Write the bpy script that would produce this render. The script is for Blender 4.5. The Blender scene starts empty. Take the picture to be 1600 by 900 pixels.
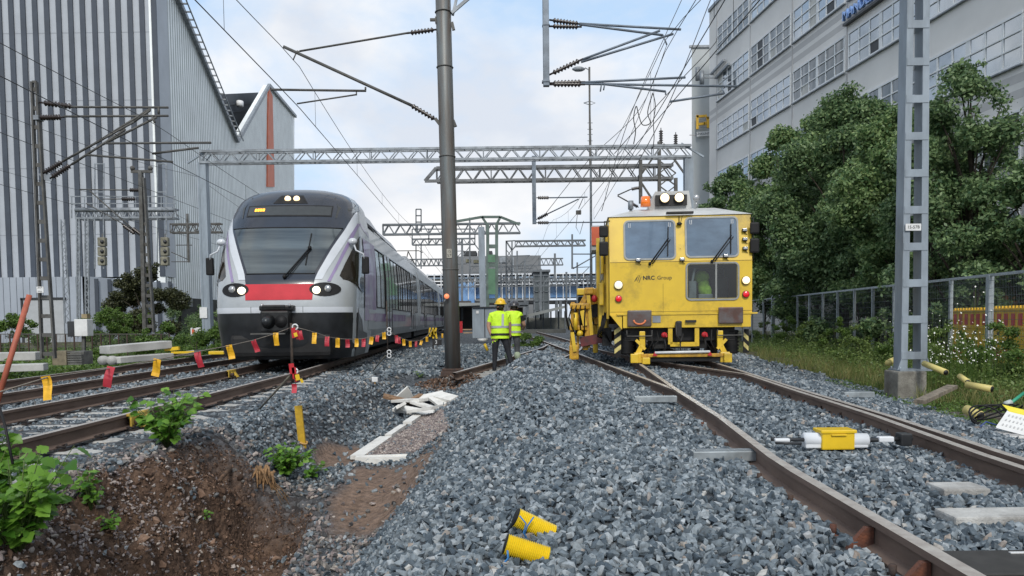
import bpy, bmesh, math, random
import numpy as np
from mathutils import Vector, Matrix, noise
R = math.radians
random.seed(7)
rng = np.random.default_rng(7)
sc = bpy.context.scene
col = sc.collection

# ---------------------------------------------------------------- camera
FPX = 1155.0; HZ = 500.0; CX = 800.0; CAMZ = 0.95
PITCH = R(2.6); ROLL = R(0.7)
Y0 = HZ + FPX * math.tan(PITCH)
_f = Vector((0, math.cos(PITCH), -math.sin(PITCH)))
_u = Vector((0, math.sin(PITCH), math.cos(PITCH)))
_r = Vector((1, 0, 0))
_r2 = _r * math.cos(ROLL) - _u * math.sin(ROLL)
_u2 = _u * math.cos(ROLL) + _r * math.sin(ROLL)
cam_d = bpy.data.cameras.new('camera')
cam = bpy.data.objects.new('camera', cam_d); col.objects.link(cam)
cam.matrix_world = Matrix(((_r2.x, _u2.x, -_f.x, 0), (_r2.y, _u2.y, -_f.y, 0), (_r2.z, _u2.z, -_f.z, CAMZ), (0, 0, 0, 1)))
cam_d.sensor_width = 36; cam_d.lens = 36 * FPX / 1600
cam_d.shift_y = (Y0 - 450) / 1600
cam_d.clip_start = 0.05; cam_d.clip_end = 5000
sc.camera = cam

# ---------------------------------------------------------------- sky and sun
SUN_EL, SUN_AZ = R(40), R(178)      # azimuth: where the light comes from, clockwise from +Y
w = bpy.data.worlds.new('World'); sc.world = w; w.use_nodes = True
nt = w.node_tree; nd = nt.nodes; lk = nt.links; nd.clear()
out = nd.new('ShaderNodeOutputWorld'); bg = nd.new('ShaderNodeBackground'); bg.inputs['Strength'].default_value = 0.10
sky = nd.new('ShaderNodeTexSky'); sky.sky_type = 'NISHITA'; sky.sun_disc = False
sky.sun_elevation = SUN_EL; sky.sun_rotation = SUN_AZ; sky.air_density = 1.0; sky.dust_density = 2.0; sky.ozone_density = 1.5
tc = nd.new('ShaderNodeTexCoord')
mp = nd.new('ShaderNodeMapping'); mp.inputs['Scale'].default_value = (1.0, 1.0, 1.7); mp.inputs['Location'].default_value = (3.42, 0.4, 0.3)
n1 = nd.new('ShaderNodeTexNoise'); n1.inputs['Scale'].default_value = 2.3; n1.inputs['Detail'].default_value = 9; n1.inputs['Roughness'].default_value = .56
n1.inputs['Distortion'].default_value = .25
n2 = nd.new('ShaderNodeTexNoise'); n2.inputs['Scale'].default_value = 4.5; n2.inputs['Detail'].default_value = 6
cr = nd.new('ShaderNodeValToRGB'); cr.color_ramp.elements[0].position = .40; cr.color_ramp.elements[1].position = .55
cc = nd.new('ShaderNodeValToRGB'); e = cc.color_ramp.elements
e[0].position = .38; e[0].color = (5.7, 6.15, 6.9, 1); e[1].position = .64; e[1].color = (8.1, 8.05, 8.0, 1)
mx = nd.new('ShaderNodeMixRGB')
lk.new(tc.outputs['Generated'], mp.inputs['Vector']); lk.new(mp.outputs[0], n1.inputs['Vector']); lk.new(mp.outputs[0], n2.inputs['Vector'])
lk.new(n1.outputs['Fac'], cr.inputs[0]); lk.new(n2.outputs['Fac'], cc.inputs[0])
hz = nd.new('ShaderNodeMixRGB'); hz.inputs[0].default_value = .7; hz.inputs[2].default_value = (5.2, 7.0, 9.2, 1)
lk.new(sky.outputs[0], hz.inputs[1])
lk.new(cr.outputs[0], mx.inputs[0]); lk.new(hz.outputs[0], mx.inputs[1]); lk.new(cc.outputs[0], mx.inputs[2])
lk.new(mx.outputs[0], bg.inputs[0]); lk.new(bg.outputs[0], out.inputs[0])
sd = bpy.data.lights.new('sun', 'SUN'); sd.energy = 1.8; sd.angle = R(14); sd.color = (1, .95, .87)
so = bpy.data.objects.new('sun', sd); col.objects.link(so)
_sv = Vector((math.sin(SUN_AZ) * math.cos(SUN_EL), math.cos(SUN_AZ) * math.cos(SUN_EL), math.sin(SUN_EL)))
so.rotation_euler = _sv.to_track_quat('Z', 'Y').to_euler(); so.location = _sv * 50
vs = sc.view_settings; vs.view_transform = 'Standard'; vs.look = 'None'; vs.exposure = 0.37; vs.gamma = 1; vs.use_curve_mapping = False
sc.cycles.max_bounces = 6; sc.cycles.diffuse_bounces = 3; sc.cycles.glossy_bounces = 3; sc.cycles.transparent_max_bounces = 12
sc.cycles.transmission_bounces = 4
sc.cycles.use_denoising = True

# ---------------------------------------------------------------- pixel helpers (pixels of the 1600 x 900 photograph)
def P(px, py, Y):
    d = _f * FPX + _r2 * (px - CX) + _u2 * (Y0 - py)
    k = Y / d.y
    return Vector((d.x * k, Y, CAMZ + d.z * k))
def G(px, py, z=-.2):
    d = _f * FPX + _r2 * (px - CX) + _u2 * (Y0 - py)
    k = (z - CAMZ) / d.z
    return Vector((d.x * k, d.y * k, z))

# ---------------------------------------------------------------- materials
MATS = {}
def mat(name, c, rough=.6, metal=0., var=.15, scale=6., bump=0., bscale=40., c2=None, spec=.5, coat=0., detail=6, stretch=None, grime=0., island=0., emit=None, estr=0., trans=0.):
    if name in MATS: return MATS[name]
    m = bpy.data.materials.new(name); m.use_nodes = True; t = m.node_tree; N = t.nodes; L = t.links
    b = N['Principled BSDF']; b.inputs['Roughness'].default_value = rough; b.inputs['Metallic'].default_value = metal
    b.inputs['Specular IOR Level'].default_value = spec
    b.inputs['Coat Weight'].default_value = coat; b.inputs['Coat Roughness'].default_value = .05
    c = tuple(c) + (1,)
    c2 = (tuple(c2) + (1,)) if c2 else tuple(min(1, x * (1 - 2 * var)) for x in c[:3]) + (1,)
    tcn = N.new('ShaderNodeTexCoord'); vec = tcn.outputs['Object']
    if stretch:
        mpn = N.new('ShaderNodeMapping'); mpn.inputs['Scale'].default_value = stretch; L.new(vec, mpn.inputs[0]); vec = mpn.outputs[0]
    colr = None
    if var > 0 or island > 0:
        nz = N.new('ShaderNodeTexNoise'); nz.inputs['Scale'].default_value = scale; nz.inputs['Detail'].default_value = detail; nz.inputs['Roughness'].default_value = .62
        L.new(vec, nz.inputs['Vector'])
        rp = N.new('ShaderNodeValToRGB'); rp.color_ramp.elements[0].position = .36; rp.color_ramp.elements[1].position = .64
        rp.color_ramp.elements[0].color = c; rp.color_ramp.elements[1].color = c2
        L.new(nz.outputs['Fac'], rp.inputs[0]); colr = rp.outputs[0]
        if grime > 0:
            n3 = N.new('ShaderNodeTexNoise'); n3.inputs['Scale'].default_value = scale * .35; n3.inputs['Detail'].default_value = 8; n3.inputs['Roughness'].default_value = .7
            L.new(vec, n3.inputs['Vector'])
            r3 = N.new('ShaderNodeValToRGB'); r3.color_ramp.elements[0].position = .5; r3.color_ramp.elements[1].position = .68
            r3.color_ramp.elements[0].color = (0, 0, 0, 1); r3.color_ramp.elements[1].color = (grime,) * 3 + (1,)
            L.new(n3.outputs['Fac'], r3.inputs[0])
            m3 = N.new('ShaderNodeMixRGB'); m3.inputs[2].default_value = (.05, .04, .032, 1)
            L.new(r3.outputs[0], m3.inputs[0]); L.new(colr, m3.inputs[1]); colr = m3.outputs[0]
        if island > 0:
            g = N.new('ShaderNodeNewGeometry'); mr = N.new('ShaderNodeMapRange')
            mr.inputs['To Min'].default_value = 1 - island; mr.inputs['To Max'].default_value = 1 + island
            L.new(g.outputs['Random Per Island'], mr.inputs['Value'])
            hs = N.new('ShaderNodeHueSaturation'); L.new(mr.outputs[0], hs.inputs['Value']); L.new(colr, hs.inputs['Color']); colr = hs.outputs[0]
        L.new(colr, b.inputs['Base Color'])
    else:
        b.inputs['Base Color'].default_value = c
    if bump > 0:
        nb = N.new('ShaderNodeTexNoise'); nb.inputs['Scale'].default_value = bscale; nb.inputs['Detail'].default_value = 5
        L.new(vec, nb.inputs['Vector'])
        bp = N.new('ShaderNodeBump'); bp.inputs['Strength'].default_value = bump; bp.inputs['Distance'].default_value = .02
        L.new(nb.outputs['Fac'], bp.inputs['Height']); L.new(bp.outputs[0], b.inputs['Normal'])
    if emit:
        b.inputs['Emission Color'].default_value = tuple(emit) + (1,); b.inputs['Emission Strength'].default_value = estr
    if trans > 0:
        b.inputs['Transmission Weight'].default_value = trans
    MATS[name] = m
    return m

def leaf_mat(name, c, c2, tr=.35, rough=.45):
    if name in MATS: return MATS[name]
    m = bpy.data.materials.new(name); m.use_nodes = True; t = m.node_tree; N = t.nodes; L = t.links
    b = N['Principled BSDF']; b.inputs['Roughness'].default_value = rough; b.inputs['Specular IOR Level'].default_value = .35
    g = N.new('ShaderNodeNewGeometry'); rp = N.new('ShaderNodeValToRGB')
    rp.color_ramp.elements[0].color = tuple(c) + (1,); rp.color_ramp.elements[1].color = tuple(c2) + (1,)
    L.new(g.outputs['Random Per Island'], rp.inputs[0]); L.new(rp.outputs[0], b.inputs['Base Color'])
    tl = N.new('ShaderNodeBsdfTranslucent'); L.new(rp.outputs[0], tl.inputs[0])
    mxs = N.new('ShaderNodeMixShader'); mxs.inputs[0].default_value = tr
    L.new(b.outputs[0], mxs.inputs[1]); L.new(tl.outputs[0], mxs.inputs[2])
    L.new(mxs.outputs[0], N['Material Output'].inputs[0])
    MATS[name] = m
    return m

STEEL = mat('galvanised_steel', (.30, .33, .36), .5, .35, .22, 3, grime=.25)
STEELD = mat('weathered_mast_steel', (.13, .13, .125), .65, .3, .3, 4, c2=(.07, .068, .062), grime=.5)
GREYP = mat('grey_mast_paint', (.30, .35, .40), .5, .2, .15, 3, grime=.35, stretch=(1, 1, .3))
FARST = mat('far_steel', (.17, .19, .21), .6, .2, .2, 1)
BLACK = mat('black_rubber', (.012, .012, .013), .6, 0, .2, 10, spec=.3)
DARK = mat('dark_grey_paint', (.035, .038, .042), .45, 0, .25, 3, grime=.2)
CONC = mat('pale_concrete', (.40, .40, .38), .9, 0, .18, 5, bump=.3, bscale=60, grime=.5)
WHITE = mat('white_paint', (.72, .73, .73), .5, 0, .08, 4, grime=.12)
YEL = mat('machine_yellow', (.72, .49, .03), .38, 0, .10, 2.5, c2=(.66, .44, .03), coat=.2, grime=.55)
YELD = mat('greasy_yellow', (.62, .36, .02), .5, 0, .3, 9, c2=(.42, .22, .02), grime=.7)
YELP = mat('yellow_plastic', (.78, .52, .02), .35, 0, .08, 5, coat=.2)
REDP = mat('red_plastic', (.50, .02, .03), .4, 0, .12, 5)
RUST = mat('rust_brown', (.085, .05, .036), .8, .1, .3, 14, c2=(.05, .035, .03), bump=.3, bscale=90)
RUSTR = mat('red_rust', (.16, .055, .028), .85, 0, .3, 20, c2=(.08, .035, .025), bump=.3, bscale=90)
INS = mat('brown_insulator', (.03, .022, .02), .3, 0, .1, 5, spec=.6)
WIRE = mat('wire_metal', (.05, .05, .05), .5, .5, 0)
GLASSD = mat('dark_glass', (.012, .016, .02), .04, 0, 0, spec=1.0, coat=1.0)
BARK = mat('bark', (.07, .055, .04), .9, 0, .3, 8, bump=.5, bscale=20)

# ---------------------------------------------------------------- objects
ORG = {}
def tag(o, label=None, cat=None, group=None, kind=None):
    if label: o['label'] = label
    if cat: o['category'] = cat
    if group: o['group'] = group
    if kind: o['kind'] = kind
    return o
def thing(name, label, cat, loc=(0, 0, 0), rz=0, group=None, local=False):
    o = bpy.data.objects.new(name, None); col.objects.link(o); o.location = loc; o.rotation_euler = (0, 0, rz)
    o.empty_display_size = .2
    ORG[o.name] = Vector((0, 0, 0)) if local else Vector(loc)
    return tag(o, label, cat, group)
def org(o):
    while o.parent: o = o.parent
    return ORG.get(o.name, Vector((0, 0, 0)))
def link_mesh(name, me, parent=None, loc=None):
    o = bpy.data.objects.new(name, me); col.objects.link(o)
    if parent: o.parent = parent
    if loc is not None: o.location = loc
    return o
class MB:
    def __init__(s): s.v = []; s.f = []; s.m = []; s.sm = []; s.cm = 0
    def add(s, vs, fs, smooth=False):
        n = len(s.v); s.v += [tuple(v) for v in vs]
        for f in fs: s.f.append([i + n for i in f]); s.m.append(s.cm); s.sm.append(smooth)
        return s
    def box(s, c, d, rot=None, bev=0):
        c = Vector(c); hx, hy, hz_ = d[0] / 2, d[1] / 2, d[2] / 2
        if bev > 0:
            b = min(bev, hx * .9, hy * .9, hz_ * .9); pts = []
            bm = bmesh.new(); bmesh.ops.create_cube(bm, size=1)
            for v in bm.verts: v.co = Vector((v.co.x * d[0], v.co.y * d[1], v.co.z * d[2]))
            bmesh.ops.bevel(bm, geom=list(bm.edges), offset=b, segments=2, affect='EDGES', profile=.6)
            bm.verts.index_update()
            vs = [v.co.copy() for v in bm.verts]; fs = [[v.index for v in f.verts] for f in bm.faces]; bm.free()
        else:
            vs = [Vector((x, y, z)) for x in (-hx, hx) for y in (-hy, hy) for z in (-hz_, hz_)]
            fs = [(0, 1, 3, 2), (4, 6, 7, 5), (0, 4, 5, 1), (2, 3, 7, 6), (0, 2, 6, 4), (1, 5, 7, 3)]
        if rot is not None:
            rot = rot if isinstance(rot, Matrix) else Matrix.Rotation(rot, 3, 'Z')
            vs = [rot @ v for v in vs]
        return s.add([c + v for v in vs], fs)
    def bar(s, a, b, w_, h=None, up=(0, 0, 1)):
        a, b = Vector(a), Vector(b); h = h or w_; d = (b - a)
        if d.length < 1e-6: return s
        d.normalize(); up = Vector(up)
        if abs(d.dot(up)) > .95: up = Vector((0, 1, 0))
        x = d.cross(up).normalized() * w_ / 2; y = x.cross(d).normalized() * h / 2
        vs = [p + i * x + j * y for p in (a, b) for i, j in ((-1, -1), (1, -1), (1, 1), (-1, 1))]
        return s.add(vs, [(0, 1, 2, 3), (7, 6, 5, 4), (0, 4, 5, 1), (1, 5, 6, 2), (2, 6, 7, 3), (3, 7, 4, 0)])
    def tube(s, pts, r, n=8, caps=True):
        pts = [Vector(p) for p in pts]; k = len(pts); rr = r if isinstance(r, (list, tuple)) else [r] * k
        rings = []; prev = None
        for i, p in enumerate(pts):
            d = (pts[min(i + 1, k - 1)] - pts[max(i - 1, 0)]).normalized()
            if prev is None:
                up = Vector((0, 0, 1)) if abs(d.z) < .9 else Vector((1, 0, 0))
                x = d.cross(up).normalized()
            else:
                x = (prev - d * prev.dot(d)).normalized()
            prev = x; y = d.cross(x)
            rings += [p + (x * math.cos(t) + y * math.sin(t)) * rr[i] for t in [2 * math.pi * j / n for j in range(n)]]
        fs = [(i * n + j, i * n + (j + 1) % n, (i + 1) * n + (j + 1) % n, (i + 1) * n + j) for i in range(k - 1) for j in range(n)]
        if caps: fs += [tuple(range(n))[::-1], tuple((k - 1) * n + j for j in range(n))]
        return s.add(rings, fs, True)
    def prism(s, poly, z0, z1):      # poly in x,y
        n = len(poly); vs = [(p[0], p[1], z0) for p in poly] + [(p[0], p[1], z1) for p in poly]
        return s.add(vs, [tuple(range(n))[::-1], tuple(range(n, 2 * n))] + [(i, (i + 1) % n, n + (i + 1) % n, n + i) for i in range(n)])
    def slab(s, pts, ext):           # planar polygon extruded along ext
        n = len(pts); pts = [Vector(p) for p in pts]; ext = Vector(ext)
        return s.add(pts + [p + ext for p in pts], [tuple(range(n)), tuple(range(n, 2 * n))[::-1]] + [(i, n + i, n + (i + 1) % n, (i + 1) % n) for i in range(n)])
    def ball(s, c, r, n=10):
        c = Vector(c); r = Vector(r) if not isinstance(r, (int, float)) else Vector((r, r, r)); m_ = n // 2
        vs = [c + Vector((0, 0, r.z))]
        for i in range(1, m_):
            a = math.pi * i / m_
            vs += [c + Vector((r.x * math.sin(a) * math.cos(t), r.y * math.sin(a) * math.sin(t), r.z * math.cos(a))) for t in [2 * math.pi * j / n for j in range(n)]]
        vs.append(c - Vector((0, 0, r.z))); fs = [(0, 1 + j, 1 + (j + 1) % n) for j in range(n)]
        for i in range(m_ - 2):
            fs += [(1 + i * n + j, 1 + (i + 1) * n + j, 1 + (i + 1) * n + (j + 1) % n, 1 + i * n + (j + 1) % n) for j in range(n)]
        b0 = 1 + (m_ - 2) * n; fs += [(len(vs) - 1, b0 + (j + 1) % n, b0 + j) for j in range(n)]
        return s.add(vs, fs, True)
    def build(s, name, mats, parent=None, label=None, loc=None):
        o_ = org(parent) if parent else (Vector(loc) if loc is not None else Vector((0, 0, 0)))
        me = bpy.data.meshes.new(name); me.from_pydata([(v[0] - o_.x, v[1] - o_.y, v[2] - o_.z) for v in s.v], [], s.f)
        ms = mats if isinstance(mats, (list, tuple)) else [mats]
        for m in ms: me.materials.append(m)
        me.polygons.foreach_set('material_index', s.m); me.polygons.foreach_set('use_smooth', s.sm); me.update()
        if parent is None and loc is not None: pass
        o = link_mesh(name, me, parent, loc if parent is None else None)
        if label: o['label'] = label
        return o
def np_mesh(name, V, F, mats, parent=None, smooth=False, midx=None):
    """V (n,3), F (m,k) all same k"""
    me = bpy.data.meshes.new(name); nv, (nf, k) = len(V), F.shape
    me.vertices.add(nv); me.vertices.foreach_set('co', np.asarray(V, dtype=np.float32).ravel())
    me.loops.add(nf * k); me.loops.foreach_set('vertex_index', F.astype(np.int32).ravel())
    me.polygons.add(nf); me.polygons.foreach_set('loop_start', np.arange(0, nf * k, k, dtype=np.int32))
    if midx is not None: me.polygons.foreach_set('material_index', midx.astype(np.int32))
    me.polygons.foreach_set('use_smooth', np.full(nf, smooth))
    me.update(calc_edges=True); me.validate()
    for m in (mats if isinstance(mats, (list, tuple)) else [mats]): me.materials.append(m)
    return link_mesh(name, me, parent)
def text_mesh(name, body, size, mat_, M4, parent, depth=.004, align='CENTER', label=None, bold=0.0):
    c = bpy.data.curves.new('lettering', 'FONT'); c.body = body; c.size = size; c.extrude = depth; c.align_x = align; c.align_y = 'CENTER'; c.offset = bold
    c.resolution_u = 2
    t = bpy.data.objects.new('lettering_tmp', c); col.objects.link(t)
    dg = bpy.context.evaluated_depsgraph_get(); dg.update()
    me = bpy.data.meshes.new_from_object(t.evaluated_get(dg)); bpy.data.objects.remove(t); bpy.data.curves.remove(c)
    o_ = org(parent) if parent else Vector((0, 0, 0))
    me.transform(M4); me.transform(Matrix.Translation(-o_)); me.materials.clear(); me.materials.append(mat_)
    o = link_mesh(name, me, parent)
    if label: o['label'] = label
    return o
def frame(o, x, y):          # matrix from a local plane (x right, y up) to the world
    x = Vector(x).normalized(); y = Vector(y).normalized(); z = x.cross(y).normalized(); y = z.cross(x)
    return Matrix(((x.x, y.x, z.x, o[0]), (x.y, y.y, z.y, o[1]), (x.z, y.z, z.z, o[2]), (0, 0, 0, 1)))
def copy_tree(o, parent=None, names=None):
    c = o.copy(); col.objects.link(c); c.parent = parent
    if parent is None: ORG[c.name] = ORG.get(o.name, Vector((0, 0, 0)))
    for ch in list(o.children): copy_tree(ch, c)
    return c
def insul(mb, a, b, r=.055, n=8, ribs=7):
    a, b = Vector(a), Vector(b); pts = []; rr = []
    for i in range(ribs * 2 + 1):
        t = .12 + .76 * i / (ribs * 2); pts.append(a.lerp(b, t)); rr.append(r if i % 2 else r * .4)
    mb.tube([a, a.lerp(b, .11)] + pts + [a.lerp(b, .89), b], [.02, .02] + rr + [.02, .02], n)
def interp(pts, t):
    if t <= pts[0][0]: return pts[0][1]
    for (a, va), (b, vb) in zip(pts, pts[1:]):
        if t <= b: return va + (vb - va) * (t - a) / (b - a)
    (a, va), (b, vb) = pts[-2:]
    return vb + (vb - va) / (b - a) * (t - b)
def sm(a, b, t):
    t = max(0., min(1., (t - a) / (b - a))); return t * t * (3 - 2 * t)
# ================================================================ GROUND
LTC = [(-5, -4.93), (10, -4.93), (14, -4.95), (17, -5.1), (20, -5.28), (60, -7.1), (120, -9.8)]
FTC = [(-5, -7.95), (10, -8.0), (20, -8.35), (60, -10.2), (120, -12.9)]
RTC = [(-3, 2.3), (2.7, 2.48), (4.8, 2.54), (7, 2.78), (9.7, 2.97), (14.6, 3.40), (30, 4.8), (90, 10.2)]
DTL = [(9.7, 2.2), (15, 2.02), (20.3, 1.87), (27, 1.62), (40, 1.2), (80, 0.0)]
DTR = [(12.5, 3.98), (17.4, 3.1), (23, 2.75), (30, 2.7), (40, 2.55), (80, 1.5)]
WTL = [(14.2, -1.12), (18, -.42), (26.6, 1.1), (32, 1.7)]
WTR = [(19.5, 1.35), (24, 2.2), (28, 2.7)]
DEP = [(-1,-.9),(0, -.9), (3.5, -1.0), (5, -1.15), (7, -1.05), (8, -.82), (11, -.72), (13, -.55), (15.5, -.3), (16.5, -.3)]
RDG = [(-90,0),(0, .0), (3, .02), (5, .10), (8, .27), (11, .45), (12.8, .54), (14.2, .38), (16, .06), (18, 0), (19, 0)]
def mask_dirt(x, y):
    """1 where bare soil shows: the cut face and floor of the pit"""
    e = .28 * noise.noise(Vector((x * 1.1, y * 1.1, 3.3)))
    a = sm(-3.30, -3.05, x + e) * (1 - sm(-2.15, -1.85, x + e * .9)) * (1 - sm(7.0, 7.9, y + e))
    return a
def mask_sand(x, y):
    """pale sandy floor of the ditch"""
    e = .22 * noise.noise(Vector((x * 1.6, y * 1.6, 13.3)))
    b = sm(-2.0, -1.75, x + e) * (1 - sm(-.95, -.7, x + e * .5)) * sm(6.6, 7.2, y + e) * (1 - sm(8.6, 9.0, y))
    c = math.exp(-(((x + 2.2) / .36) ** 2 + ((y - 9.4) / .8) ** 2))
    d = math.exp(-(((x + 1.2) / .25) ** 2 + ((y - 5.6) / .5) ** 2)) * .9
    return max(b, sm(.3, .7, c), sm(.45, .8, d))
def mask_grass(x, y):
    e = .35 * noise.noise(Vector((x * .8, y * .8, 9.3)))
    r = sm(0, .5, x + e * .6 - (interp([(5, 4.95), (7.6, 5.3), (12.6, 6.55), (29, 8.75), (60, 13)], y)))
    l = sm(0, .8, -(x + e) - (9.9 + max(0, y) * .045))
    return max(r, l)
def height(x, y):
    dd = interp(DEP, y)
    ll = interp([(0, -3.35), (7, -3.3), (9, -3.0), (16, -2.6)], y)
    rr = interp([(0, -.45), (6, -.3), (15, -.2)], y)
    t = sm(ll, -2.25, x) * (1 - sm(-1.5, rr, x)) if y < 16 else 0
    z = -.19 * (1 - t) + dd * t
    if y < 7.6 and -3.4 < x < -1.6:
        d = mask_dirt(x, y)
        z += d * (.25 * noise.fractal(Vector((x * 2.1, y * 2.1, 1.7)), .8, 2, 6) - .16 * abs(noise.noise(Vector((x * 3.7, y * 3.7, 6.1)))) - .26 * sm(-2.75, -2.62, x + .35 * noise.noise(Vector((x * .5, y * 1.7, 2)))))
    z += interp(RDG, y) * math.exp(-((x - .45) / (.66 if x < .45 else .85)) ** 2)
    z += .05 * noise.noise(Vector((x * .9, y * .6, .4))) * (1 if -3.5 < x < 1.3 else .25)
    z += .022 * noise.noise(Vector((x * 4, y * 4, 7.))) 
    rc = interp(RTC, y)
    z += .035 * sm(.9, 1.5, x) * (1 - sm(rc + 1.2, rc + 2.0, x))
    if x > rc + 1.35: z -= .34 * sm(rc + 1.35, rc + 3.6, x)
    lc = interp(FTC, y)
    if x < lc - 1.6: z -= .12 * sm(lc - 1.6, lc - 3.5, x) if False else .12 * sm(0, 2, (lc - 1.6) - x)
    if 14 < y < 24 and -2.6 < x < 3: z -= .10 * sm(14, 15.2, y) * (1 - sm(21, 24, y)) * sm(-2.4, -1.4, x) * (1 - sm(.3, 1.5, x))
    if -2.0 < x < -.3 and 13.4 < y < 17.6: z += .16 * math.exp(-(((x + 1.15) / .45) ** 2 + ((y - 15.3) / .8) ** 2))
    return z
def axis(fine0, fine1, step, lo, hi, grow=1.18):
    a = list(np.arange(fine0, fine1 + 1e-6, step)); s_ = step; v = fine1
    while v < hi: s_ *= grow; v += s_; a.append(v)
    s_ = step; v = fine0; b = []
    while v > lo: s_ *= grow; v -= s_; b.append(v)
    return np.array(b[::-1] + a)
xs = axis(-4.2, 6.6, .06, -900, 900); ys = axis(1.6, 18, .06, -60, 1600)
nx, ny = len(xs), len(ys)
GV = np.zeros((nx * ny, 3), np.float32); GA = np.zeros((nx * ny, 4), np.float32); GA[:, 3] = 1
k = 0
for j in range(ny):
    yy = float(ys[j])
    for i in range(nx):
        xx = float(xs[i]); GV[k] = (xx, yy, height(xx, yy))
        GA[k, 0] = mask_dirt(xx, yy) if (-4 < xx < 0 and yy < 12) else 0
        GA[k, 2] = mask_sand(xx, yy) if (-4 < xx < 0 and yy < 12) else 0
        GA[k, 1] = mask_grass(xx, yy); k += 1
ii, jj = np.meshgrid(np.arange(nx - 1), np.arange(ny - 1)); q = (jj * nx + ii).ravel()
GF = np.stack([q, q + 1, q + nx + 1, q + nx], 1)
def ground_mat():
    m = bpy.data.materials.new('gravel_soil_ground'); m.use_nodes = True; t = m.node_tree; N = t.nodes; L = t.links
    b = N['Principled BSDF']; b.inputs['Roughness'].default_value = .9; b.inputs['Specular IOR Level'].default_value = .25
    at = N.new('ShaderNodeAttribute'); at.attribute_name = 'cover'; sp = N.new('ShaderNodeSeparateColor'); L.new(at.outputs['Color'], sp.inputs[0])
    tcn = N.new('ShaderNodeTexCoord')
    vo = N.new('ShaderNodeTexVoronoi'); vo.inputs['Scale'].default_value = 22; L.new(tcn.outputs['Object'], vo.inputs['Vector'])
    rp = N.new('ShaderNodeValToRGB'); E = rp.color_ramp.elements; E[0].color = (.022, .027, .032, 1); E[1].color = (.14, .155, .17, 1)  # gravel colour darkened to put shade into the gaps between stones
    sc1 = N.new('ShaderNodeSeparateColor'); L.new(vo.outputs['Color'], sc1.inputs[0]); L.new(sc1.outputs[0], rp.inputs[0])
    nz = N.new('ShaderNodeTexNoise'); nz.inputs['Scale'].default_value = 9; nz.inputs['Detail'].default_value = 9; nz.inputs['Roughness'].default_value = .7; L.new(tcn.outputs['Object'], nz.inputs['Vector'])
    rd = N.new('ShaderNodeValToRGB'); E = rd.color_ramp.elements; E[0].position = .3; E[0].color = (.03, .019, .013, 1); E[1].position = .72; E[1].color = (.20, .13, .09, 1)
    em = E.new(.5); em.color = (.10, .062, .042, 1)
    L.new(nz.outputs['Fac'], rd.inputs[0])
    n2 = N.new('ShaderNodeTexNoise'); n2.inputs['Scale'].default_value = 1.2; n2.inputs['Detail'].default_value = 10; n2.inputs['Roughness'].default_value = .7; L.new(tcn.outputs['Object'], n2.inputs['Vector'])
    rg = N.new('ShaderNodeValToRGB'); E = rg.color_ramp.elements; E[0].position = .35; E[0].color = (.035, .05, .018, 1); E[1].position = .65; E[1].color = (.13, .105, .06, 1)
    L.new(n2.outputs['Fac'], rg.inputs[0])
    m1 = N.new('ShaderNodeMixRGB'); L.new(sp.outputs[0], m1.inputs[0]); L.new(rp.outputs[0], m1.inputs[1]); L.new(rd.outputs[0], m1.inputs[2])
    ms = N.new('ShaderNodeMixRGB'); rs = N.new('ShaderNodeValToRGB'); E = rs.color_ramp.elements; E[0].position = .3; E[0].color = (.11, .075, .055, 1); E[1].position = .7; E[1].color = (.27, .19, .145, 1); L.new(nz.outputs['Fac'], rs.inputs[0])
    L.new(sp.outputs[2], ms.inputs[0]); L.new(m1.outputs[0], ms.inputs[1]); L.new(rs.outputs[0], ms.inputs[2])
    m2 = N.new('ShaderNodeMixRGB'); L.new(sp.outputs[1], m2.inputs[0]); L.new(ms.outputs[0], m2.inputs[1]); L.new(rg.outputs[0], m2.inputs[2])
    L.new(m2.outputs[0], b.inputs['Base Color'])
    ad = N.new('ShaderNodeMath'); ad.operation = 'MULTIPLY_ADD'; L.new(vo.outputs['Distance'], ad.inputs[0]); ad.inputs[1].default_value = -.7; L.new(nz.outputs['Fac'], ad.inputs[2])
    bp = N.new('ShaderNodeBump'); bp.inputs['Strength'].default_value = .9; bp.inputs['Distance'].default_value = .05
    L.new(ad.outputs[0], bp.inputs['Height']); L.new(bp.outputs[0], b.inputs['Normal'])
    return m
ground = np_mesh('ground', GV, GF, ground_mat(), smooth=True)
ca = ground.data.color_attributes.new('cover', 'FLOAT_COLOR', 'POINT'); ca.data.foreach_set('color', GA.ravel())
tag(ground, kind='structure')

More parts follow.
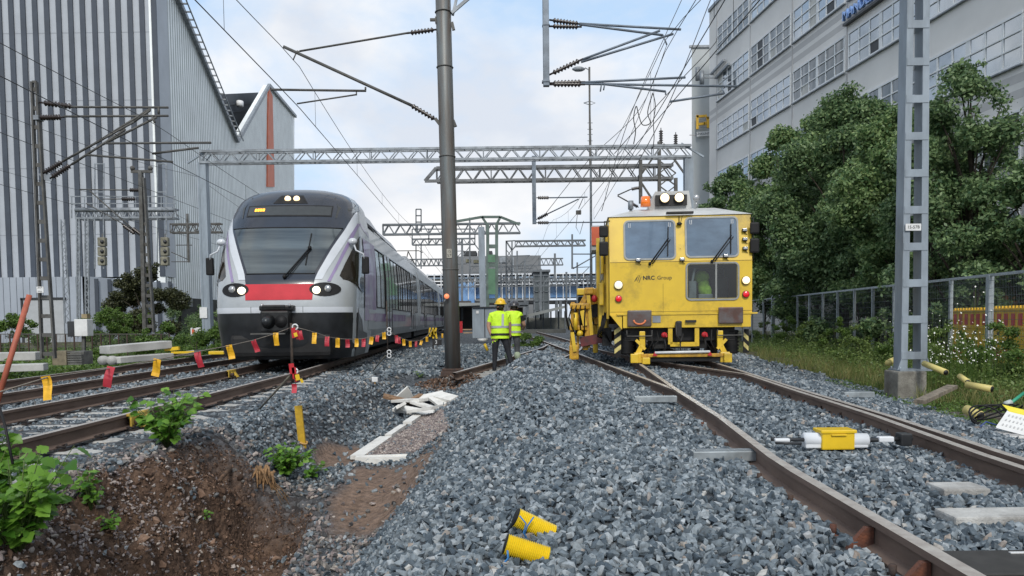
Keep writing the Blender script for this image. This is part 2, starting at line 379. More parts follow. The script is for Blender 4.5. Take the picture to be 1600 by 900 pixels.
# ---------------------------------------------------------------- stones
def rock(npts, flat, seed):
    r_ = random.Random(seed); bm = bmesh.new()
    for _ in range(npts):
        while True:
            p = Vector([r_.gauss(0, 1) for _ in range(3)])
            if p.length > .1: break
        p.normalize(); p *= r_.uniform(.82, 1.05); bm.verts.new((p.x * 1.2, p.y * .85, p.z * flat))
    res = bmesh.ops.convex_hull(bm, input=list(bm.verts))
    bmesh.ops.delete(bm, geom=[g for g in res['geom_interior'] if isinstance(g, bmesh.types.BMVert)], context='VERTS')
    bmesh.ops.triangulate(bm, faces=list(bm.faces)); bm.verts.index_update()
    V = np.array([v.co[:] for v in bm.verts]); F = np.array([[v.index for v in f.verts] for f in bm.faces]); bm.free()
    return V, F
ROCKS = [rock(9 + i % 5, .55 + .05 * (i % 4), 100 + i) for i in range(14)]
def rots(n, tilt=1.0):
    q_ = rng.normal(size=(n, 4)); q_[:, 1:3] *= tilt; q_ /= np.linalg.norm(q_, axis=1)[:, None]
    a, b, c, d = q_.T
    return np.stack([1 - 2 * (c * c + d * d), 2 * (b * c - a * d), 2 * (b * d + a * c), 2 * (b * c + a * d), 1 - 2 * (b * b + d * d), 2 * (c * d - a * b), 2 * (b * d - a * c), 2 * (c * d + a * b), 1 - 2 * (b * b + c * c)], 1).reshape(-1, 3, 3)
def scatter(name, pts, size, mats, protos=ROCKS, tilt=1.0, midx=None, kind='stuff', parent=None):
    """pts (n,3), size (n,) -> one merged mesh"""
    n = len(pts); which = rng.integers(0, len(protos), n); Vs = []; Fs = []; Ms = []; off = 0
    for i, (pv, pf) in enumerate(protos):
        s_ = np.where(which == i)[0]
        if not len(s_): continue
        Rm = rots(len(s_), tilt); v = np.einsum('nij,vj->nvi', Rm, pv) * size[s_, None, None] + pts[s_][:, None, :]
        Vs.append(v.reshape(-1, 3)); f = pf[None] + (np.arange(len(s_)) * len(pv))[:, None, None] + off
        Fs.append(f.reshape(-1, pf.shape[1])); off += len(s_) * len(pv)
        if midx is not None: Ms.append(np.repeat(midx[s_], len(pf)))
    o = np_mesh(name, np.concatenate(Vs), np.concatenate(Fs), mats, parent, midx=np.concatenate(Ms) if midx is not None else None)
    if kind: o['kind'] = kind
    return o
def stone_mat(name, stops, rough=.75):
    m = bpy.data.materials.new(name); m.use_nodes = True; t = m.node_tree; N = t.nodes; L = t.links
    b = N['Principled BSDF']; b.inputs['Roughness'].default_value = rough; b.inputs['Specular IOR Level'].default_value = .4
    g = N.new('ShaderNodeNewGeometry'); rp = N.new('ShaderNodeValToRGB'); E = rp.color_ramp.elements
    E[0].position = stops[0][0]; E[0].color = stops[0][1] + (1,); E[1].position = stops[-1][0]; E[1].color = stops[-1][1] + (1,)
    for p_, c_ in stops[1:-1]: x_ = E.new(p_); x_.color = c_ + (1,)
    L.new(g.outputs['Random Per Island'], rp.inputs[0])
    tcn = N.new('ShaderNodeTexCoord'); nz = N.new('ShaderNodeTexNoise'); nz.inputs['Scale'].default_value = 38; nz.inputs['Detail'].default_value = 5; L.new(tcn.outputs['Object'], nz.inputs['Vector'])
    mr = N.new('ShaderNodeMapRange'); mr.inputs['From Min'].default_value = .3; mr.inputs['From Max'].default_value = .7; mr.inputs['To Min'].default_value = .65; mr.inputs['To Max'].default_value = 1.3; L.new(nz.outputs['Fac'], mr.inputs[0])
    hs = N.new('ShaderNodeHueSaturation'); L.new(rp.outputs[0], hs.inputs['Color']); L.new(mr.outputs[0], hs.inputs['Value'])
    L.new(hs.outputs[0], b.inputs['Base Color'])
    bp = N.new('ShaderNodeBump'); bp.inputs['Strength'].default_value = .35; bp.inputs['Distance'].default_value = .01; L.new(nz.outputs['Fac'], bp.inputs['Height']); L.new(bp.outputs[0], b.inputs['Normal'])
    return m
STONE = stone_mat('crushed_granite', [(0, (.045, .065, .085)), (.4, (.105, .132, .154)), (.8, (.21, .245, .27)), (.965, (.32, .35, .37)), (.98, (.24, .20, .17)), (1, (.42, .42, .40))])
STONED = stone_mat('old_dusty_stone', [(0, (.05, .052, .055)), (.5, (.13, .13, .13)), (.85, (.22, .20, .18)), (1, (.36, .32, .28))], .85)
STONEP = stone_mat('reddish_pebble', [(0, (.13, .11, .11)), (.6, (.24, .20, .19)), (1, (.42, .37, .33))], .8)
CLOD = stone_mat('soil_clod', [(0, (.035, .020, .013)), (.6, (.11, .066, .044)), (1, (.24, .155, .11))], .95)
HAIR_ROOT = mat('dry_root', (.22, .13, .06), .9, 0, .3, 20)

def on_track_slot(x, y):
    """where rails and bare sleepers must stay free of heaped stones"""
    for c_, lo, hi in ((LTC, -5, 200), (FTC, -5, 200), (RTC, -5, 200)):
        if lo < y < hi:
            d = abs(abs(x - interp(c_, y)) - .80)
            if d < .085: return True
    for c_ in (DTL, DTR, WTL, WTR):
        if c_[0][0] < y < c_[-1][0] and abs(x - interp(c_, y)) < .09: return True
    return False
LSP = .60; RSP = .61
def sleeper_bare(x, y):
    l = abs(x - interp(LTC, y)) < 1.42 and abs(((y - 2.4 + LSP / 2) % LSP) - LSP / 2) < .14
    return l
def spread_stones(x0, x1, y0, y1, dens, smin, smax, keep):
    n = int((x1 - x0) * (y1 - y0) * dens)
    X = rng.uniform(x0, x1, n); Y = rng.uniform(y0, y1, n); S = rng.uniform(smin, smax, n) ; out_ = []
    for x, y, s_ in zip(X, Y, S):
        if abs(x) > y * .72 + .4: continue
        kp = keep(x, y)
        if not kp: continue
        out_.append((x, y, height(x, y) + s_ * kp, s_))
    return out_
def k_clean(x, y):
    if mask_grass(x, y) > .45 + .3 * random.random(): return 0
    if x < -3.2 and y < 16:            # left track bed: darker old stone handled below
        return 0
    if on_track_slot(x, y): return 0
    if -3.2 <= x < -.2 and y < 16:
        e_ = .25 * noise.noise(Vector((x * 1.5, y * 1.5, 5)))
        lim = interp([(2, -1.5), (5.5, -1.45), (7, -1.15), (8.5, -.55), (10, -.45), (12.5, -.55), (14.5, -.8), (16, -1)], y)
        if x + e_ < lim: return 0
    if abs(x - interp(RTC, y)) < .7 and y < 16: return .45
    return .5
A = spread_stones(-2.2, 6.5, 2.2, 6.2, 1050, .016, .037, k_clean)
B = spread_stones(-1.2, 7.5, 6.2, 11, 500, .021, .042, k_clean)
C = spread_stones(-2.5, 9, 11, 18, 190, .032, .055, k_clean)
D = spread_stones(-3.4, 9, 18, 34, 60, .04, .085, k_clean)
S = np.array(A + B + C + D)
ballast = scatter('ballast', S[:, :3], S[:, 3], STONE)
def k_old(x, y):
    if x < -3.2:
        if x < interp(FTC, y) - 1.7: return 0
        if on_track_slot(x, y): return 0
        if sleeper_bare(x, y): return 0
        if abs(x - interp(LTC, y)) < 1.45: return -.25
        return .45
    d = mask_dirt(x, y)
    if d > .3: return .35 if random.random() < (.05 + .55 * sm(-2.55, -2.95, x + .3 * noise.noise(Vector((x * 2, y * 2, 4)))) if False else .04 + .5 * sm(.0, .45, noise.noise(Vector((x * 1.3, y * 1.3, 44))) + .35 * sm(0, 1, (-2.7 - x)))) else 0
    if mask_sand(x, y) > .4: return .3 if random.random() < .12 else 0
    e_ = .25 * noise.noise(Vector((x * 1.5, y * 1.5, 5)))
    lim = interp([(2, -1.5), (5.5, -1.45), (7, -1.15), (8.5, -.55), (10, -.45), (12.5, -.55), (14.5, -.8), (16, -1)], y)
    if x + e_ > lim + .05 or on_track_slot(x, y): return 0
    return .45
A = spread_stones(-6, -.3, 2.6, 9, 560, .018, .038, k_old)
B = spread_stones(-9.6, -.3, 9, 15, 260, .026, .044, k_old)
C = spread_stones(-12, -2.4, 15, 30, 45, .035, .07, k_old)
S = np.array(A + B + C); mi = (rng.random(len(S)) < np.where((S[:, 0] > -3.6) & (S[:, 1] < 7.9), .75, .12)).astype(int); mi = np.where((mi == 1) & (rng.random(len(S)) < .45) & (S[:, 1] < 7.9), 2, mi)
old_ballast = scatter('old_ballast', S[:, :3], S[:, 3], [STONE, STONED, STONEP], midx=mi)
# soil clods and pale pebbles in the pit
cl = []; pb = []
for _ in range(120000):
    x = random.uniform(-3.5, -.5); y = random.uniform(3, 9.2); d = mask_dirt(x, y)
    if d > .35 and random.random() < (1 if y < 7.6 else .12):
        s_ = random.choice((.003, .004, .004, .005, .006, .008, .010, .013)) * random.uniform(.7, 1.3)
        (pb if random.random() < .045 else cl).append((x, y, height(x, y) + s_ * .2, s_ if s_ < .02 or True else s_))
cl = cl[:46000]
for _ in range(420):
    x = random.uniform(-3.2, -1.8); y = random.uniform(3.4, 7.4)
    if mask_dirt(x, y) > .5: cl.append((x, y, height(x, y) + .004, random.uniform(.02, .055)))
for _ in range(1500):
    x = random.gauss(-2.95, .22); y = random.gauss(5.3, .7); pb.append((x, y, height(x, y) + .006, random.uniform(.008, .022)))
cl = np.array(cl); pb = np.array(pb)
scatter('soil_clods', cl[:, :3], cl[:, 3], CLOD)
scatter('pit_pebbles', pb[:, :3], np.clip(pb[:, 3] * 1.3, .008, .018), STONEP)
def gz(px, py, z0=-.4):
    """walk down the sight line of a pixel until it meets the ground"""
    a = P(px, py, 1.0); c0 = Vector((0, 0, CAMZ)); d = a - c0; y = 1.8
    while y < 40:
        p = c0 + d * y
        if p.z <= height(p.x, p.y): return p
        y += .03
    return p
FA, FB = gz(556, 722), gz(652, 657)
# reddish pebbles inside the white frame
pp = []
for _ in range(9000):
    t_ = random.random(); y = FA.y + .12 + (FB.y - FA.y) * t_; x0 = FA.x + .1 + (FB.x - FA.x) * t_ ; x = random.uniform(x0, x0 + 1.05 - .75 * t_)
    pp.append((x, y, height(x, y) + .015 + random.uniform(0, .02), random.uniform(.016, .034)))
pp = np.array(pp)
scatter('reddish_pebbles', pp[:, :3], pp[:, 3], STONEP)
# ================================================================ TRACKS
RAILTOP = mat('worn_rail_head', (.50, .47, .43), .42, .25, .2, 10, c2=(.36, .32, .29))
RAILSIDE = mat('rusty_rail_web', (.20, .14, .11), .75, .2, .25, 5, c2=(.11, .075, .06), stretch=(1, .25, 1), grime=.2)
RP = [(.036, 0), (.036, -.035), (.009, -.048), (.009, -.135), (.072, -.155), (.072, -.168), (-.072, -.168), (-.072, -.155), (-.009, -.135), (-.009, -.048), (-.036, -.035), (-.036, 0)]
RP = [(a * .92, b * .9) for a, b in RP]
def rail(parent, path, y0, y1, name='rail', top=RAILTOP, zf=None, step=.5):
    ys_ = []; y = y0
    while y < y1: ys_.append(y); y += step if y < 30 else 4
    ys_.append(y1); mb = MB(); n = len(RP); vs = []
    for y in ys_:
        x = path(y); dx = (path(y + .05) - path(y - .05)) / .1; nrm = Vector((1, -dx, 0)).normalized(); z = zf(y) if zf else 0
        for a, b in RP: vs.append((x + nrm.x * a, y + nrm.y * a, z + b))
    fs = []; ms = []
    for i in range(len(ys_) - 1):
        for j in range(n):
            fs.append((i * n + j, i * n + (j + 1) % n, (i + 1) * n + (j + 1) % n, (i + 1) * n + j)); ms.append(0 if j == n - 1 else 1)
    mb.add(vs, fs); mb.m = ms
    return mb.build(name, [top, RAILSIDE], parent)
def offs(c_, d): return lambda y: interp(c_, y) + d
CLIPB = mat('dark_clip_steel', (.04, .03, .027), .7, .3, .25, 30)
SLP = mat('sleeper_concrete', (.48, .48, .46), .9, 0, .2, 8, c2=(.34, .335, .32), bump=.4, bscale=70, grime=.55)
def sleeper_proto():
    mb = MB()
    for x0, x1, h0, h1 in ((-1.3, -.55, .0, .0), (-.55, .55, .0, -.035), (.55, 1.3, -.035, 0)): pass
    xsn = [-1.3, -1.0, -.55, .55, 1.0, 1.3]; zt = [-.03, 0, -.02, -.02, 0, -.03]; wt = [.10, .11, .095, .095, .11, .10]
    vs = []
    for x, z, w_ in zip(xsn, zt, wt): vs += [(x, -w_ - .025, -.2), (x, -w_, z - .02), (x, -w_ + .02, z), (x, w_ - .02, z), (x, w_, z - .02), (x, w_ + .025, -.2)]
    fs = [(i * 6 + j, (i + 1) * 6 + j, (i + 1) * 6 + j + 1, i * 6 + j + 1) for i in range(5) for j in range(5)] + [(0, 1, 2, 3, 4, 5), (35, 34, 33, 32, 31, 30)]
    mb.add(vs, fs); return mb
def clip_proto():
    mb = MB()
    for sx in (0,):
        for s_ in (1,):
            mb.tube([(sx + s_ * .07, -.045, .015), (sx + s_ * .11, -.05, .045), (sx + s_ * .15, -.02, .03), (sx + s_ * .14, .03, .05), (sx + s_ * .09, .05, .035), (sx + s_ * .07, .02, .02)], .010, 6)
            mb.box((sx + s_ * .14, 0, .006), (.06, .09, .02))
    return mb
def make_track(name, label, c_, y0, y1, ys0, ys1, sp, zs, group=None):
    t = thing(name, label, 'railway track', (interp(c_, y0 + 4), y0 + 4, 0), 0, group)
    rail(t, offs(c_, -.797), y0, y1); rail(t, offs(c_, .797), y0, y1)
    sme = clm = None; y = ys0; n = 0
    while y < ys1 and n < 98:
        x = interp(c_, y); dx = interp(c_, y + .5) - interp(c_, y - .5)
        if sme is None:
            s_ = sleeper_proto().build('sleeper', SLP); sme = s_.data; k0 = clip_proto().build('rail_clip', CLIPB); clm = k0.data; bpy.data.objects.remove(k0)
        else:
            s_ = bpy.data.objects.new('sleeper', sme); col.objects.link(s_)
        s_.parent = t; s_.location = Vector((x, y, zs)) - org(t); s_.rotation_euler = (0, 0, -math.atan(dx) + random.uniform(-.01, .01)); n += 1; y += sp
        for sx, sg_ in ((-.76, -1), (-.76, 1), (.76, -1), (.76, 1)):
            k_ = bpy.data.objects.new('rail_clip', clm); col.objects.link(k_); k_.parent = s_; k_.location = (sx, 0, 0); k_.rotation_euler = (0, 0, 0 if sg_ > 0 else math.pi)
    return t
left_track = make_track('railway_track', 'train track on concrete sleepers in front of the grey passenger train', LTC, -2, 110, 2.4, 30, LSP, -.172)
far_track = make_track('railway_track', 'farthest left track running behind the orange pole and beside the concrete slabs', FTC, -2, 120, 6, 24, LSP, -.195)
mach_track = make_track('railway_track', 'rusty track in the foreground on which the yellow machine stands', RTC, -1, 60, 0.66, 17, RSP, -.205)
# switch rail, chairs and plates of the turnout belong to that track
rail(mach_track, lambda y: interp(RTC, y) + .797 - interp([(0, .24), (4, .17), (8, .10), (12, .075)], y), 0, 12.4, 'switch_rail', zf=lambda y: -.004)
for i, y in enumerate(np.arange(1.2, 15.5, RSP)):
    x = interp(RTC, y)
    for s_ in (-1, 1):
        mb = MB(); mb.box((x + s_ * .797, y, -.172), (.36, .16, .02), bev=.004)
        mb.box((x + s_ * .797 + .11, y, -.155), (.05, .10, .05), bev=.008); mb.box((x + s_ * .797 - .11, y, -.155), (.05, .10, .05), bev=.008)
        mb.tube([(x + s_ * .797 - .12, y, -.14), (x + s_ * .797 - .12, y, -.085)], .016, 6); mb.tube([(x + s_ * .797 + .12, y, -.14), (x + s_ * .797 + .12, y, -.085)], .016, 6)
        mb.build('base_plate', [RUST, RUSTR][i % 3 == 1], mach_track)
for y in (2.95, 3.45):
    x = interp(RTC, y) - .797; mb = MB(); 
    mb.slab([(x - .16, y - .02, -.165), (x - .015, y - .02, -.165), (x - .015, y - .02, -.045), (x - .05, y - .02, -.045)], (0, .03, 0))
    mb.box((x - .09, y, -.165), (.16, .14, .015)); mb.build('rail_brace', RUSTR, mach_track)
divt = thing('railway_track', 'diverging rails curving away to the left under the yellow machine', 'railway track', (2.0, 20, 0))
rail(divt, lambda y: interp(DTL, y), 9.7, 80, zf=lambda y: -.01); rail(divt, lambda y: interp(DTR, y), 12.5, 80, zf=lambda y: -.012)
wt = thing('railway_track', 'half buried rails and pale sleepers where the two workers stand', 'railway track', (-.4, 18, -.1))
rail(wt, lambda y: interp(WTL, y), 14.2, 32, zf=lambda y: -.05); rail(wt, lambda y: interp(WTR, y), 19.5, 28, zf=lambda y: -.05)
for y in np.arange(15.2, 20.5, .62):
    x = interp(WTL, y) + .76; mb = MB(); mb.box((0, 0, -.245), (2.5, .26, .1), bev=.015)
    s_ = mb.build('sleeper', CONC); s_.parent = wt; s_.location = Vector((x, y, 0)) - org(wt); s_.rotation_euler = (0, 0, -.15)
# ================================================================ PASSENGER TRAIN
SILV = mat('train_silver_paint', (.41, .435, .45), .34, .15, .05, 3, coat=.25, grime=.2)
PALE = mat('train_white_stripe', (.56, .59, .63), .35, 0, .04, 3, coat=.2)
LILAC = mat('train_lilac_band', (.28, .22, .38), .35, 0, .08, 3, coat=.4)
PURP = mat('train_purple_pattern', (.20, .06, .24), .4, 0, .3, 2.2, c2=(.33, .28, .37), coat=.4, detail=9)
REDT = mat('train_red_panel', (.56, .045, .06), .6, 0, .08, 3, spec=.25)
NAVY = mat('train_black_mask', (.024, .030, .044), .25, 0, .1, 3, coat=.25)
SKIRT = mat('train_dark_skirt', (.018, .020, .023), .4, 0, .3, 3, coat=.2, grime=.4)
WSHD = mat('windshield_glass', (.045, .058, .07), .10, .35, .35, 1.2, c2=(.13, .155, .165), spec=.8, stretch=(.15, .15, 2.6))
SIDEG = mat('side_window_glass', (.018, .022, .028), .06, .25, 0, spec=1.0, coat=1)
CABG = mat('cab_side_glass', (.03, .024, .016), .1, .1, .2, 3, spec=.6)
UNDER = mat('underframe_black', (.012, .012, .013), .7, .1, .3, 6)
ROOFM = mat('train_roof_silver', (.42, .44, .46), .35, .3, .15, 2, grime=.3)
WARML = mat('warm_lamp', (1, .85, .6), .3, 0, 0, emit=(1, .72, .38), estr=1.1)
WARMC = mat('hot_lamp_core', (1, .95, .85), .3, 0, 0, emit=(1, .86, .6), estr=1.5)
LENS = mat('clear_lens', (.35, .36, .37), .1, .4, 0, coat=1)
ORDSP = mat('orange_display', (.9, .3, .02), .4, 0, 0, emit=(1, .40, .03), estr=2.5)
train = thing('passenger_train', 'long grey commuter train with a black cab mask and red nose panel', 'train', (-5.10, 16.2, 0), math.atan(.045), local=True); train.scale = (.96, 1, 1)
ND = 1.0; NP = 2.7
def pv(z): return interp([(.1, .30), (.4, .10), (.9, .02), (1.25, 0), (1.5, .03), (1.85, .12), (2.03, .24), (2.6, .52), (3.1, .82), (3.4, 1.03), (3.7, 1.28), (3.9, 1.46), (4.06, 1.68), (4.18, 2.0), (4.24, 2.5)], z)
def hw(z): return interp([(.1, 1.5), (.4, 1.58), (1.0, 1.63), (2.0, 1.66), (2.6, 1.64), (3.1, 1.61), (3.4, 1.575), (3.65, 1.53), (3.85, 1.47), (4.02, 1.33), (4.14, 1.08), (4.20, .8), (4.24, .45)], z)
def NS(u, z, e=0):
    w_ = hw(z); t = min(.9999, abs(u) / w_); d = pv(z) + ND * (1 - (1 - t ** NP) ** (1 / NP))
    p = Vector((u, d, z))
    if e:
        a = NS(min(u + .01, w_ * .999), z); b = NS(max(u - .01, -w_ * .999), z); c = NS(u, z + .01); d_ = NS(u, z - .01)
        n = (a - b).cross(c - d_).normalized()
        if n.y > 0: n = -n
        if abs(u) > .97 * w_: n = Vector((math.copysign(1, u), -.2, 0)).normalized()
        p = p + n * e
    return p
def SS(v, z, sg, e=0):
    w_ = hw(z); v0 = pv(z); r_ = (v - v0) / ND
    if r_ >= 1: u = w_
    else: u = w_ * (1 - (1 - max(0, r_)) ** NP) ** (1 / NP)
    return Vector((sg * (u + e), v, z))
def patch(mb, zl, ul, ur, nz_=14, nu=14, e=.006, closed=True, th=.006):
    """band from z0..z1; ul(z), ur(z)"""
    z0, z1 = zl; vs = []
    for i in range(nz_ + 1):
        z = z0 + (z1 - z0) * i / nz_
        for j in range(nu + 1): vs.append(NS(ul(z) + (ur(z) - ul(z)) * j / nu, z, e))
    fs = [(i * (nu + 1) + j, i * (nu + 1) + j + 1, (i + 1) * (nu + 1) + j + 1, (i + 1) * (nu + 1) + j) for i in range(nz_) for j in range(nu)]
    mb.add(vs, fs, True)
def sgrid(mb, sg, zl, va, vb, e=.02, nz_=16, nv=12):
    vs = []
    for i in range(nz_ + 1):
        z = zl[0] + (zl[1] - zl[0]) * i / nz_
        for j in range(nv + 1):
            v = va(z) + (vb(z) - va(z)) * j / nv; vs.append(SS(v, z, sg, e))
    fs = [(i * (nv + 1) + j, i * (nv + 1) + j + 1, (i + 1) * (nv + 1) + j + 1, (i + 1) * (nv + 1) + j) for i in range(nz_) for j in range(nv)]
    if sg < 0: fs = [f[::-1] for f in fs]
    mb.add(vs, fs, True)
# shell of the nose with sides to v=3
mb = MB(); zz = [.15, .3, .5, .7, .9, 1.1, 1.3, 1.5, 1.7, 1.9, 2.1, 2.3, 2.5, 2.7, 2.9, 3.1, 3.25, 3.4, 3.55, 3.7, 3.8, 3.9, 3.98, 4.06, 4.12, 4.17, 4.21, 4.24]
ts = [math.sin(a * math.pi / 36) ** (2 / NP) for a in range(19)]
vs = []; W = 0
for z in zz:
    w_ = hw(z); row = [SS(3.2, z, -1)] + [NS(-w_ * t, z) for t in ts[::-1]] + [NS(w_ * t, z) for t in ts[1:]] + [SS(3.2, z, 1)]
    W = len(row); vs += row
mb.add(vs, [(i * W + j, i * W + j + 1, (i + 1) * W + j + 1, (i + 1) * W + j) for i in range(len(zz) - 1) for j in range(W - 1)], True)
mb.build('cab_shell', SILV, train)
def mw(z): return interp([(1.80, .76), (2.06, .84), (2.6, 1.09), (3.1, 1.34), (3.4, 1.44), (3.62, 1.50), (3.7, 1.56), (5, 1.56)], z)
def mwc(z): return min(mw(z), hw(z) * .9995) if z > 3.6 else min(mw(z), hw(z) * .97)
mb = MB(); patch(mb, (1.80, 4.235), lambda z: -mwc(z), mwc, 40, 30, .008); mb.build('black_mask', NAVY, train)
mb = MB(); patch(mb, (2.04, 3.10), lambda z: -mw(z) + .07, lambda z: mw(z) - .07, 20, 24, .016); ws = mb.build('windshield', WSHD, train)
mb = MB()
for zt in (2.03, 3.115):
    mb.tube([NS(-mw(zt) + .05 + (2 * mw(zt) - .10) * j / 20, zt, .015) for j in range(21)], .014, 5)
mb.build('windshield_seal', BLACK, ws)
mb = MB(); patch(mb, (1.45, 1.80), lambda z: -.78 + .08 * (1.80 - z), lambda z: .78 - .08 * (1.80 - z), 6, 16, .010); mb.build('red_panel', REDT, train)
# pillars: bright edge and lilac band
for sg in (-1, 1):
    mb = MB(); a = lambda z: sg * (mwc(z) - .002); b = lambda z: sg * min(mwc(z) + interp([(1.9, .16), (2.6, .2), (3.4, .14), (3.7, .02)], z), hw(z) * .985)
    patch(mb, (1.9, 3.68), a if sg > 0 else b, b if sg > 0 else a, 26, 6, .010); mb.build('pillar', PALE, train)
    mb = MB(); pts = []
    def bc(z): return interp([(1.85, 1.06), (2.3, 1.24), (2.8, 1.42), (3.1, 1.49), (3.3, 1.52)], z)
    patch(mb, (1.86, 3.32), (lambda z: bc(z)) if sg > 0 else (lambda z: -bc(z) - .07), (lambda z: bc(z) + .07) if sg > 0 else (lambda z: -bc(z)), 24, 3, .007)
    # the band turns back along the side
    vs = []
    for i in range(13):
        v = interp([(0, float(SS(0, 3.3, 1).y)), (1, 1.0)], 0) if False else 1.9 + i * .1
        zc = 3.34 - .02 * i if i < 4 else 3.26 - .01 * (i - 4)
        vs += [SS(v, zc - .05, sg, .006), SS(v, zc + .04, sg, .006)]
    mb.add(vs, [(2 * i, 2 * i + 1, 2 * i + 3, 2 * i + 2) if sg < 0 else (2 * i, 2 * i + 2, 2 * i + 3, 2 * i + 1) for i in range(12)], True)
    mb.build('lilac_band', LILAC, train)
# side cab window, wedge shaped
for sg in (-1, 1):
    mb = MB(); sgrid(mb, sg, (1.66, 3.0), lambda z: interp([(1.66, 1.5), (1.76, .9), (1.93, .40), (2.3, .68), (2.6, .95), (2.9, 1.35), (3.0, 1.55)], z), lambda z: 1.72, .022)
    mb.build('side_window', CABG, train)
    mb = MB(); mb.bar(SS(1.86, .5, sg, .002), SS(1.86, 3.7, sg, .002), .02, .01); mb.build('panel_seam', UNDER, train)
# headlights
def blob(mb, c, ru, rz, e, n=20, sk=0):
    vs = [NS(c[0], c[1], e)]
    for k_ in (.5, 1): vs += [NS(c[0] + ru * k_ * math.cos(t) , c[1] + rz * k_ * math.sin(t) + sk * math.cos(t) * k_, e) for t in [2 * math.pi * i / n for i in range(n)]]
    mb.add(vs, [(0, 1 + i, 1 + (i + 1) % n) for i in range(n)] + [(1 + i, 1 + n + i, 1 + n + (i + 1) % n, 1 + (i + 1) % n) for i in range(n)], True)
for sg in (-1, 1):
    mb = MB(); blob(mb, (sg * 1.02, 1.68), .34, .155, .014); hl = mb.build('headlight', BLACK, train)
    mb = MB(); mb.ball(NS(sg * .84, 1.655, .03), (.095, .05, .085), 14); mb.build('lit_lens', WARMC, hl)
    mb = MB(); mb.ball(NS(sg * 1.08, 1.69, .02), (.085, .05, .085), 14); mb.build('clear_lens', LENS, hl)
# top: lamps, destination display, corner windows
mb = MB(); patch(mb, (3.74, 3.96), lambda z: -.42 + (z - 3.74) * .7, lambda z: .42 - (z - 3.74) * .7, 4, 8, .014); hood = mb.build('lamp_housing', UNDER, train)
for u in (-.085, .13):
    mb = MB(); mb.ball(NS(u, 3.85, .03), (.08, .04, .07), 12); mb.build('roof_lamp', WARML, hood)
mb = MB(); patch(mb, (3.40, 3.69), lambda z: -1.02, lambda z: 1.02, 4, 12, .015); mb.build('display_frame', UNDER, train)
mb = MB(); patch(mb, (3.43, 3.66), lambda z: -.99, lambda z: .99, 4, 12, .019); dsp = mb.build('display_panel', mat('display_glass', (.045, .05, .052), .35, 0, .1, 6), train)
mb = MB(); 
for k_ in range(4): patch(mb, (3.53, 3.60), lambda z: -.83 + k_ * .065, lambda z: -.83 + k_ * .065 + .05, 1, 1, .024)
mb.build('orange_digits', ORDSP, dsp)
for sg in (-1, 1):
    mb = MB(); 
    vs = [NS(sg * 1.10, 3.36, .02), NS(sg * 1.40, 3.62, .02), SS(2.05, 3.80, sg, .012), SS(2.0, 3.93, sg, .012), NS(sg * 1.0 , 3.93, .018), NS(sg * 1.12, 3.66, .018)]
    mb.add(vs, [(0, 1, 5), (1, 2, 3), (1, 3, 5), (3, 4, 5)] if sg > 0 else [(0, 5, 1), (1, 3, 2), (1, 5, 3), (3, 5, 4)]); mb.build('camera_recess', mat('recess_grey', (.06, .062, .06), .5, 0, .15, 9), train)
# white lip and skirt
mb = MB(); patch(mb, (1.17, 1.29), lambda z: -hw(z) * .9995, lambda z: hw(z) * .9995, 2, 40, .012)
for sg in (-1, 1):
    sgrid(mb, sg, (.74, 1.28), lambda z: interp([(.74, 1.80), (1.0, 1.5), (1.17, .98), (1.3, .98)], z), lambda z: 1.84, .018, 12, 10)
mb.build('white_lip', PALE, train)
mb = MB(); patch(mb, (.14, 1.16), lambda z: -hw(z) * .9995, lambda z: hw(z) * .9995, 14, 40, .014)
for sg in (-1, 1):
    sgrid(mb, sg, (.16, 1.165), lambda z: .98, lambda z: interp([(.16, 2.5), (.66, 2.5), (.70, 1.86), (1.0, 1.5), (1.165, 1.0)], z), .014, 18, 14)
mb.build('front_skirt', SKIRT, train)
mb = MB()
for u in (-.62, .55): mb.bar(NS(u, 1.17, .014), NS(u, 1.30, .014), .008, .01)
mb.build('lip_joint', UNDER, train)
# coupler
mb = MB(); mb.box((0, -.16, .98), (.62, .40, .46), bev=.04); mb.box((0, -.02, 1.27), (.78, .3, .12), bev=.04)
mb.box((0, -.36, 1.30), (.5, .06, .07), bev=.02); cp = mb.build('coupler', mat('coupler_black', (.02, .021, .022), .5, .3, .3, 8), train)
mb = MB(); mb.tube([(-.13, -.36, .98), (-.13, -.58, .98)], [.16, .06], 14); mb.build('coupler_cone', mat('worn_steel_dark', (.06, .065, .07), .35, .6, .2, 8), cp)
mb = MB(); mb.tube([(.15, -.3, .98), (.15, -.372, .98)], .14, 14); mb.build('coupler_cup', BLACK, cp)
mb = MB(); mb.box((-.12, -.42, .72), (.75, .1, .03)); mb.build('coupler_guide', STEELD, cp)
for u in (-.3, .3):
    mb = MB(); mb.ball((u, -.2, 1.33), .04, 8); mb.build('coupler_pin', LENS, cp)
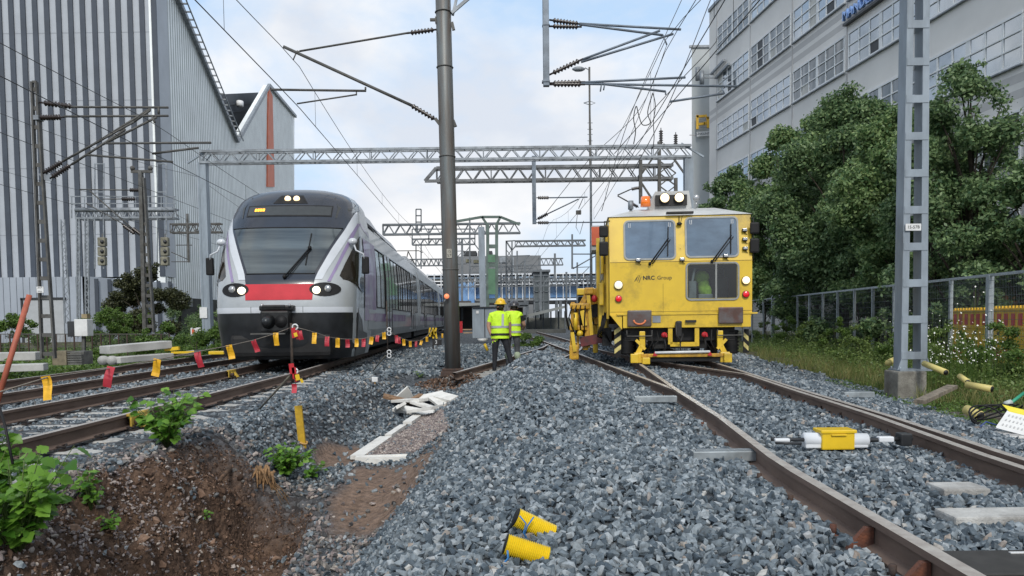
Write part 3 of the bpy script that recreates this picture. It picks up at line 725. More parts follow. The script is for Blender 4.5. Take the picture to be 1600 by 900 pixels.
# wiper, mirrors
mb = MB(); a = NS(.12, 1.94, .05); b = NS(.62, 2.6, .06); mb.tube([a, b], .018, 6); mb.tube([a + Vector((.06, -.01, 0)), b + Vector((.02, 0, -.04))], .012, 6)
mb.ball(a, .05, 8); mb.ball(b, .05, 8); wp = mb.build('wiper', BLACK, train)
mb = MB(); mb.bar(NS(.62, 2.96, .035), NS(.56, 2.22, .035), .025, .02); mb.build('wiper_blade', BLACK, wp)
for sg in (-1, 1):
    mb = MB(); p = SS(1.02, 2.78, sg, .0); q_ = p + Vector((sg * .10, -.10, .03)); mb.ball(q_, (.11, .09, .08), 12); mr_ = mb.build('mirror_mount', PALE, train)
    mb = MB(); r0 = q_ + Vector((sg * .02, 0, -.05)); r1 = r0 + Vector((sg * .06, -.04, -.16)); r2 = r1 + Vector((sg * .17, .0, -.08)); r3 = r2 + Vector((sg * .02, .02, -.12))
    mb.tube([r0, r1, r2, r3], .02, 7); mb.build('mirror_arm', PALE, mr_)
    mb = MB(); mb.box(r3 + Vector((sg * .02, .04, -.14)), (.17, .12, .40), bev=.03); mb.build('mirror_head', BLACK, mr_)
# carriages
SEC = [(-1.5, .5), (-1.62, .75), (-1.66, 1.2), (-1.66, 2.2), (-1.6, 3.0), (-1.5, 3.45), (-1.2, 3.72), (-.8, 3.86), (.8, 3.86), (1.2, 3.72), (1.5, 3.45), (1.6, 3.0), (1.66, 2.2), (1.66, 1.2), (1.62, .75), (1.5, .5)]
def su(z): return interp([(p[1], p[0]) for p in SEC[:7:-1]], z)
cars = [(3.2, 18.6), (19.0, 36.6), (37.0, 54.6), (55.0, 72.0)]
for ci, (v0, v1) in enumerate(cars):
    mb = MB(); n = len(SEC); mb.slab([(p[0], v0 if ci else 2.6, p[1]) for p in SEC], (0, v1 - (v0 if ci else 2.6), 0)); body = mb.build('carriage_body', SILV, train)
    mb = MB(); mb.box((0, (v0 + v1) / 2, .42), (2.6, v1 - v0 - 1, .4)); mb.build('underframe', UNDER, train)
    vb = v0 + (.0 if ci else -.9)
    # side: purple pattern, dark window band, doors
    if ci == 0:
        mb = MB(); sgrid(mb, 1, (.98, 3.0), lambda z: 1.92, lambda z: 3.9, .022, 8, 4)
        mb.add([(su(z) + .006, v, z) for v in (3.7, 12) for z in (.95, 1.18)], [(0, 2, 3, 1)]); mb.build('purple_pattern', PURP, train)
    else:
        mb = MB(); mb.add([(su(z) + .006, v, z) for v in (v0 + .3, v1 - .3) for z in (.95, 1.18)], [(0, 2, 3, 1)]); mb.build('purple_stripe', PURP, train)
    segs = []; v = v0 + .8; kk = 0
    while v < v1 - 1.5:
        if kk % 5 == 1: segs.append(('door', v, v + 1.5)); v += 1.65
        else: segs.append(('window', v, v + (1.3 if kk % 2 else 1.75))); v += (1.45 if kk % 2 else 1.95)
        kk += 1
    for kd, a, b in segs:
        for sg in (-1, 1):
            if sg < 0 and ci > 1: continue
            if kd == 'window':
                mb = MB(); zs_ = (1.35, 2.2, 2.92); vs = [(sg * (su(z) + .012), v_, z) for v_ in (a, b) for z in zs_]
                fs = [(0, 3, 4, 1), (1, 4, 5, 2)]; mb.add(vs, fs if sg > 0 else [f[::-1] for f in fs]); wd = mb.build('window', SIDEG, train)
                if sg > 0 and ci < 2:
                    mb = MB()
                    for v_ in (a, (a + b) / 2, b): mb.bar((su(1.35) + .014, v_, 1.33), (su(2.2) + .014, v_, 2.2), .035, .02, up=(1, 0, 0)); mb.bar((su(2.2) + .014, v_, 2.2), (su(2.92) + .014, v_, 2.92), .035, .02, up=(1, 0, 0))
                    mb.bar((su(1.34) + .016, a, 1.34), (su(1.34) + .016, b, 1.34), .025, .03); mb.bar((su(2.93) + .016, a, 2.93), (su(2.93) + .016, b, 2.93), .025, .03); mb.build('window_frame', UNDER, wd)
            else:
                mb = MB()
                for i in (0, 1):
                    x0 = a + i * .75; zs_ = (.62, 1.2, 2.2, 2.95)
                    vs = [(sg * (su(z) + .02), v_, z) for v_ in (x0, x0 + .72) for z in zs_]; fs = [(0, 4, 5, 1), (1, 5, 6, 2), (2, 6, 7, 3)]
                    mb.add(vs, fs if sg > 0 else [f[::-1] for f in fs])
                dr = mb.build('door', PALE, train)
                if sg > 0:
                    mb = MB()
                    for i in (0, 1):
                        x0 = a + i * .75 + .12; vs = [((su(z) + .026), v_, z) for v_ in (x0, x0 + .48) for z in (1.25, 2.2, 2.8)]; mb.add(vs, [(0, 3, 4, 1), (1, 4, 5, 2)])
                    mb.build('door_window', SIDEG, dr)
                    mb = MB()
                    for v_ in (a - .01, a + .74, a + 1.48): mb.bar((su(1.2) + .028, v_, .62), (su(2.2) + .028, v_, 2.2), .02, .02, up=(1, 0, 0)); mb.bar((su(2.2) + .028, v_, 2.2), (su(2.95) + .028, v_, 2.95), .02, .02, up=(1, 0, 0))
                    mb.build('door_seal', UNDER, dr)
    # cantrail glazing/grilles on the roof shoulder, roof boxes
    mb = MB(); a = v0 + .4
    for i in range(4 if ci == 0 else 0):
        x = a + i * .95; pts = [(1.49, 3.47), (1.24, 3.715)]
        mb.slab([(pts[0][0] + .02, x, pts[0][1] + .02), (pts[0][0] + .02, x + .8, pts[0][1] + .02), (pts[1][0] + .02, x + .8, pts[1][1] + .02), (pts[1][0] + .02, x, pts[1][1] + .02)], (.01, 0, .012))
    if mb.v: mb.build('roof_grille', UNDER, train)
    for (b0, b1, hh, ww) in ([(2.6, 7.5, .34, 2.5), (9, 14, .30, 2.3)] if ci == 0 else [(v0 + 1, v0 + 6, .3, 2.3), (v0 + 9, v0 + 15, .28, 2.2)]):
        mb = MB(); mb.slab([(-ww / 2, b0, 3.80), (ww / 2, b0, 3.80), (ww / 2 - .25, b0, 3.83 + hh), (-ww / 2 + .25, b0, 3.83 + hh)], (0, b1 - b0, 0)); mb.build('roof_box', ROOFM, train)
    if ci: 
        mb = MB(); mb.slab([(p[0] * .92, v0 - .45, p[1] * .96 + .02) for p in SEC], (0, .5, 0)); mb.build('gangway', UNDER, train)
    for wv in (v0 + 1.6, v0 + 4.0, v1 - 1.4) if ci == 0 else (v0 + 1.2, v1 - 1.2):
        for sx in (-.76, .76):
            mb = MB(); mb.tube([(sx - .065, wv if wv > 3.5 or ci else 3.0, .43), (sx + .065, wv if wv > 3.5 or ci else 3.0, .43)], .43, 24); mb.build('wheel', UNDER, train)
for sx in (-.76, .76):
    mb = MB(); mb.tube([(sx - .065, 1.35, .43), (sx + .065, 1.35, .43)], .43, 28); mb.build('wheel', mat('wheel_tyre_dark', (.03, .03, .032), .4, .5, .2, 8), train)
mb = MB(); mb.box((0, 1.2, .45), (2.3, 2.2, .5), bev=.1); mb.build('bogie_frame', UNDER, train)
mb = MB(); v = 31.0
mb.tube([(-.5, v, 3.9), (.4, v + 1.3, 4.5), (0, v - .2, 5.35)], .035, 6); mb.tube([(.5, v, 3.9), (-.4, v + 1.3, 4.5), (0, v - .2, 5.35)], .035, 6); mb.tube([(-.95, v - .2, 5.28), (-.7, v - .2, 5.4), (.7, v - .2, 5.4), (.95, v - .2, 5.28)], .03, 6)
mb.box((0, v + .4, 3.95), (1.4, 1.6, .12)); mb.build('pantograph', STEELD, train)
# ================================================================ YELLOW TRACK MACHINE
MGLASS = mat('machine_window_glass', (.06, .10, .15), .06, .35, .3, 2.0, c2=(.10, .16, .23), spec=1.0, coat=1.0, stretch=(1, 1, 2))
MGLD = bpy.data.materials.new('clear_cab_glass'); MGLD.use_nodes = True; _n = MGLD.node_tree.nodes; _l = MGLD.node_tree.links
_t = _n.new('ShaderNodeBsdfTransparent'); _t.inputs[0].default_value = (.72, .76, .74, 1); _g = _n.new('ShaderNodeBsdfGlossy'); _g.inputs['Roughness'].default_value = .03; _x = _n.new('ShaderNodeMixShader'); _x.inputs[0].default_value = .07
_l.new(_t.outputs[0], _x.inputs[1]); _l.new(_g.outputs[0], _x.inputs[2]); _l.new(_x.outputs[0], _n['Material Output'].inputs[0])
MFRAME = mat('window_rubber_grey', (.28, .29, .28), .5, .1, .1, 6)
MWHITE = mat('machine_roof_white', (.55, .56, .55), .5, 0, .1, 2, grime=.35)
BLKM = mat('machine_black_frame', (.02, .02, .02), .55, .1, .3, 8, grime=.2)
BEIGE = mat('machine_beige_panel', (.42, .42, .36), .5, 0, .1, 3, grime=.4)
PLATE = mat('scratched_buffer_plate', (.12, .11, .11), .5, .3, .35, 5, c2=(.10, .05, .04), grime=.5)
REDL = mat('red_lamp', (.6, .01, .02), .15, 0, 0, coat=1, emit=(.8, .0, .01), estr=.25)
ORANGE = mat('orange_beacon', (.8, .18, .01), .2, 0, .1, 6, coat=1, emit=(1, .2, .0), estr=.15)
REDB = mat('red_painted_beam', (.16, .03, .03), .6, 0, .35, 5, c2=(.06, .03, .03), grime=.6)
ORR = mat('orange_red_box', (.62, .12, .05), .5, 0, .1, 3)
MR = math.atan(-.09)
mc = thing('track_machine', 'yellow railway maintenance machine with two upper windscreens and lamps on its roof', 'rail vehicle', (interp(RTC, 15.6) + .05, 15.5, 0), MR, local=True)
# local: x right, y back, z up ; 1 m ~ 72 px at the front ; u=(px-1062)/72
def mu(px): return (px - 1062) / 73.0
def mz(py): return (571 - py) / 73.0
Zb, Zk, Zt = 1.02, 2.13, 3.10
def yf(z): return 0 if z <= Zk else (z - Zk) * .16
xl, xr = -1.47, 1.46
# front wall with three openings: strips
def fr(x, z, e=0): return Vector((x, yf(z) - e, z))
wins = [(mu(979), mu(1053), mz(410), mz(353), 'w'), (mu(1072), mu(1147), mz(408), mz(350), 'w'), (mu(1072), mu(1147), mz(473), mz(420), 'd')]
mb = MB()
L_ = 9.0
prof = [(xl, Zb), (xl, Zk), (xl, Zt), (xr, Zt), (xr, Zk), (xr, Zb)]
hx0, hx1, hz0, hz1 = mu(1073), mu(1146), mz(472), mz(421)
for a_, b_, c_, d_ in ((xl, hx0, Zb, Zk), (hx1, xr, Zb, Zk), (hx0, hx1, Zb, hz0), (hx0, hx1, hz1, Zk)): mb.add([fr(a_, c_), fr(b_, c_), fr(b_, d_), fr(a_, d_)], [(0, 1, 2, 3)])
mb.add([fr(xl, Zk), fr(xr, Zk), fr(xr, Zt), fr(xl, Zt)], [(0, 1, 2, 3)])
B_ = [(xl, 3.2, Zb), (xl, 3.2, Zt), (xr, 3.2, Zt), (xr, 3.2, Zb)]
mb.add([fr(xl, Zb), fr(xl, Zk), fr(xl, Zt), B_[1], B_[0]], [(0, 1, 2, 3, 4)]); mb.add([fr(xr, Zb), fr(xr, Zk), fr(xr, Zt), B_[2], B_[3]], [(4, 3, 2, 1, 0)])
mb.add(B_, [(0, 1, 2, 3)]); mb.add([fr(xl, Zb), fr(xr, Zb), B_[3], B_[0]], [(0, 3, 2, 1)])
cab = mb.build('cab', YEL, mc)
mb = MB(); SEAM = mat('seam_dark_yellow', (.20, .13, .02), .7, 0, 0)  # thin dark yellow strips drawn as panel joints
mb.box((0, -.001, Zk), (2.92, .004, .010)); mb.box((-.36, -.001, 1.35), (.006, .004, .64)); mb.box((mu(1062), -.001 + .05, 2.4), (.006, .09, .01)); mb.box((0, -.001, 1.09), (2.92, .004, .008)); mb.build('panel_seam', SEAM, cab)
def rrect(x0, x1, z0, z1, r, n=5):
    pts = []
    for cx, cz, a0 in ((x1 - r, z1 - r, 0), (x0 + r, z1 - r, 90), (x0 + r, z0 + r, 180), (x1 - r, z0 + r, 270)):
        for i in range(n + 1):
            a = R(a0 + 90 * i / n); pts.append((cx + r * math.cos(a), cz + r * math.sin(a)))
    return pts
for (x0, x1, z0, z1, kd) in wins:
    o_ = rrect(x0 - .035, x1 + .035, z0 - .035, z1 + .035, .11); i_ = rrect(x0, x1, z0, z1, .08)
    mb = MB(); n = len(o_); mb.add([fr(p[0], p[1], .022) for p in o_] + [fr(p[0], p[1], .022) for p in i_] + [fr(p[0], p[1], 0) for p in o_], [(i, n + i, n + (i + 1) % n, (i + 1) % n)[::-1] for i in range(n)] + [(i, (i + 1) % n, 2 * n + (i + 1) % n, 2 * n + i)[::-1] for i in range(n)])
    wf = mb.build('window_frame', MFRAME, mc)
    mb = MB(); mb.add([fr(p[0], p[1], .010) for p in i_], [tuple(range(n))[::-1]]); mb.build('pane', MGLASS if kd == 'w' else MGLD, wf)
    if kd == 'w':
        mb = MB()
        for s_ in (x0 + .09, x1 - .09):
            mb.bar(fr(s_ - .018, z1 - .03, .014), fr(s_ - .018, z1 - .12, .014), .008, .004, up=(0, 1, 0)); mb.bar(fr(s_ + .018, z1 - .03, .014), fr(s_ + .018, z1 - .12, .014), .008, .004, up=(0, 1, 0)); mb.bar(fr(s_ - .018, z1 - .12, .014), fr(s_ + .018, z1 - .12, .014), .008, .004)
        mb.build('suction_mark', WHITE, wf)
        mb = MB(); a = fr(x0 + .50, z0 - .12, .05); b = fr(x1 - .12, z0 + .42, .06); mb.tube([a, b], .014, 6); mb.tube([a + Vector((.05, 0, 0)), b + Vector((.04, 0, -.03))], .010, 6); mb.ball(a, .035, 8)
        mb.bar(fr(x1 - .12, z0 + .66, .04), fr(x1 - .14, z0 + .04, .04), .02, .015); mb.build('wiper', BLACK, wf)
    else:
        mb = MB(); mb.bar(fr(mu(1115), z0, .016), fr(mu(1115), z1, .016), .035, .012, up=(0, 1, 0)); mb.build('mullion', MFRAME, wf)
pass
mb = MB(); mb.box((.1, 1.9, 1.6), (2.3, .05, 1.0)); mb.box((-.35, 1.0, 1.6), (.05, 1.8, 1.0)); mb.box((.6, 1.0, Zb + .03), (1.7, 1.9, .04)); mb.build('cab_lining', mat('cab_interior', (.05, .055, .055), .8, 0, .3, 3), mc)
mb = MB(); mb.box((.95, .9, 1.5), (.42, .12, .7), bev=.05); mb.box((.95, .7, 1.25), (.42, .4, .12), bev=.04); mb.build('driver_seat', BLKM, mc)
mb = MB(); mb.box((.28, .35, 1.45), (.16, .3, .55), bev=.02); mb.bar((.2, .2, 1.3), (.32, .2, 2.0), .04); mb.box((.55, .3, 1.35), (.3, .2, .2), bev=.02); mb.build('control_desk', mat('desk_grey', (.16, .2, .22), .6, 0, .2, 5), mc)
mb = MB()
mb.ball((.52, .55, 1.82), (.17, .10, .15), 12); mb.ball((.56, .53, 1.62), (.13, .09, .22), 12); mb.ball((.64, .5, 1.50), (.09, .07, .16), 10); mb.build('pane_vest_shape', mat('vest_green', (.34, .62, .05), .7, 0, .25, 9), mc)  # green shapes added for the hi-vis vest showing in the lower pane
# roof
mb = MB()
b0 = [fr(xl - .03, Zt, .03), fr(xr + .03, Zt, .03), Vector((xr + .03, 3.3, Zt)), Vector((xl - .03, 3.3, Zt))]
t0 = [Vector((mu(1000), 1.1, 3.38)), Vector((mu(1127), 1.1, 3.38)), Vector((mu(1127), 3.2, 3.42)), Vector((mu(1000), 3.2, 3.42))]
mb.add(b0 + t0, [(0, 1, 5, 4), (1, 2, 6, 5), (2, 3, 7, 6), (3, 0, 4, 7), (4, 5, 6, 7), (3, 2, 1, 0)]); mb.build('roof', MWHITE, mc)
mb = MB(); mb.box((mu(1062), .1, Zt + .05), (.56, .10, .05), bev=.01); mb.build('roof_bar', BLKM, mc)
mb = MB(); mb.slab([(mu(1020), 1.15, 3.37), (mu(1092), 1.15, 3.37), (mu(1087), 1.15, 3.78), (mu(1033), 1.15, 3.78)], (0, 1.0, 0)); pod = mb.build('lamp_pod', MWHITE, mc)
mb = MB(); mb.box((mu(1058), 1.10, 3.57), (.69, .08, .23)); mb.build('lamp_board', BLKM, pod)
for px in (1047, 1070):
    mb = MB(); mb.tube([(mu(px), 1.06, 3.61), (mu(px), .98, 3.61)], [.11, .115], 18); lp = mb.build('roof_lamp', BLKM, mc)
    mb = MB(); mb.ball((mu(px), .985, 3.61), (.102, .03, .102), 16); mb.build('lit_lens', WARML, lp)
mb = MB(); mb.tube([(mu(1016), .95, 3.42), (mu(1016), .95, 3.64)], [.115, .10], 14); mb.build('beacon', ORANGE, mc)
mb = MB(); mb.tube([(mu(992), .9, 3.36), (mu(992), .9, 3.55)], .06, 12); mb.tube([(mu(992), .9, 3.2), (mu(992), .9, 3.36)], .03, 8); mb.build('antenna_can', STEEL, mc)
mb = MB(); mb.tube([(mu(1096), .9, 3.36), (mu(1096), .9, 3.5)], .012, 6); mb.ball((mu(1096), .88, 3.57), (.075, .04, .075), 12); mb.build('work_lamp', LENS, mc)
# lettering
M4 = frame(mc.matrix_world.to_3x3() @ Vector((0, 0, 0)), (1, 0, 0), (0, 0, 1)).copy()
M4 = Matrix.Translation(fr(mu(1027), mz(440), .004)) @ Matrix.Rotation(R(90), 4, 'X')
LET = mat('black_lettering', (.02, .02, .02), .5, 0, 0)
text_mesh('lettering', 'NRC', .118, LET, Matrix.Translation(fr(mu(1005), mz(440), .004)) @ Matrix.Rotation(R(90), 4, 'X'), mc, .002, 'LEFT', bold=.003)
text_mesh('lettering', 'Group', .115, LET, Matrix.Translation(fr(mu(1026.5), mz(440), .004)) @ Matrix.Rotation(R(90), 4, 'X'), mc, .002, 'LEFT')
mb = MB()
for i, (za, zb) in enumerate(((0, .09), (.02, .13), (.0, .13), (-.03, .10))):
    x = mu(992.5) + i * .03; mb.bar(fr(x, mz(445) + za, .004), fr(x + .05, mz(445) + zb, .004), .010, .004, up=(0, 1, 0))
mb.build('logo_strokes', LET, mc)
# lamps on the front
def lampf(px, py, r_, m_, name):
    c = fr(mu(px), mz(py)); mb = MB(); mb.tube([c, c + Vector((0, -.05, 0))], [r_ * 1.1, r_ * 1.12], 18); l = mb.build(name, STEELD, mc)
    mb = MB(); mb.ball(c + Vector((0, -.05, 0)), (r_, r_ * .4, r_), 16); mb.build('lens', m_, l)
lampf(968, 450, .085, mat('dim_headlamp', (.8, .75, .6), .2, 0, 0, emit=(1, .85, .55), estr=.55), 'headlight'); lampf(1159, 446, .078, WARML, 'headlight')
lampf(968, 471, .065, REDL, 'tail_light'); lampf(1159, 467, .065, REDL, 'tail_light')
for px, py in ((1158, 370), (1158, 384), (1158, 398), (998, 413), (1064, 413), (1129, 409)):
    c = fr(mu(px), mz(py), .05); mb = MB(); mb.box(c, (.10, .07, .07), bev=.012); fl = mb.build('work_light', BLKM, mc)
    mb = MB(); mb.box(c + Vector((0, -.038, .005)), (.085, .01, .05), bev=.004); mb.build('lens', LENS, fl)
    mb = MB(); mb.tube([c + Vector((0, .05, -.02)), c + Vector((.02, 0, -.07)), c + Vector((.06, .03, -.09))], .006, 5); mb.build('cable', BLACK, fl)
mb = MB(); c = fr(mu(1061), mz(358), .06); mb.ball(c, (.06, .06, .035), 10); mb.tube([c, fr(mu(1061), mz(346), .04)], .008, 5); mb.tube([c + Vector((.02, 0, 0)), fr(mu(1066), mz(346), .04)], .005, 5); mb.build('camera_dome', BLKM, mc)
# mirrors
for sg, px in ((-1, 946), (1, 1176)):
    x = xl - .1 if sg < 0 else xr + .02
    mb = MB(); mb.tube([(sg * 1.45, .15, 3.02), (x, .0, 3.0), (x, -.02, 2.1)], .012, 6); ar = mb.build('mirror_arm', BLKM, mc)
    for z, h in ((2.78, .24), (2.42, .30)):
        mb = MB(); mb.box((x + sg * .02, -.03, z), (.19, .08, h), bev=.035); mb.build('mirror', BLACK, ar)
# front beam
mb = MB(); mb.box((mu(1070), -.03, .90), (2.62, .10, .30), bev=.008); mb.box((mu(1070), .0, 1.035), (2.88, .2, .03))
for x0, x1, s_ in ((-1.46, -1.22, 1), (1.46, 1.24, -1)):
    mb.slab([(x0, -.06, 1.02), (x1, -.06, 1.02), (x1, -.06, .72)], (0, .06, 0))
mb.build('front_beam', YEL, mc)
for px, py in ((999, 498), (1135, 495)):
    mb = MB(); mb.box((mu(px), -.13, mz(py) - .05), (.50, .05, .34), bev=.03); bp_ = mb.build('buffer_plate', PLATE, mc)
    mb = MB(); mb.tube([(mu(px), -.11, mz(py) - .05), (mu(px), 0, mz(py) - .05)], .11, 12); mb.build('buffer_stem', BLKM, bp_)
mb = MB(); mb.tube([(mu(999) + .12 * math.cos(a), -.16, mz(504) - .09 * abs(math.sin(a))) for a in [math.pi * i / 8 for i in range(9)]], .02, 6); mb.build('paint_smile', mat('orange_scrawl', (.7, .2, .08), .6, 0, 0), mc)
mb = MB(); mb.box((mu(1025), -.09, .93), (.17, .01, .14)); mb.build('data_plate', STEEL, mc)
# steps under the buffers
for px in (999, 1135):
    mb = MB(); x = mu(px); mb.tube([(x - .26, -.1, .70), (x - .26, -.12, .58), (x + .26, -.12, .58), (x + .26, -.1, .70)], .013, 6); mb.build('foot_step', STEELD, mc)
# draw hook and hoses
mb = MB(); mb.box((mu(1058), -.12, .72), (.12, .12, .34), bev=.03); mb.tube([(mu(1054), -.16, .86), (mu(1054), -.2, .6), (mu(1060), -.2, .46), (mu(1064), -.16, .62)], .025, 7); mb.tube([(mu(1060), -.16, .5), (mu(1060), -.17, .22)], .012, 6); mb.box((mu(1076), -.12, .88), (.22, .05, .05)); mb.build('draw_hook', BLKM, mc)
mb = MB(); x0, x1 = mu(1046), mu(1086)
for a, b in (((x0, .76), (x0, .40)), ((x1, .76), (x1, .36)), ((x0, .40), (x1, .40))): mb.bar((a[0], -.02, a[1]), (b[0], -.02, b[1]), .09, .06, up=(0, 1, 0))
mb.build('coupling_frame', YEL, mc)
for px in (1036, 1096):
    mb = MB(); mb.ball((mu(px), -.16, .60), (.07, .05, .06), 9); mb.bar((mu(px), -.2, .64), (mu(px) + .05, -.2, .56), .03); hz_ = mb.build('brake_tap', REDP, mc)
    mb = MB(); mb.tube([(mu(px), -.14, .55), (mu(px) + .03, -.17, .35), (mu(px) - .03, -.12, .18)], .02, 7); mb.build('brake_hose', BLACK, hz_)
# undercarriage: dark chassis, wheels, jacks
mb = MB(); mb.box((0, 2.5, .72), (2.3, 4.6, .5)); mb.box((0, .9, .45), (1.1, 1.2, .3)); mb.box((0, 9, .85), (2.2, 9, .5)); mb.build('chassis', BLKM, mc)
for y in (.75, 3.0, 8.5, 10.5):
    for sx in (-.76, .76):
        mb = MB(); mb.tube([(sx - .065, y, .40), (sx + .065, y, .40)], .40, 26); mb.build('rail_wheel', mat('rail_wheel_steel', (.05, .045, .042), .5, .5, .3, 8), mc)
for sg in (-1, 1):
    x = sg * 1.10
    for i in range(7):
        pass
    mb = MB(); pts = []; rr = []
    for i in range(15): pts.append((x, .35, .18 + .036 * i)); rr.append(.17 if i % 2 else .135)
    mb.tube(pts, rr, 14); mb.build('air_spring', BLACK, mc)
    mb = MB(); mb.box((sg * .80, -.02, .50), (.12, .10, .36), bev=.015); mb.bar((sg * .80, -.03, .40), (sg * .92, -.03, .16), .10, .08, up=(0, 1, 0)); mb.bar((sg * .93, -.03, .5), (sg * .74, -.05, .30), .06, .06, up=(0, 1, 0)); mb.box((sg * .88, -.12, .13), (.2, .16, .22), bev=.02); mb.build('sweeper_arm', YEL, mc)
    mb = MB(); mb.tube([(sg * .62, -.1, .70), (sg * .60, -.12, .45), (sg * .70, -.1, .25)], .016, 6); mb.tube([(sg * .50, 0, .72), (sg * .46, -.06, .5), (sg * .60, -.1, .3)], .014, 6); mb.build('hydraulic_hose', BLACK, mc)
    mb = MB(); mb.slab([(sg * .56 - .05, -.26, .17), (sg * .56 + .05, -.26, .17), (sg * .56, -.26, .26)], (0, .02, 0)); mb.build('red_triangle', REDP, mc)
mb = MB(); mb.box((0, -.15, .10), (1.8, .05, .10)); mb.build('rubber_apron', BLACK, mc)
mb = MB(); mb.box((0, -.17, .175), (1.68, .10, .07), bev=.01); mb.build('apron_beam', YELD, mc)
mb = MB(); mb.tube([(-.56, -.24, .235), (.56, -.24, .25)], .028, 10); mb.build('white_rod', WHITE, mc)
for x in (-.98, -.74, .92):
    mb = MB(); mb.box((x, -.22, .12 if x != -.74 else .07), (.16, .14, .19 if x != -.74 else .14), bev=.015); mb.build('end_block', YEL, mc)
# hazard striped panel, left side, side equipment
mb = MB()
mb.cm = 0; mb.box((-1.30, .2, .45), (.14, .02, .62))
mb.cm = 1
for i in range(3):
    z = .2 + i * .2; mb.slab([(-1.37, .187, z), (-1.23, .187, z + .10), (-1.23, .187, z + .20), (-1.37, .187, z + .10)], (0, -.004, 0))
mb.build('hazard_panel', [BLACK, mat('hazard_yellow', (.65, .55, .2), .5, 0, .2, 8)], mc)
mb = MB(); mb.cm = 0; mb.box((1.38, .2, .45), (.12, .02, .5)); mb.cm = 1
for i in range(2):
    z = .24 + i * .2; mb.slab([(1.33, .187, z + .10), (1.43, .187, z), (1.43, .187, z + .10), (1.33, .187, z + .2)], (0, -.004, 0))
mb.build('hazard_panel', [BLACK, MATS['hazard_yellow']], mc)
# rear body and side gear, visible beyond the cab's left edge
mb = MB(); mb.box((-.1, 7.4, 2.1), (2.6, 8.2, 1.7), bev=.05); mb.build('engine_housing', BEIGE, mc)
mb = MB(); mb.box((-1.52, 4.0, 3.02), (.52, 1.3, .62)); mb.build('cooler_box', mat('cooler_grey', (.4, .42, .43), .5, 0, .1, 4), mc)
mb = MB(); mb.box((-1.68, 3.33, 3.06), (.20, .06, .46)); mb.build('cooler_panel', ORR, mc)
mb = MB()
for z, y in ((1.25, 3.6), (1.9, 3.6)): mb.box((-1.36, 5.2, z), (.28, 4, .12), bev=.02)
for y in (3.4, 4.4, 5.5, 6.8): mb.bar((-1.42, y, .75), (-1.42, y, 2.6), .10, .10)
mb.bar((-1.50, .35, .95), (-1.50, .35, 2.95), .05, .05); mb.bar((-1.53, .9, .5), (-1.53, .9, 3.0), .04, .04)
mb.bar((-1.52, 1.3, .45), (-1.52, 1.3, 2.3), .16, .08); mb.box((-1.58, 1.8, 1.0), (.2, 1.6, .9), bev=.03)
mb.build('side_frame', YEL, mc)
mb = MB(); mb.box((-1.58, 2.2, 2.35), (.06, 1.9, 1.05), bev=.02); mb.box((-1.60, 4.3, 2.1), (.10, 1.6, 1.5), bev=.02); mb.build('side_panel', BEIGE, mc)
mb = MB(); mb.box((-1.85, 3.0, 1.62), (.62, 1.2, .16), bev=.02); mb.box((-1.72, 2.6, .62), (.12, .3, 1.0), bev=.02); mb.box((-1.66, 1.9, 1.9), (.08, .12, 1.9)); mb.box((-1.9, 3.6, .75), (.10, .2, 1.1)); mb.build('outrigger_frame', YEL, mc)
mb = MB(); mb.box((-1.85, 3.2, 1.28), (.58, .9, .46), bev=.03)
for i in range(5): mb.tube([(-1.62 - .05 * i, 2.5, 1.55), (-1.7 - .06 * i, 2.3, 1.25), (-1.6 - .05 * i, 2.4, .8)], .02, 6)
mb.build('valve_block', BLKM, mc)
mb = MB(); mb.box((-1.62, 2.4, 1.5), (.3, 1.1, .34), bev=.02); mb.box((-1.75, 3.5, 1.42), (.5, .8, .25), bev=.02); mb.build('side_bracket', YELD, mc)
mb = MB(); mb.box((-1.66, 2.6, 1.15), (.28, 1.6, .3)); mb.box((-1.5, 1.2, .55), (.2, .8, .4)); mb.build('hydraulic_block', BLKM, mc)
mb = MB(); mb.box((-1.62, .95, 1.5), (.10, .4, .5), bev=.02); mb.box((-1.60, .95, 2.2), (.06, .35, .5), bev=.02); mb.build('side_locker', YEL, mc)
mb = MB()
for i in range(6): mb.tube([(-1.48 - .03 * i, .6 + .15 * i, 1.1), (-1.6 - .02 * i, .5 + .1 * i, .75 - .04 * i), (-1.45, .7 + .2 * i, .45)], .018, 6)
mb.build('hose_bundle', BLACK, mc)
# swung-out working head on the left: frame with cylinders, pad and red beam
wx, wy = mu(903) + .08, 1.6
head = MB()
for dx, z0, z1, r_ in ((-.20, .16, 1.35, .045), (.18, .3, 1.5, .06), (-.05, .25, 1.2, .03)): head.bar((wx + dx, wy, z0), (wx + dx * .8, wy + .05, z1), r_ * 2, r_ * 2)
head.box((wx, wy, 1.25), (.46, .3, .14), bev=.03); head.box((wx - .04, wy - .02, .75), (.40, .25, .12), bev=.03); head.box((wx - .14, wy, .18), (.22, .3, .34), bev=.03)
head.bar((wx + .02, wy, 1.25), (wx + .22, wy, 1.62), .12, .12); head.box((wx + .22, wy, 1.6), (.22, .2, .16), bev=.03); head.box((wx + .12, wy, .38), (.14, .2, .3), bev=.03)
hd = head.build('working_head', YELD, mc)
mb = MB(); mb.bar((wx + .2, wy - .05, 1.5), (wx + .28, wy - .05, .45), .08, .06, up=(0, 1, 0)); mb.bar((wx + .05, wy - .16, 1.15), (wx + .12, wy - .16, .8), .10, .06, up=(0, 1, 0)); mb.bar((wx - .18, wy - .16, .65), (wx - .12, wy - .16, .2), .08, .06, up=(0, 1, 0)); mb.ball((wx + .0, wy - .2, .62), .075, 10); mb.tube([(wx - .1, wy - .18, 1.1), (wx - .1, wy - .18, .7)], .05, 10); mb.build('head_cylinder', YEL, hd)
mb = MB()
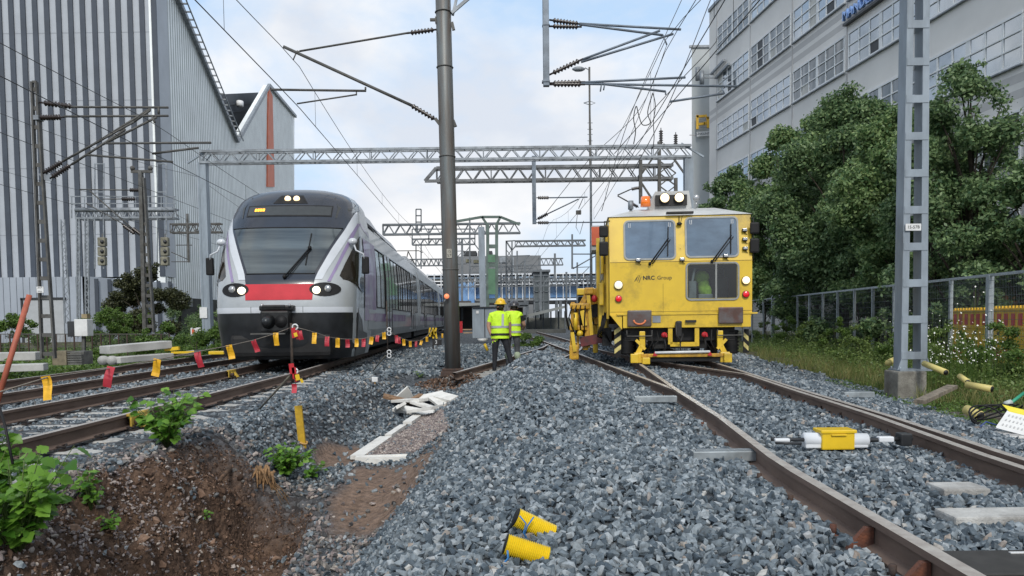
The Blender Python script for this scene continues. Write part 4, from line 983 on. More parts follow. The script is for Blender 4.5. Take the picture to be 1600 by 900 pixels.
for i in range(4):
    a = -.2 + .12 * i; mb.tube([(wx + a * .8, wy - .12, 1.32), (wx + a - .05, wy - .22, 1.0 + .05 * (i % 3)), (wx + a * .6, wy - .15, .6 - .06 * (i % 2))], .016, 5)
mb.tube([(wx - .2, wy, 1.25), (wx - .34, wy - .05, 1.4), (wx - .32, wy, 1.0), (wx - .25, wy, .7)], .022, 6); mb.box((wx, wy + .12, .9), (.22, .05, .7)); mb.build('head_hoses', BLACK, hd)
mb = MB(); mb.bar((wx + .02, wy - .1, .42), (wx + .98, wy - .4, .60), .12, .22); mb.build('red_beam', REDB, mc)
mb = MB(); mb.bar((wx + .25, wy + .3, 1.35), (wx + .85, wy + .3, 1.5), .3, .14); mb.box((wx + .6, wy + .5, 1.05), (.5, .4, .45)); mb.build('head_boom', YELD, mc)
mb = MB(); mb.ball((wx + .34, wy - .1, 1.42), (.07, .05, .09), 8); mb.build('red_knob', REDP, hd)
# radio mast on the machine roof
# ================================================================ MASTS, GANTRIES, CATENARY
def cantilever(mast, root_top, root_bot, tip, parts, col_=None, mname='cantilever'):
    """one arm: diagonal tube from root_bot to tip, tie from root_top to tip, with insulators"""
    col_ = col_ or STEELD
    mb = MB(); rt, rb, tp = Vector(root_top), Vector(root_bot), Vector(tip)
    d = (tp - rb); e_ = rb + d * min(.35, .45 / d.length); mb.tube([e_, tp], .028, 7)
    d2 = (tp - rt); e2 = rt + d2 * min(.35, .45 / d2.length); mb.tube([e2, rt + d2 * .93], .018, 6)
    for a, b, r_ in parts: mb.tube([Vector(a), Vector(b)], r_, 6)
    o = mb.build(mname, col_, mast)
    mb = MB(); insul(mb, rb, e_); mb.build('insulator', INS, o); mb = MB(); insul(mb, rt, e2); mb.build('insulator', INS, o)
    return o
# --- big round mast in the middle
Ym = 15.3
mbase = G(707, 588, -.17); mbase = Vector((P(708, 588, Ym).x, Ym, -.12))
m1 = thing('catenary_mast', 'thick dark round steel mast standing on a soil heap between train and workers', 'mast', mbase)
lean = -.011
def mx_(z): return mbase.x + lean * (z + .12)
mb = MB(); mb.tube([(mx_(z), Ym, z) for z in (-.1, 2.4, 5.0, 10.5)], [.165, .160, .158, .150], 20); mb.build('pole', mat('mast_patina', (.15, .17, .175), .5, .35, .35, 2.0, c2=(.12, .10, .085), stretch=(4, 4, .35), grime=.45), m1)
mb = MB(); mb.box((mbase.x, Ym, -.14), (.48, .44, .12), bev=.02); mb.box((mbase.x, Ym, -.05), (.42, .38, .04)); mb.build('footing', RUST, m1)
mb = MB(); mb.bar((mx_(1.5) - .1, Ym - .10, -.05), (mx_(6) - .1, Ym - .10, 9), .012); 
for z in (2.0, 4.3, 6.1, 7.2): mb.tube([(mx_(z) + .165 * math.cos(t), Ym + .165 * math.sin(t), z) for t in [2 * math.pi * i / 16 for i in range(17)]], .012, 5)
mb.build('clamp_band', STEELD, m1)
pz = P(705, 397, Ym).z
mb = MB(); mb.box((mx_(pz) + .0, Ym - .168, pz), (.10, .012, .18)); pl = mb.build('number_plate', mat('faded_plate', (.42, .40, .34), .6, 0, .1, 9), m1)
text_mesh('lettering', '15', .085, LET, Matrix.Translation((mx_(pz), Ym - .176, pz + .04)) @ Matrix.Rotation(R(90), 4, 'X'), pl, .001); text_mesh('lettering', '57', .085, LET, Matrix.Translation((mx_(pz), Ym - .176, pz - .045)) @ Matrix.Rotation(R(90), 4, 'X'), pl, .001)
def PM(px, py, dy=0): return P(px, py, Ym + dy)
a1 = PM(685, 47); b1 = PM(686, 190); t1 = PM(443, 73)
mb = MB(); mb.tube([PM(650, 168), t1], .032, 7); mb.tube([PM(640, 51), PM(468, 80)], .02, 6); mb.tube([PM(424, 140), PM(572, 142)], .024, 6); mb.tube([PM(571, 141), PM(571, 136)], .02, 5); mb.tube([PM(464, 162), PM(556, 148)], .016, 6); mb.tube([PM(557, 143), PM(557, 149)], .014, 5)
mb.tube([PM(464, 80), PM(458, 94)], .014, 5); mb.ball(PM(465, 82), .045, 7)
ct = mb.build('cantilever', STEELD, m1)
mb = MB(); insul(mb, PM(683, 46), PM(636, 52), .06); mb.build('insulator', INS, ct); mb = MB(); insul(mb, PM(684, 189), PM(638, 162), .06); mb.build('insulator', INS, ct)
mb = MB(); mb.box(PM(684, 32), (.1, .1, .12)); mb.bar(PM(672, 31), PM(688, 31), .05); mb.bar(PM(684, 30), PM(684, 48), .05); mb.build('bracket', STEELD, m1)
for a_, b_ in (((680, 185), (690, 198)), ((708, 188), (712, 198)), ((706, 35), (709, 47))): mb = MB(); mb.bar(PM(*a_), PM(*b_), .06); mb.build('bracket', STEELD, m1)
# the beam that runs from this mast over the right hand tracks, above the picture
zb = P(705, 22, Ym).z + .15
def truss(mb, a, b, h, n, r=.035, depth=.35, post=True, r2=None):
    a, b = Vector(a), Vector(b); d = (b - a); L_ = d.length; u = d.normalized(); nrm = Vector((-u.y, u.x, 0)).normalized() * depth; r2 = r2 or r * .5
    for k_ in (0, 1):
        o_ = nrm * k_
        mb.bar(a + o_, b + o_, r * 2); mb.bar(a + o_ + Vector((0, 0, h)), b + o_ + Vector((0, 0, h)), r * 2)
        for i in range(n):
            p, q_ = a + d * (i / n), a + d * ((i + 1) / n); m_ = (p + q_) / 2
            mb.bar(p + o_, m_ + o_ + Vector((0, 0, h)), r2 * 2); mb.bar(m_ + o_ + Vector((0, 0, h)), q_ + o_, r2 * 2)
            if post and i % 3 == 0: mb.bar(p + o_, p + o_ + Vector((0, 0, h)), r2 * 2)
    for i in range(0, n + 1, 2):
        p = a + d * (i / n); mb.bar(p, p + nrm, r2 * 2); mb.bar(p + Vector((0, 0, h)), p + nrm + Vector((0, 0, h)), r2 * 2)
mb = MB(); bx_ = mx_(8.4); mb.bar((bx_ + .2, Ym, P(706, 24, Ym).z), PM(716, -14), .05); mb.bar((bx_ + .18, Ym - .05, P(706, 22, Ym).z), PM(735, -5), .06); mb.bar((bx_ + .18, Ym, 7.5), (bx_ + 1.0, Ym, 8.2), .05)
truss(mb, (bx_ + .2, Ym, 8.2), (6.5, Ym - .2, 8.2), .6, 12); mb.build('beam', STEEL, m1)
# drop post with two pairs of arms
mb = MB(); mb.box(((P(853, 68, Ym).x), Ym, (P(853, 135, Ym).z + 8.7) / 2), (.125, .125, 8.7 - P(853, 135, Ym).z), bev=.01); mb.box(P(853, 128, Ym), (.16, .16, .03)); mb.box(P(853, 40, Ym), (.15, .15, .02)); mb.build('drop_post', mat('blue_grey_steel', (.20, .24, .29), .5, .25, .2, 3, grime=.2), m1)
for pts_, ins_ in (([((905, 37), (1064, 46)), ((905, 38), (1036, 55)), ((910, 93), (1031, 48)), ((908, 97), (1052, 53)), ((1036, 55), (1042, 70))], [((858, 31), (909, 38)), ((858, 41), (909, 42)), ((858, 117), (911, 92))]),
                   ([((908, 129), (1071, 121)), ((908, 131), (1152, 135)), ((940, 131), (1040, 143)), ((1040, 143), (1040, 148)), ((1128, 137), (1132, 147)), ((1131, 146), (1046, 159)), ((940, 130), (938, 143)), ((945, 130), (943, 141))], [((858, 130), (914, 128)), ((858, 132), (914, 132))])):
    mb = MB()
    for a, b in pts_: mb.tube([PM(*a), PM(*b)], .024 if abs(a[0] - b[0]) > 60 else .016, 6)
    c_ = mb.build('cantilever', MATS['blue_grey_steel'], m1)
    for a, b in ins_: mb = MB(); insul(mb, PM(*a), PM(*b), .06, ribs=8); mb.build('insulator', INS, c_)

# --- ladder masts
def ladder_mast(name, label, base, top_z, w0, w1, d_, pitch, m_, parent=None, cat='mast', th=.07):
    t = thing(name, label, cat, base); z = base[2]
    mb = MB()
    for s_ in (-1, 1):
        mb.slab([(base[0] + s_ * w0 / 2, base[1] - d_ / 2, z), (base[0] + s_ * (w0 / 2 - th), base[1] - d_ / 2, z), (base[0] + s_ * (w1 / 2 - th), base[1] - d_ / 2, top_z), (base[0] + s_ * w1 / 2, base[1] - d_ / 2, top_z)], (0, d_, 0))
    mb.build('leg', m_, t)
    y = z + .25
    while y < top_z:
        w_ = w0 + (w1 - w0) * (y - z) / (top_z - z)
        for dy in (-d_ / 2 - .004, d_ / 2 + .004): mb = MB(); mb.box((base[0], base[1] + dy, y), (w_ - .02, .012, .13 if th > .06 else .07)); mb.build('batten', m_, t)
        y += pitch
    return t
Yl = 13.0; lb = P(1422, 577, Yl)
lm = ladder_mast('catenary_mast', 'pale blue grey ladder mast on a concrete block beside the mesh fence', (lb.x, Yl, lb.z), 8.5, .46, .36, .26, .63, GREYP, th=.115)
mb = MB(); cb = P(1416, 577, Yl); mb.box((cb.x - .02, Yl, cb.z - .33), (.50, .5, .62), bev=.03); mb.build('concrete_block', mat('weathered_concrete', (.26, .25, .22), .95, 0, .2, 4, bump=.5, grime=.7), lm)
mb = MB(); mb.box((lb.x, Yl, lb.z - .005), (.56, .4, .03))
for s_ in (-1, 1):
    mb.slab([(lb.x + s_ * .22, Yl - .15, lb.z), (lb.x + s_ * .30, Yl - .15, lb.z), (lb.x + s_ * .22, Yl - .15, lb.z + .22)], (0, .02, 0))
    for dy in (-.15, .15): mb.tube([(lb.x + s_ * .25, Yl + dy, lb.z), (lb.x + s_ * .25, Yl + dy, lb.z + .05)], .018, 6)
mb.build('base_plate', GREYP, lm)
sp = P(1427, 355, Yl - .16); mb = MB(); mb.box(sp, (.27, .012, .12), bev=.004); s_ = mb.build('number_sign', WHITE, lm)
text_mesh('lettering', '15-57B', .075, LET, Matrix.Translation(sp + Vector((0, -.009, 0))) @ Matrix.Rotation(R(90), 4, 'X'), s_, .001)
# left ladder mast with arms
Y2 = 17.0; bb = P(75, 560, Y2); lz = P(55, 128, Y2)
m2 = thing('catenary_mast', 'dark tapered ladder mast at the far left with two pairs of arms', 'mast', (bb.x, Y2, -.3))
mb = MB()
def L2(px, py): return P(px, py, Y2)
for a0, a1 in (((66, 560), (50, 128)), ((86, 560), (57, 128))): mb.bar(L2(*a0), L2(*a1), .042, .09)
mb.build('leg', STEELD, m2)
for i in range(15):
    y = 140 + i * 29.5; t = (y - 128) / 432; mb = MB(); mb.bar(L2(50 + 16 * t, y), L2(57 + 29 * t, y), .03, .09); mb.build('batten', STEELD, m2)
mb = MB(); mb.bar(L2(51, 128), L2(57, 128), .05); mb.build('cap', STEELD, m2)
for pts_, ins_ in (([((95, 167), (263, 168)), ((100, 182), (263, 181)), ((235, 170), (152, 222)), ((245, 183), (160, 226)), ((238, 182), (242, 192)), ((248, 168), (248, 178))], [((62, 160), (118, 167)), ((58, 184), (100, 183))]),
                   ([((98, 252), (210, 190)), ((112, 257), (196, 202)), ((135, 242), (270, 253)), ((165, 224), (330, 223)), ((238, 240), (310, 231)), ((210, 190), (235, 172))], [((66, 272), (100, 251)), ((78, 279), (113, 256))])):
    mb = MB()
    for a, b in pts_: mb.tube([L2(*a), L2(*b)], .026, 6)
    c_ = mb.build('cantilever', STEELD, m2)
    for a, b in ins_: mb = MB(); insul(mb, L2(*a), L2(*b), .07, ribs=8); mb.build('insulator', INS, c_)
mb = MB(); mb.slab([L2(60, 272), L2(70, 267), L2(82, 277), L2(80, 283), L2(68, 281)], (0, .05, 0)); mb.build('bracket', STEEL, m2); mb = MB(); mb.box(L2(60, 185), (.12, .2, .1)); mb.build('bracket', STEEL, m2)
mb = MB(); mb.box(L2(69, 453) + Vector((0, -.14, 0)), (.16, .02, .14)); sgn = mb.build('warning_sign', WHITE, m2)
text_mesh('lettering', 'JOLT', .045, LET, Matrix.Translation(L2(69, 450) + Vector((0, -.153, 0))) @ Matrix.Rotation(R(90), 4, 'X'), sgn, .001); text_mesh('lettering', 'PYLV', .045, LET, Matrix.Translation(L2(69, 456) + Vector((0, -.153, 0))) @ Matrix.Rotation(R(90), 4, 'X'), sgn, .001)
# mast with insulators in front of the dark bush (x 225)
Y3 = 34.0
def L3(px, py): return P(px, py, Y3)
m3 = thing('catenary_mast', 'slim brown ladder mast rising out of the dark round bush', 'mast', L3(236, 520))
mb = MB(); mb.bar(L3(227, 520), L3(220, 268), .16, .2); mb.build('leg', STEELD, m3); mb = MB(); mb.bar(L3(241, 520), L3(225, 278), .07, .2); mb.build('leg', STEELD, m3)
for i in range(11): y = 350 + i * 16; t = (y - 268) / 252; mb = MB(); mb.bar(L3(220 + 7 * t, y), L3(224 + 17 * t, y), .05, .15); mb.build('batten', STEELD, m3)
mb = MB(); mb.bar(L3(205, 268), L3(238, 268), .1, .12); mb.ball(L3(207, 263), .12, 8); mb.ball(L3(235, 263), .12, 8)
mb.tube([L3(124, 296), L3(200, 297)], .03, 6); mb.tube([L3(140, 298), L3(210, 360)], .03, 6); mb.tube([L3(135, 318), L3(205, 357)], .025, 6); mb.tube([L3(187, 311), L3(160, 311)], .025, 6)
c_ = mb.build('cantilever', STEELD, m3)
for a, b in (((200, 297), (222, 297)), ((187, 311), (214, 311)), ((190, 350), (213, 367)), ((205, 355), (222, 368))): mb = MB(); insul(mb, L3(*a), L3(*b), .10, ribs=6); mb.build('insulator', INS, c_)

# --- gantries
MIDS = mat('mid_grey_steel', (.19, .20, .21), .55, .2, .25, 3, grime=.3)
def gantry(label, pts, Y, h_px, n, posts, m_, r=.05, cat='gantry', yaw=0, name='gantry', r2=None, ends=None):
    (xa, ya), (xb, yb) = pts; A_, B_ = P(xa, ya, Y), P(xb, yb, Y + yaw); h = h_px / FPX * Y; zlo = (A_.z + B_.z) / 2; A_.z = B_.z = zlo
    t = thing(name, label, cat, (posts[0][0] if posts else A_.x, Y, -.3))
    mb = MB(); truss(mb, A_, B_, h, n, r=r, r2=r2); 
    if ends:
        for e_, s_ in ends:
            base = A_ if e_ == 0 else B_; mb.bar(base + Vector((s_ * h * .9, 0, 0)), base + Vector((0, 0, h)), r * 2.2); mb.bar(base, base + Vector((s_ * h * .9, 0, 0)), r * 2)
    mb.build('truss_beam', m_, t)
    return t, zlo, h
g1, z1, h1 = gantry('long pale lattice portal spanning all the tracks above the train', ((312, 244), (1080, 254)), 30, 17, 26, [(P(312, 244, 30).x,)], STEEL, r=.045, yaw=0, r2=.018)
for px in (314, 1077):
    mb = MB(); x = P(px, 244, 30).x
    mb.slab([(x - .17, 30, -.3), (x + .17, 30, -.3), (x + .17, 30, z1), (x - .17, 30, z1)], (0, .34, 0)); mb.box((x - .1, 29.99, z1 / 2), (.04, .02, z1)); mb.bar((x + (-.6 if px < 800 else .6), 30.1, z1), (x + (.3 if px < 800 else -.3), 30.1, z1 + h1 + .1), .07); mb.build('post', GREYP, g1)
mb = MB(); mb.bar((P(319, 500, 30).x, 29.95, P(319, 497, 30).z), (P(319, 500, 30).x, 29.95, P(319, 480, 30).z), .3, .02); mb.build('cable_band', WHITE, g1)
g2, z2, h2 = gantry('darker lattice cantilever beam reaching left from a braced mast behind the machine', ((682, 280), (1052, 281)), 33, 20, 13, [(P(1045, 280, 33).x,)], MIDS, r=.06, ends=[(0, -1)], r2=.022)
mb = MB(); x = P(1040, 280, 33).x
for dx in (-.28, .45):
    mb.bar((x + dx, 33, -.3), (x + dx, 33, z2 + (1.6 if dx < 0 else 0)), .14)
for i in range(14): z = .2 + i * .55; mb.bar((x - .28, 33, z), (x + .45, 33, z + .55), .05); mb.bar((x + .45, 33, z), (x - .28, 33, z + .55), .05)
mb.bar((x - 1.2, 33, z2), (x - .28, 33, z2 - 1.4), .08); mb.bar((x - 1.2, 33, z2), (x - .2, 33, z2 + 1.4), .08); mb.bar((x + .9, 33, z2 + .1), (x - .1, 33, z2 + 1.5), .08); mb.bar((x + .9, 33, z2), (x + .9, 33, z2 - 1.8), .1); mb.build('braced_mast', STEELD, g2)
mb = MB(); insul(mb, (x - .2, 33, z2 + 1.3), (x - .2, 33, z2 + 2.2), .1); insul(mb, (x + .45, 33, z2 + 1.2), (x + .45, 33, z2 + 2.0), .1); mb.build('insulator', INS, g2)
def drop(gt, Y, px, ytop, ybot, arms, ins_, m_=STEELD, w_=.14):
    q_ = lambda a: P(a[0], a[1], Y)
    mb = MB(); a, b = q_((px, ytop)), q_((px, ybot)); a.x = b.x; mb.bar(a, b, w_); dp = mb.build('drop_post', m_, gt)
    if arms:
        mb = MB()
        for u, v in arms: mb.tube([q_(u), q_(v)], .03, 6)
        c_ = mb.build('cantilever', m_, gt)
        for u, v in ins_: mb = MB(); insul(mb, q_(u), q_(v), .09, ribs=6); mb.build('insulator', INS, c_)
drop(g2, 32.8, 835, 244, 350, [((858, 309), (918, 308)), ((856, 334), (904, 311)), ((858, 348), (960, 347))], [((838, 309), (860, 309)), ((838, 343), (858, 333)), ((838, 348), (860, 348))], MATS['blue_grey_steel'], .17)
drop(g2, 32.8, 1001, 242, 318, [((965, 305), (985, 296)), ((965, 306), (985, 317))], [((985, 296), (1000, 293)), ((985, 317), (998, 324))])
drop(g1, 30, 922, 105, 258, [], [], STEELD, .07)
g3, z3, h3 = gantry('distant truss beam with a raised trapezoid top above the middle pole', ((598, 365), (813, 365)), 58, 15, 12, [(P(770, 365, 58).x,)], FARST, r=.07, r2=.03)
mb = MB(); Yg = 58
for a, b in (((690, 350), (753, 339)), ((753, 339), (782, 339)), ((782, 339), (812, 351)), ((753, 339), (762, 352)), ((782, 339), (775, 352))): mb.bar(P(*a, Yg), P(*b, Yg), .18)
for px in (762, 776): mb.bar(P(px, 350, Yg), P(px, 503, Yg), .24)
for py in (385, 414, 440, 470): mb.bar(P(762, py, Yg), P(776, py, Yg), .12, .3)
mb.build('twin_post', mat('green_grey_steel', (.12, .17, .15), .6, .1, .2, 2), g3)
mb = MB(); 
for y0_, y1_ in ((398, 410), (420, 460)): mb.box((P(768, 400, Yg).x, Yg, (P(768, y0_, Yg).z + P(768, y1_, Yg).z) / 2), (.55, .3, P(768, y0_, Yg).z - P(768, y1_, Yg).z))
mb.build('green_box', mat('green_cabinet', (.10, .22, .13), .6, 0, .15, 2), g3)
mb = MB(); mb.bar(P(734, 340, Yg), P(734, 430, Yg), .12); mb.build('drop_post', FARST, g3)
m5 = thing('steel_post', 'plain pale grey square post standing in front of the grey cabinets', 'post', (P(752, 500, 44).x, 44, -.3))
mb = MB(); mb.bar(P(752, 355, 44), P(756, 530, 44), .36); mb.build('post', GREYP, m5)
g4, _, _ = gantry('signal gantry frame with ladder cage left of the middle pole', ((644, 382), (742, 382)), 66, 9, 8, [(P(742, 382, 66).x,)], FARST, r=.05, r2=.03)
mb = MB()
for a, b in (((644, 358), (742, 358)), ((644, 358), (644, 382)), ((742, 358), (742, 382)), ((670, 358), (670, 382)), ((650, 327), (650, 362)), ((658, 327), (658, 362)), ((650, 327), (658, 327)), ((650, 337), (658, 337)), ((650, 347), (658, 347)), ((650, 382), (650, 420)), ((658, 382), (658, 420)), ((742, 382), (752, 395))): mb.bar(P(*a, 66), P(*b, 66), .10)
mb.build('cage', FARST, g4)
g5, _, _ = gantry('thin lattice arm on a lattice mast right of the green boxes', ((805, 384), (915, 384)), 62, 8, 10, [(P(797, 384, 62).x,)], FARST, r=.06, r2=.03)
mb = MB()
for px in (791, 800): mb.bar(P(px, 376, 62), P(px, 505, 62), .12)
mb.bar(P(791, 377, 62), P(805, 376, 62), .1); mb.bar(P(791, 377, 62), P(800, 391, 62), .12); mb.bar(P(800, 391, 62), P(806, 384, 62), .1)
for i in range(9): y = 390 + i * 12; mb.bar(P(791, y, 62), P(800, y + 12, 62), .06); mb.bar(P(800, y, 62), P(791, y + 12, 62), .06)
mb.build('lattice_mast', FARST, g5)
mb = MB(); mb.bar(P(894, 366, 62), P(894, 420, 62), .14); mb.tube([P(894, 397, 62), P(925, 397, 62)], .05, 5); mb.tube([P(895, 420, 62), P(935, 397, 62)], .05, 5); mb.build('drop_post', FARST, g5)
g6, _, _ = gantry('faint far lattice beam between the grey block and the machine', ((842, 414), (880, 414)), 95, 10, 5, [(P(867, 414, 95).x,)], FARST, r=.07, r2=.04)
mb = MB(); mb.bar(P(867, 396, 95), P(867, 440, 95), .25); mb.build('drop_post', FARST, g6)
g7, _, _ = gantry('far lattice beam partly hidden behind the train roof', ((640, 415), (700, 415)), 95, 10, 8, [(P(640, 415, 95).x,)], FARST, r=.07, r2=.04)
# distant mast row along the bridge
for i, (px, yt, yb, lab) in enumerate(((820, 404, 500, 'thin dark catenary pole just right of the green boxes'), (845, 420, 500, 'short far catenary pole under the corner of the grey block'), (885, 425, 500, 'far catenary pole with a small cross arm near the platform roof'), (935, 440, 500, 'far pole touching the side of the yellow machine'), (722, 372, 500, 'slender far pole right beside the thick round mast'))):
    t = thing('catenary_pole', lab, 'pole', P(px, yb, 85), group='far catenary poles'); mb = MB(); mb.bar(P(px, yt, 85), P(px, yb, 85), .22); mb.build('pole', FARST, t)
    mb = MB(); mb.bar(P(px - 12, yt + 10, 85), P(px + 14, yt + 10, 85), .10); mb.bar(P(px, yt + 30, 85), P(px + 14, yt + 10, 85), .08); mb.build('arm', FARST, t)
for i, (px, yt, yb, lab) in enumerate(((705, 385, 500, 'far pole seen just right of the thick mast at bridge height'), (808, 392, 500, 'far pole between lattice mast and brown shelter'), (902, 410, 500, 'far pole above the middle of the platform canopy'), (918, 430, 500, 'short far pole left of the working head'), (783, 410, 500, 'far pole in front of the grey block right of the green boxes'))):
    t = thing('catenary_pole', lab, 'pole', P(px, yb, 100), group='far catenary poles'); mb = MB(); mb.bar(P(px, yt, 100), P(px, yb, 100), .2); mb.build('pole', FARST, t)
    mb = MB(); mb.tube([P(px - 9, yt + 8, 100), P(px + 20, yt + 7, 100)], .05, 4); mb.tube([P(px, yt + 26, 100), P(px + 18, yt + 8, 100)], .05, 4); mb.tube([P(px, yt + 28, 100), P(px + 24, yt + 27, 100)], .05, 4); mb.build('arm', FARST, t)
gantry('thin far truss crossing low in front of the blue bridge', ((700, 448), (905, 447)), 104, 8, 16, [(P(700, 448, 104).x,)], FARST, r=.06, r2=.03)
gantry('far truss at the roof line of the grey block', ((735, 425), (842, 424)), 98, 9, 9, [(P(735, 425, 98).x,)], FARST, r=.06, r2=.03)
# left yard: signal bridge, lattice towers, signals
Y4 = 42.0
def L4(px, py): return P(px, py, Y4)
g8 = thing('signal_gantry', 'grey signal bridge with railings in front of the striped building', 'gantry', L4(125, 500))
mb = MB(); A_, B_ = L4(118, 341), L4(270, 341); B_.z = A_.z; truss(mb, A_, B_, 14 / FPX * Y4, 12, r=.05, r2=.025, depth=.8); mb.build('truss_beam', STEEL, g8)
mb = MB(); mb.tube([L4(118, 328), L4(272, 328)], .12, 8); mb.build('pipe', STEEL, g8)
mb = MB()
for y in (307, 318): mb.bar(L4(110, y), L4(274, y), .05)
for i in range(9): x = 112 + i * 20; mb.bar(L4(x, 307), L4(x, 341), .045)
mb.build('railing', STEEL, g8)
mb = MB()
for x0, x1 in ((120, 124), (133, 138)):
    for x in (x0, x1): mb.bar(L4(x, 340), L4(x + 1, 505), .08)
    for i in range(13): y = 345 + i * 12; mb.bar(L4(x0, y), L4(x1, y + 6), .04); mb.bar(L4(x1, y + 6), L4(x0, y + 12), .04)
mb.build('lattice_leg', STEEL, g8)
for px, lab in ((160, 'left'), (258, 'right')):
    mb = MB(); mb.bar(L4(px - 12, 255), L4(px - 12, 420), .06); mb.bar(L4(px + 2, 255), L4(px + 2, 420), .06); mb.bar(L4(px - 12, 256), L4(px + 2, 256), .05); mb.bar(L4(px - 12, 300), L4(px + 2, 300), .05); mb.build('signal_frame', STEEL, g8)
for px, n_, lab in ((160, 3, 'pale railway signal case hanging at the left end of the signal bridge'), (258, 3, 'brownish railway signal case hanging at the right end of the signal bridge')):
    t = thing('railway_signal', lab, 'signal', L4(px, 420)); mb = MB()
    c0 = mat('signal_case', (.26, .25, .19), .7, 0, .25, 4, grime=.5)
    for k_ in range(n_): mb.box(L4(px, 378 + 15 * k_), (.42, .3, .50), bev=.05)
    mb.build('signal_case', c0, t); mb = MB()
    for k_ in range(n_): mb.ball(L4(px + 2, 378 + 15 * k_) + Vector((0, -.18, 0)), (.11, .08, .11), 8)
    mb.build('signal_hood', DARK, t); mb = MB(); mb.bar(L4(px, 365), L4(px, 412), .05); mb.build('hanger', STEELD, t)
for px, lab in ((98, 'thin pale lattice pole left of the signal bridge'),):
    t = thing('lattice_pole', lab, 'pole', L4(px + 5, 505)); mb = MB()
    mb.bar(L4(px - 3, 343), L4(px + 4, 505), .06); mb.bar(L4(px + 3, 343), L4(px + 12, 505), .06)
    for i in range(14): y = 345 + i * 11.5; d_ = i * .6; mb.bar(L4(px - 2 + d_, y), L4(px + 3 + d_, y + 6), .03); mb.bar(L4(px + 3 + d_, y + 6), L4(px - 2 + d_, y + 11), .03)
    mb.build('pole', STEEL, t)
g9, _, _ = gantry('small dark truss hanging between the grey post and the train', ((266, 363), (345, 363)), 48, 13, 6, [(P(295, 363, 48).x,)], STEELD, r=.05, r2=.02)
drop(g9, 48, 295, 334, 410, [((300, 383), (275, 383)), ((295, 406), (268, 394)), ((295, 409), (268, 409))], [], STEELD, .12)
# street lamp
sl = thing('street_lamp', 'tall thin street lamp pole with a flat grey head behind the gantries', 'street lamp', P(924, 500, 50))
mb = MB(); mb.tube([P(924, 500, 50), P(923, 240, 50), P(921, 150, 50), P(920, 109, 50), P(914, 106, 50)], [.10, .07, .05, .04, .04], 8)
mb.tube([P(912, 161, 50), P(922, 158, 50), P(930, 161, 50), P(922, 164, 50), P(912, 161, 50)], .03, 5)
for y in (192, 202, 210, 220): mb.bar(P(918, y, 50), P(926, y, 50), .04)
mb.build('pole', STEEL, sl); mb = MB(); mb.ball(P(904, 108, 50), (.45, .2, .17), 10); mb.build('lamp_head', STEEL, sl)

# --- wires
def wire_run(label, xf, zc, zm, y0, y1, span=28, y_sup=15.3, r=.009, drop_=True, name='overhead_wire'):
    t = thing(name, label, 'overhead wire', (xf(y_sup), y_sup, zc)); mb = MB(); mm = MB(); dd = MB(); pc = []; pm = []; y = y0
    while y <= y1:
        ph = ((y - y_sup) / span) % 1.0; sag = 4 * ph * (1 - ph)
        pc.append((xf(y), y, zc)); pm.append((xf(y) * 1.0, y, zm - sag * (zm - zc - .35) * .9)); y += 1.4 if y < 40 else 4
    R_ = [max(r, .00022 * p[1]) for p in pc]
    mb.tube(pc, R_, 5); mb.build('contact_wire', WIRE, t); mm.tube(pm, [x * .8 for x in R_], 5); mm.build('messenger_wire', WIRE, t)
    if drop_:
        for i in range(2, len(pc), 4): dd.tube([pc[i], pm[i]], .004, 4)
        dd.build('dropper', WIRE, t)
    return t
cw = P(464, 164, Ym)
wire_run('contact and messenger wire above the passenger train track', lambda y: cw.x + (y - Ym) * (-.008 if y < Ym else -.04), cw.z, P(459, 95, Ym).z, 3, 110)
cw2 = P(1043, 150, Ym); wire_run('contact and messenger wire above the yellow machine track', lambda y: cw2.x + (y - Ym) * .03, cw2.z, P(1040, 72, Ym).z, 3, 34)
cw3 = P(1046, 161, Ym); wire_run('second contact wire crossing above the diverging rails', lambda y: cw3.x + .0 + (y - Ym) * -.035, cw3.z - .05, P(1062, 50, Ym).z, 3, 100)
cw4 = P(238, 195, Y2)
wire_run('overhead wire above the farthest left track crossing the striped facade', lambda y: cw4.x + (y - Y2) * -.04, P(245, 240, Y2).z, P(245, 190, Y2).z, 4, 110, y_sup=Y2)
wire_run('upper overhead wire in front of the striped building', lambda y: -12.2 - .03 * (y - 17), 5.6, 6.9, 5, 120, y_sup=30)
wire_run('leftmost overhead wire low across the striped facade', lambda y: -16.5 - .03 * (y - 17), 5.6, 6.8, 8, 120, y_sup=36)
# loose feeder cables dangling over the machine track
def loose(name, label, pts, Y, r=.012, cat='cable'):
    q_ = [P(a, b, Y) for a, b in pts]; out_ = []
    for i in range(len(q_) - 1):
        p0, p1, p2, p3 = q_[max(i - 1, 0)], q_[i], q_[i + 1], q_[min(i + 2, len(q_) - 1)]
        for k_ in range(6):
            t = k_ / 6; out_.append(.5 * ((2 * p1) + (-p0 + p2) * t + (2 * p0 - 5 * p1 + 4 * p2 - p3) * t * t + (-p0 + 3 * p1 - 3 * p2 + p3) * t ** 3))
    out_.append(q_[-1]); mb = MB(); mb.tube(out_, r, 5); o = mb.build(name, WIRE, None, loc=out_[0]); o.location = out_[0]
    for v in o.data.vertices: v.co = v.co  # geometry is already relative to the first point
    return tag(o, label, cat)
loose('dangling_cable', 'wavy black cable looping down under the right cantilever', [(1020, 145), (1012, 175), (1016, 192), (1004, 195), (998, 180), (994, 166), (990, 185), (993, 205), (990, 225)], 20, .014)
loose('dangling_cable', 'second loose cable hanging straight beside the wavy one', [(1020, 145), (1024, 165), (1021, 190), (1022, 215), (1020, 232)], 20, .012)
loose('anchor_wire', 'straight guy wire rising to the upper right past the grey facade', [(985, 275), (1046, 160), (1110, 0)], 18, .010)
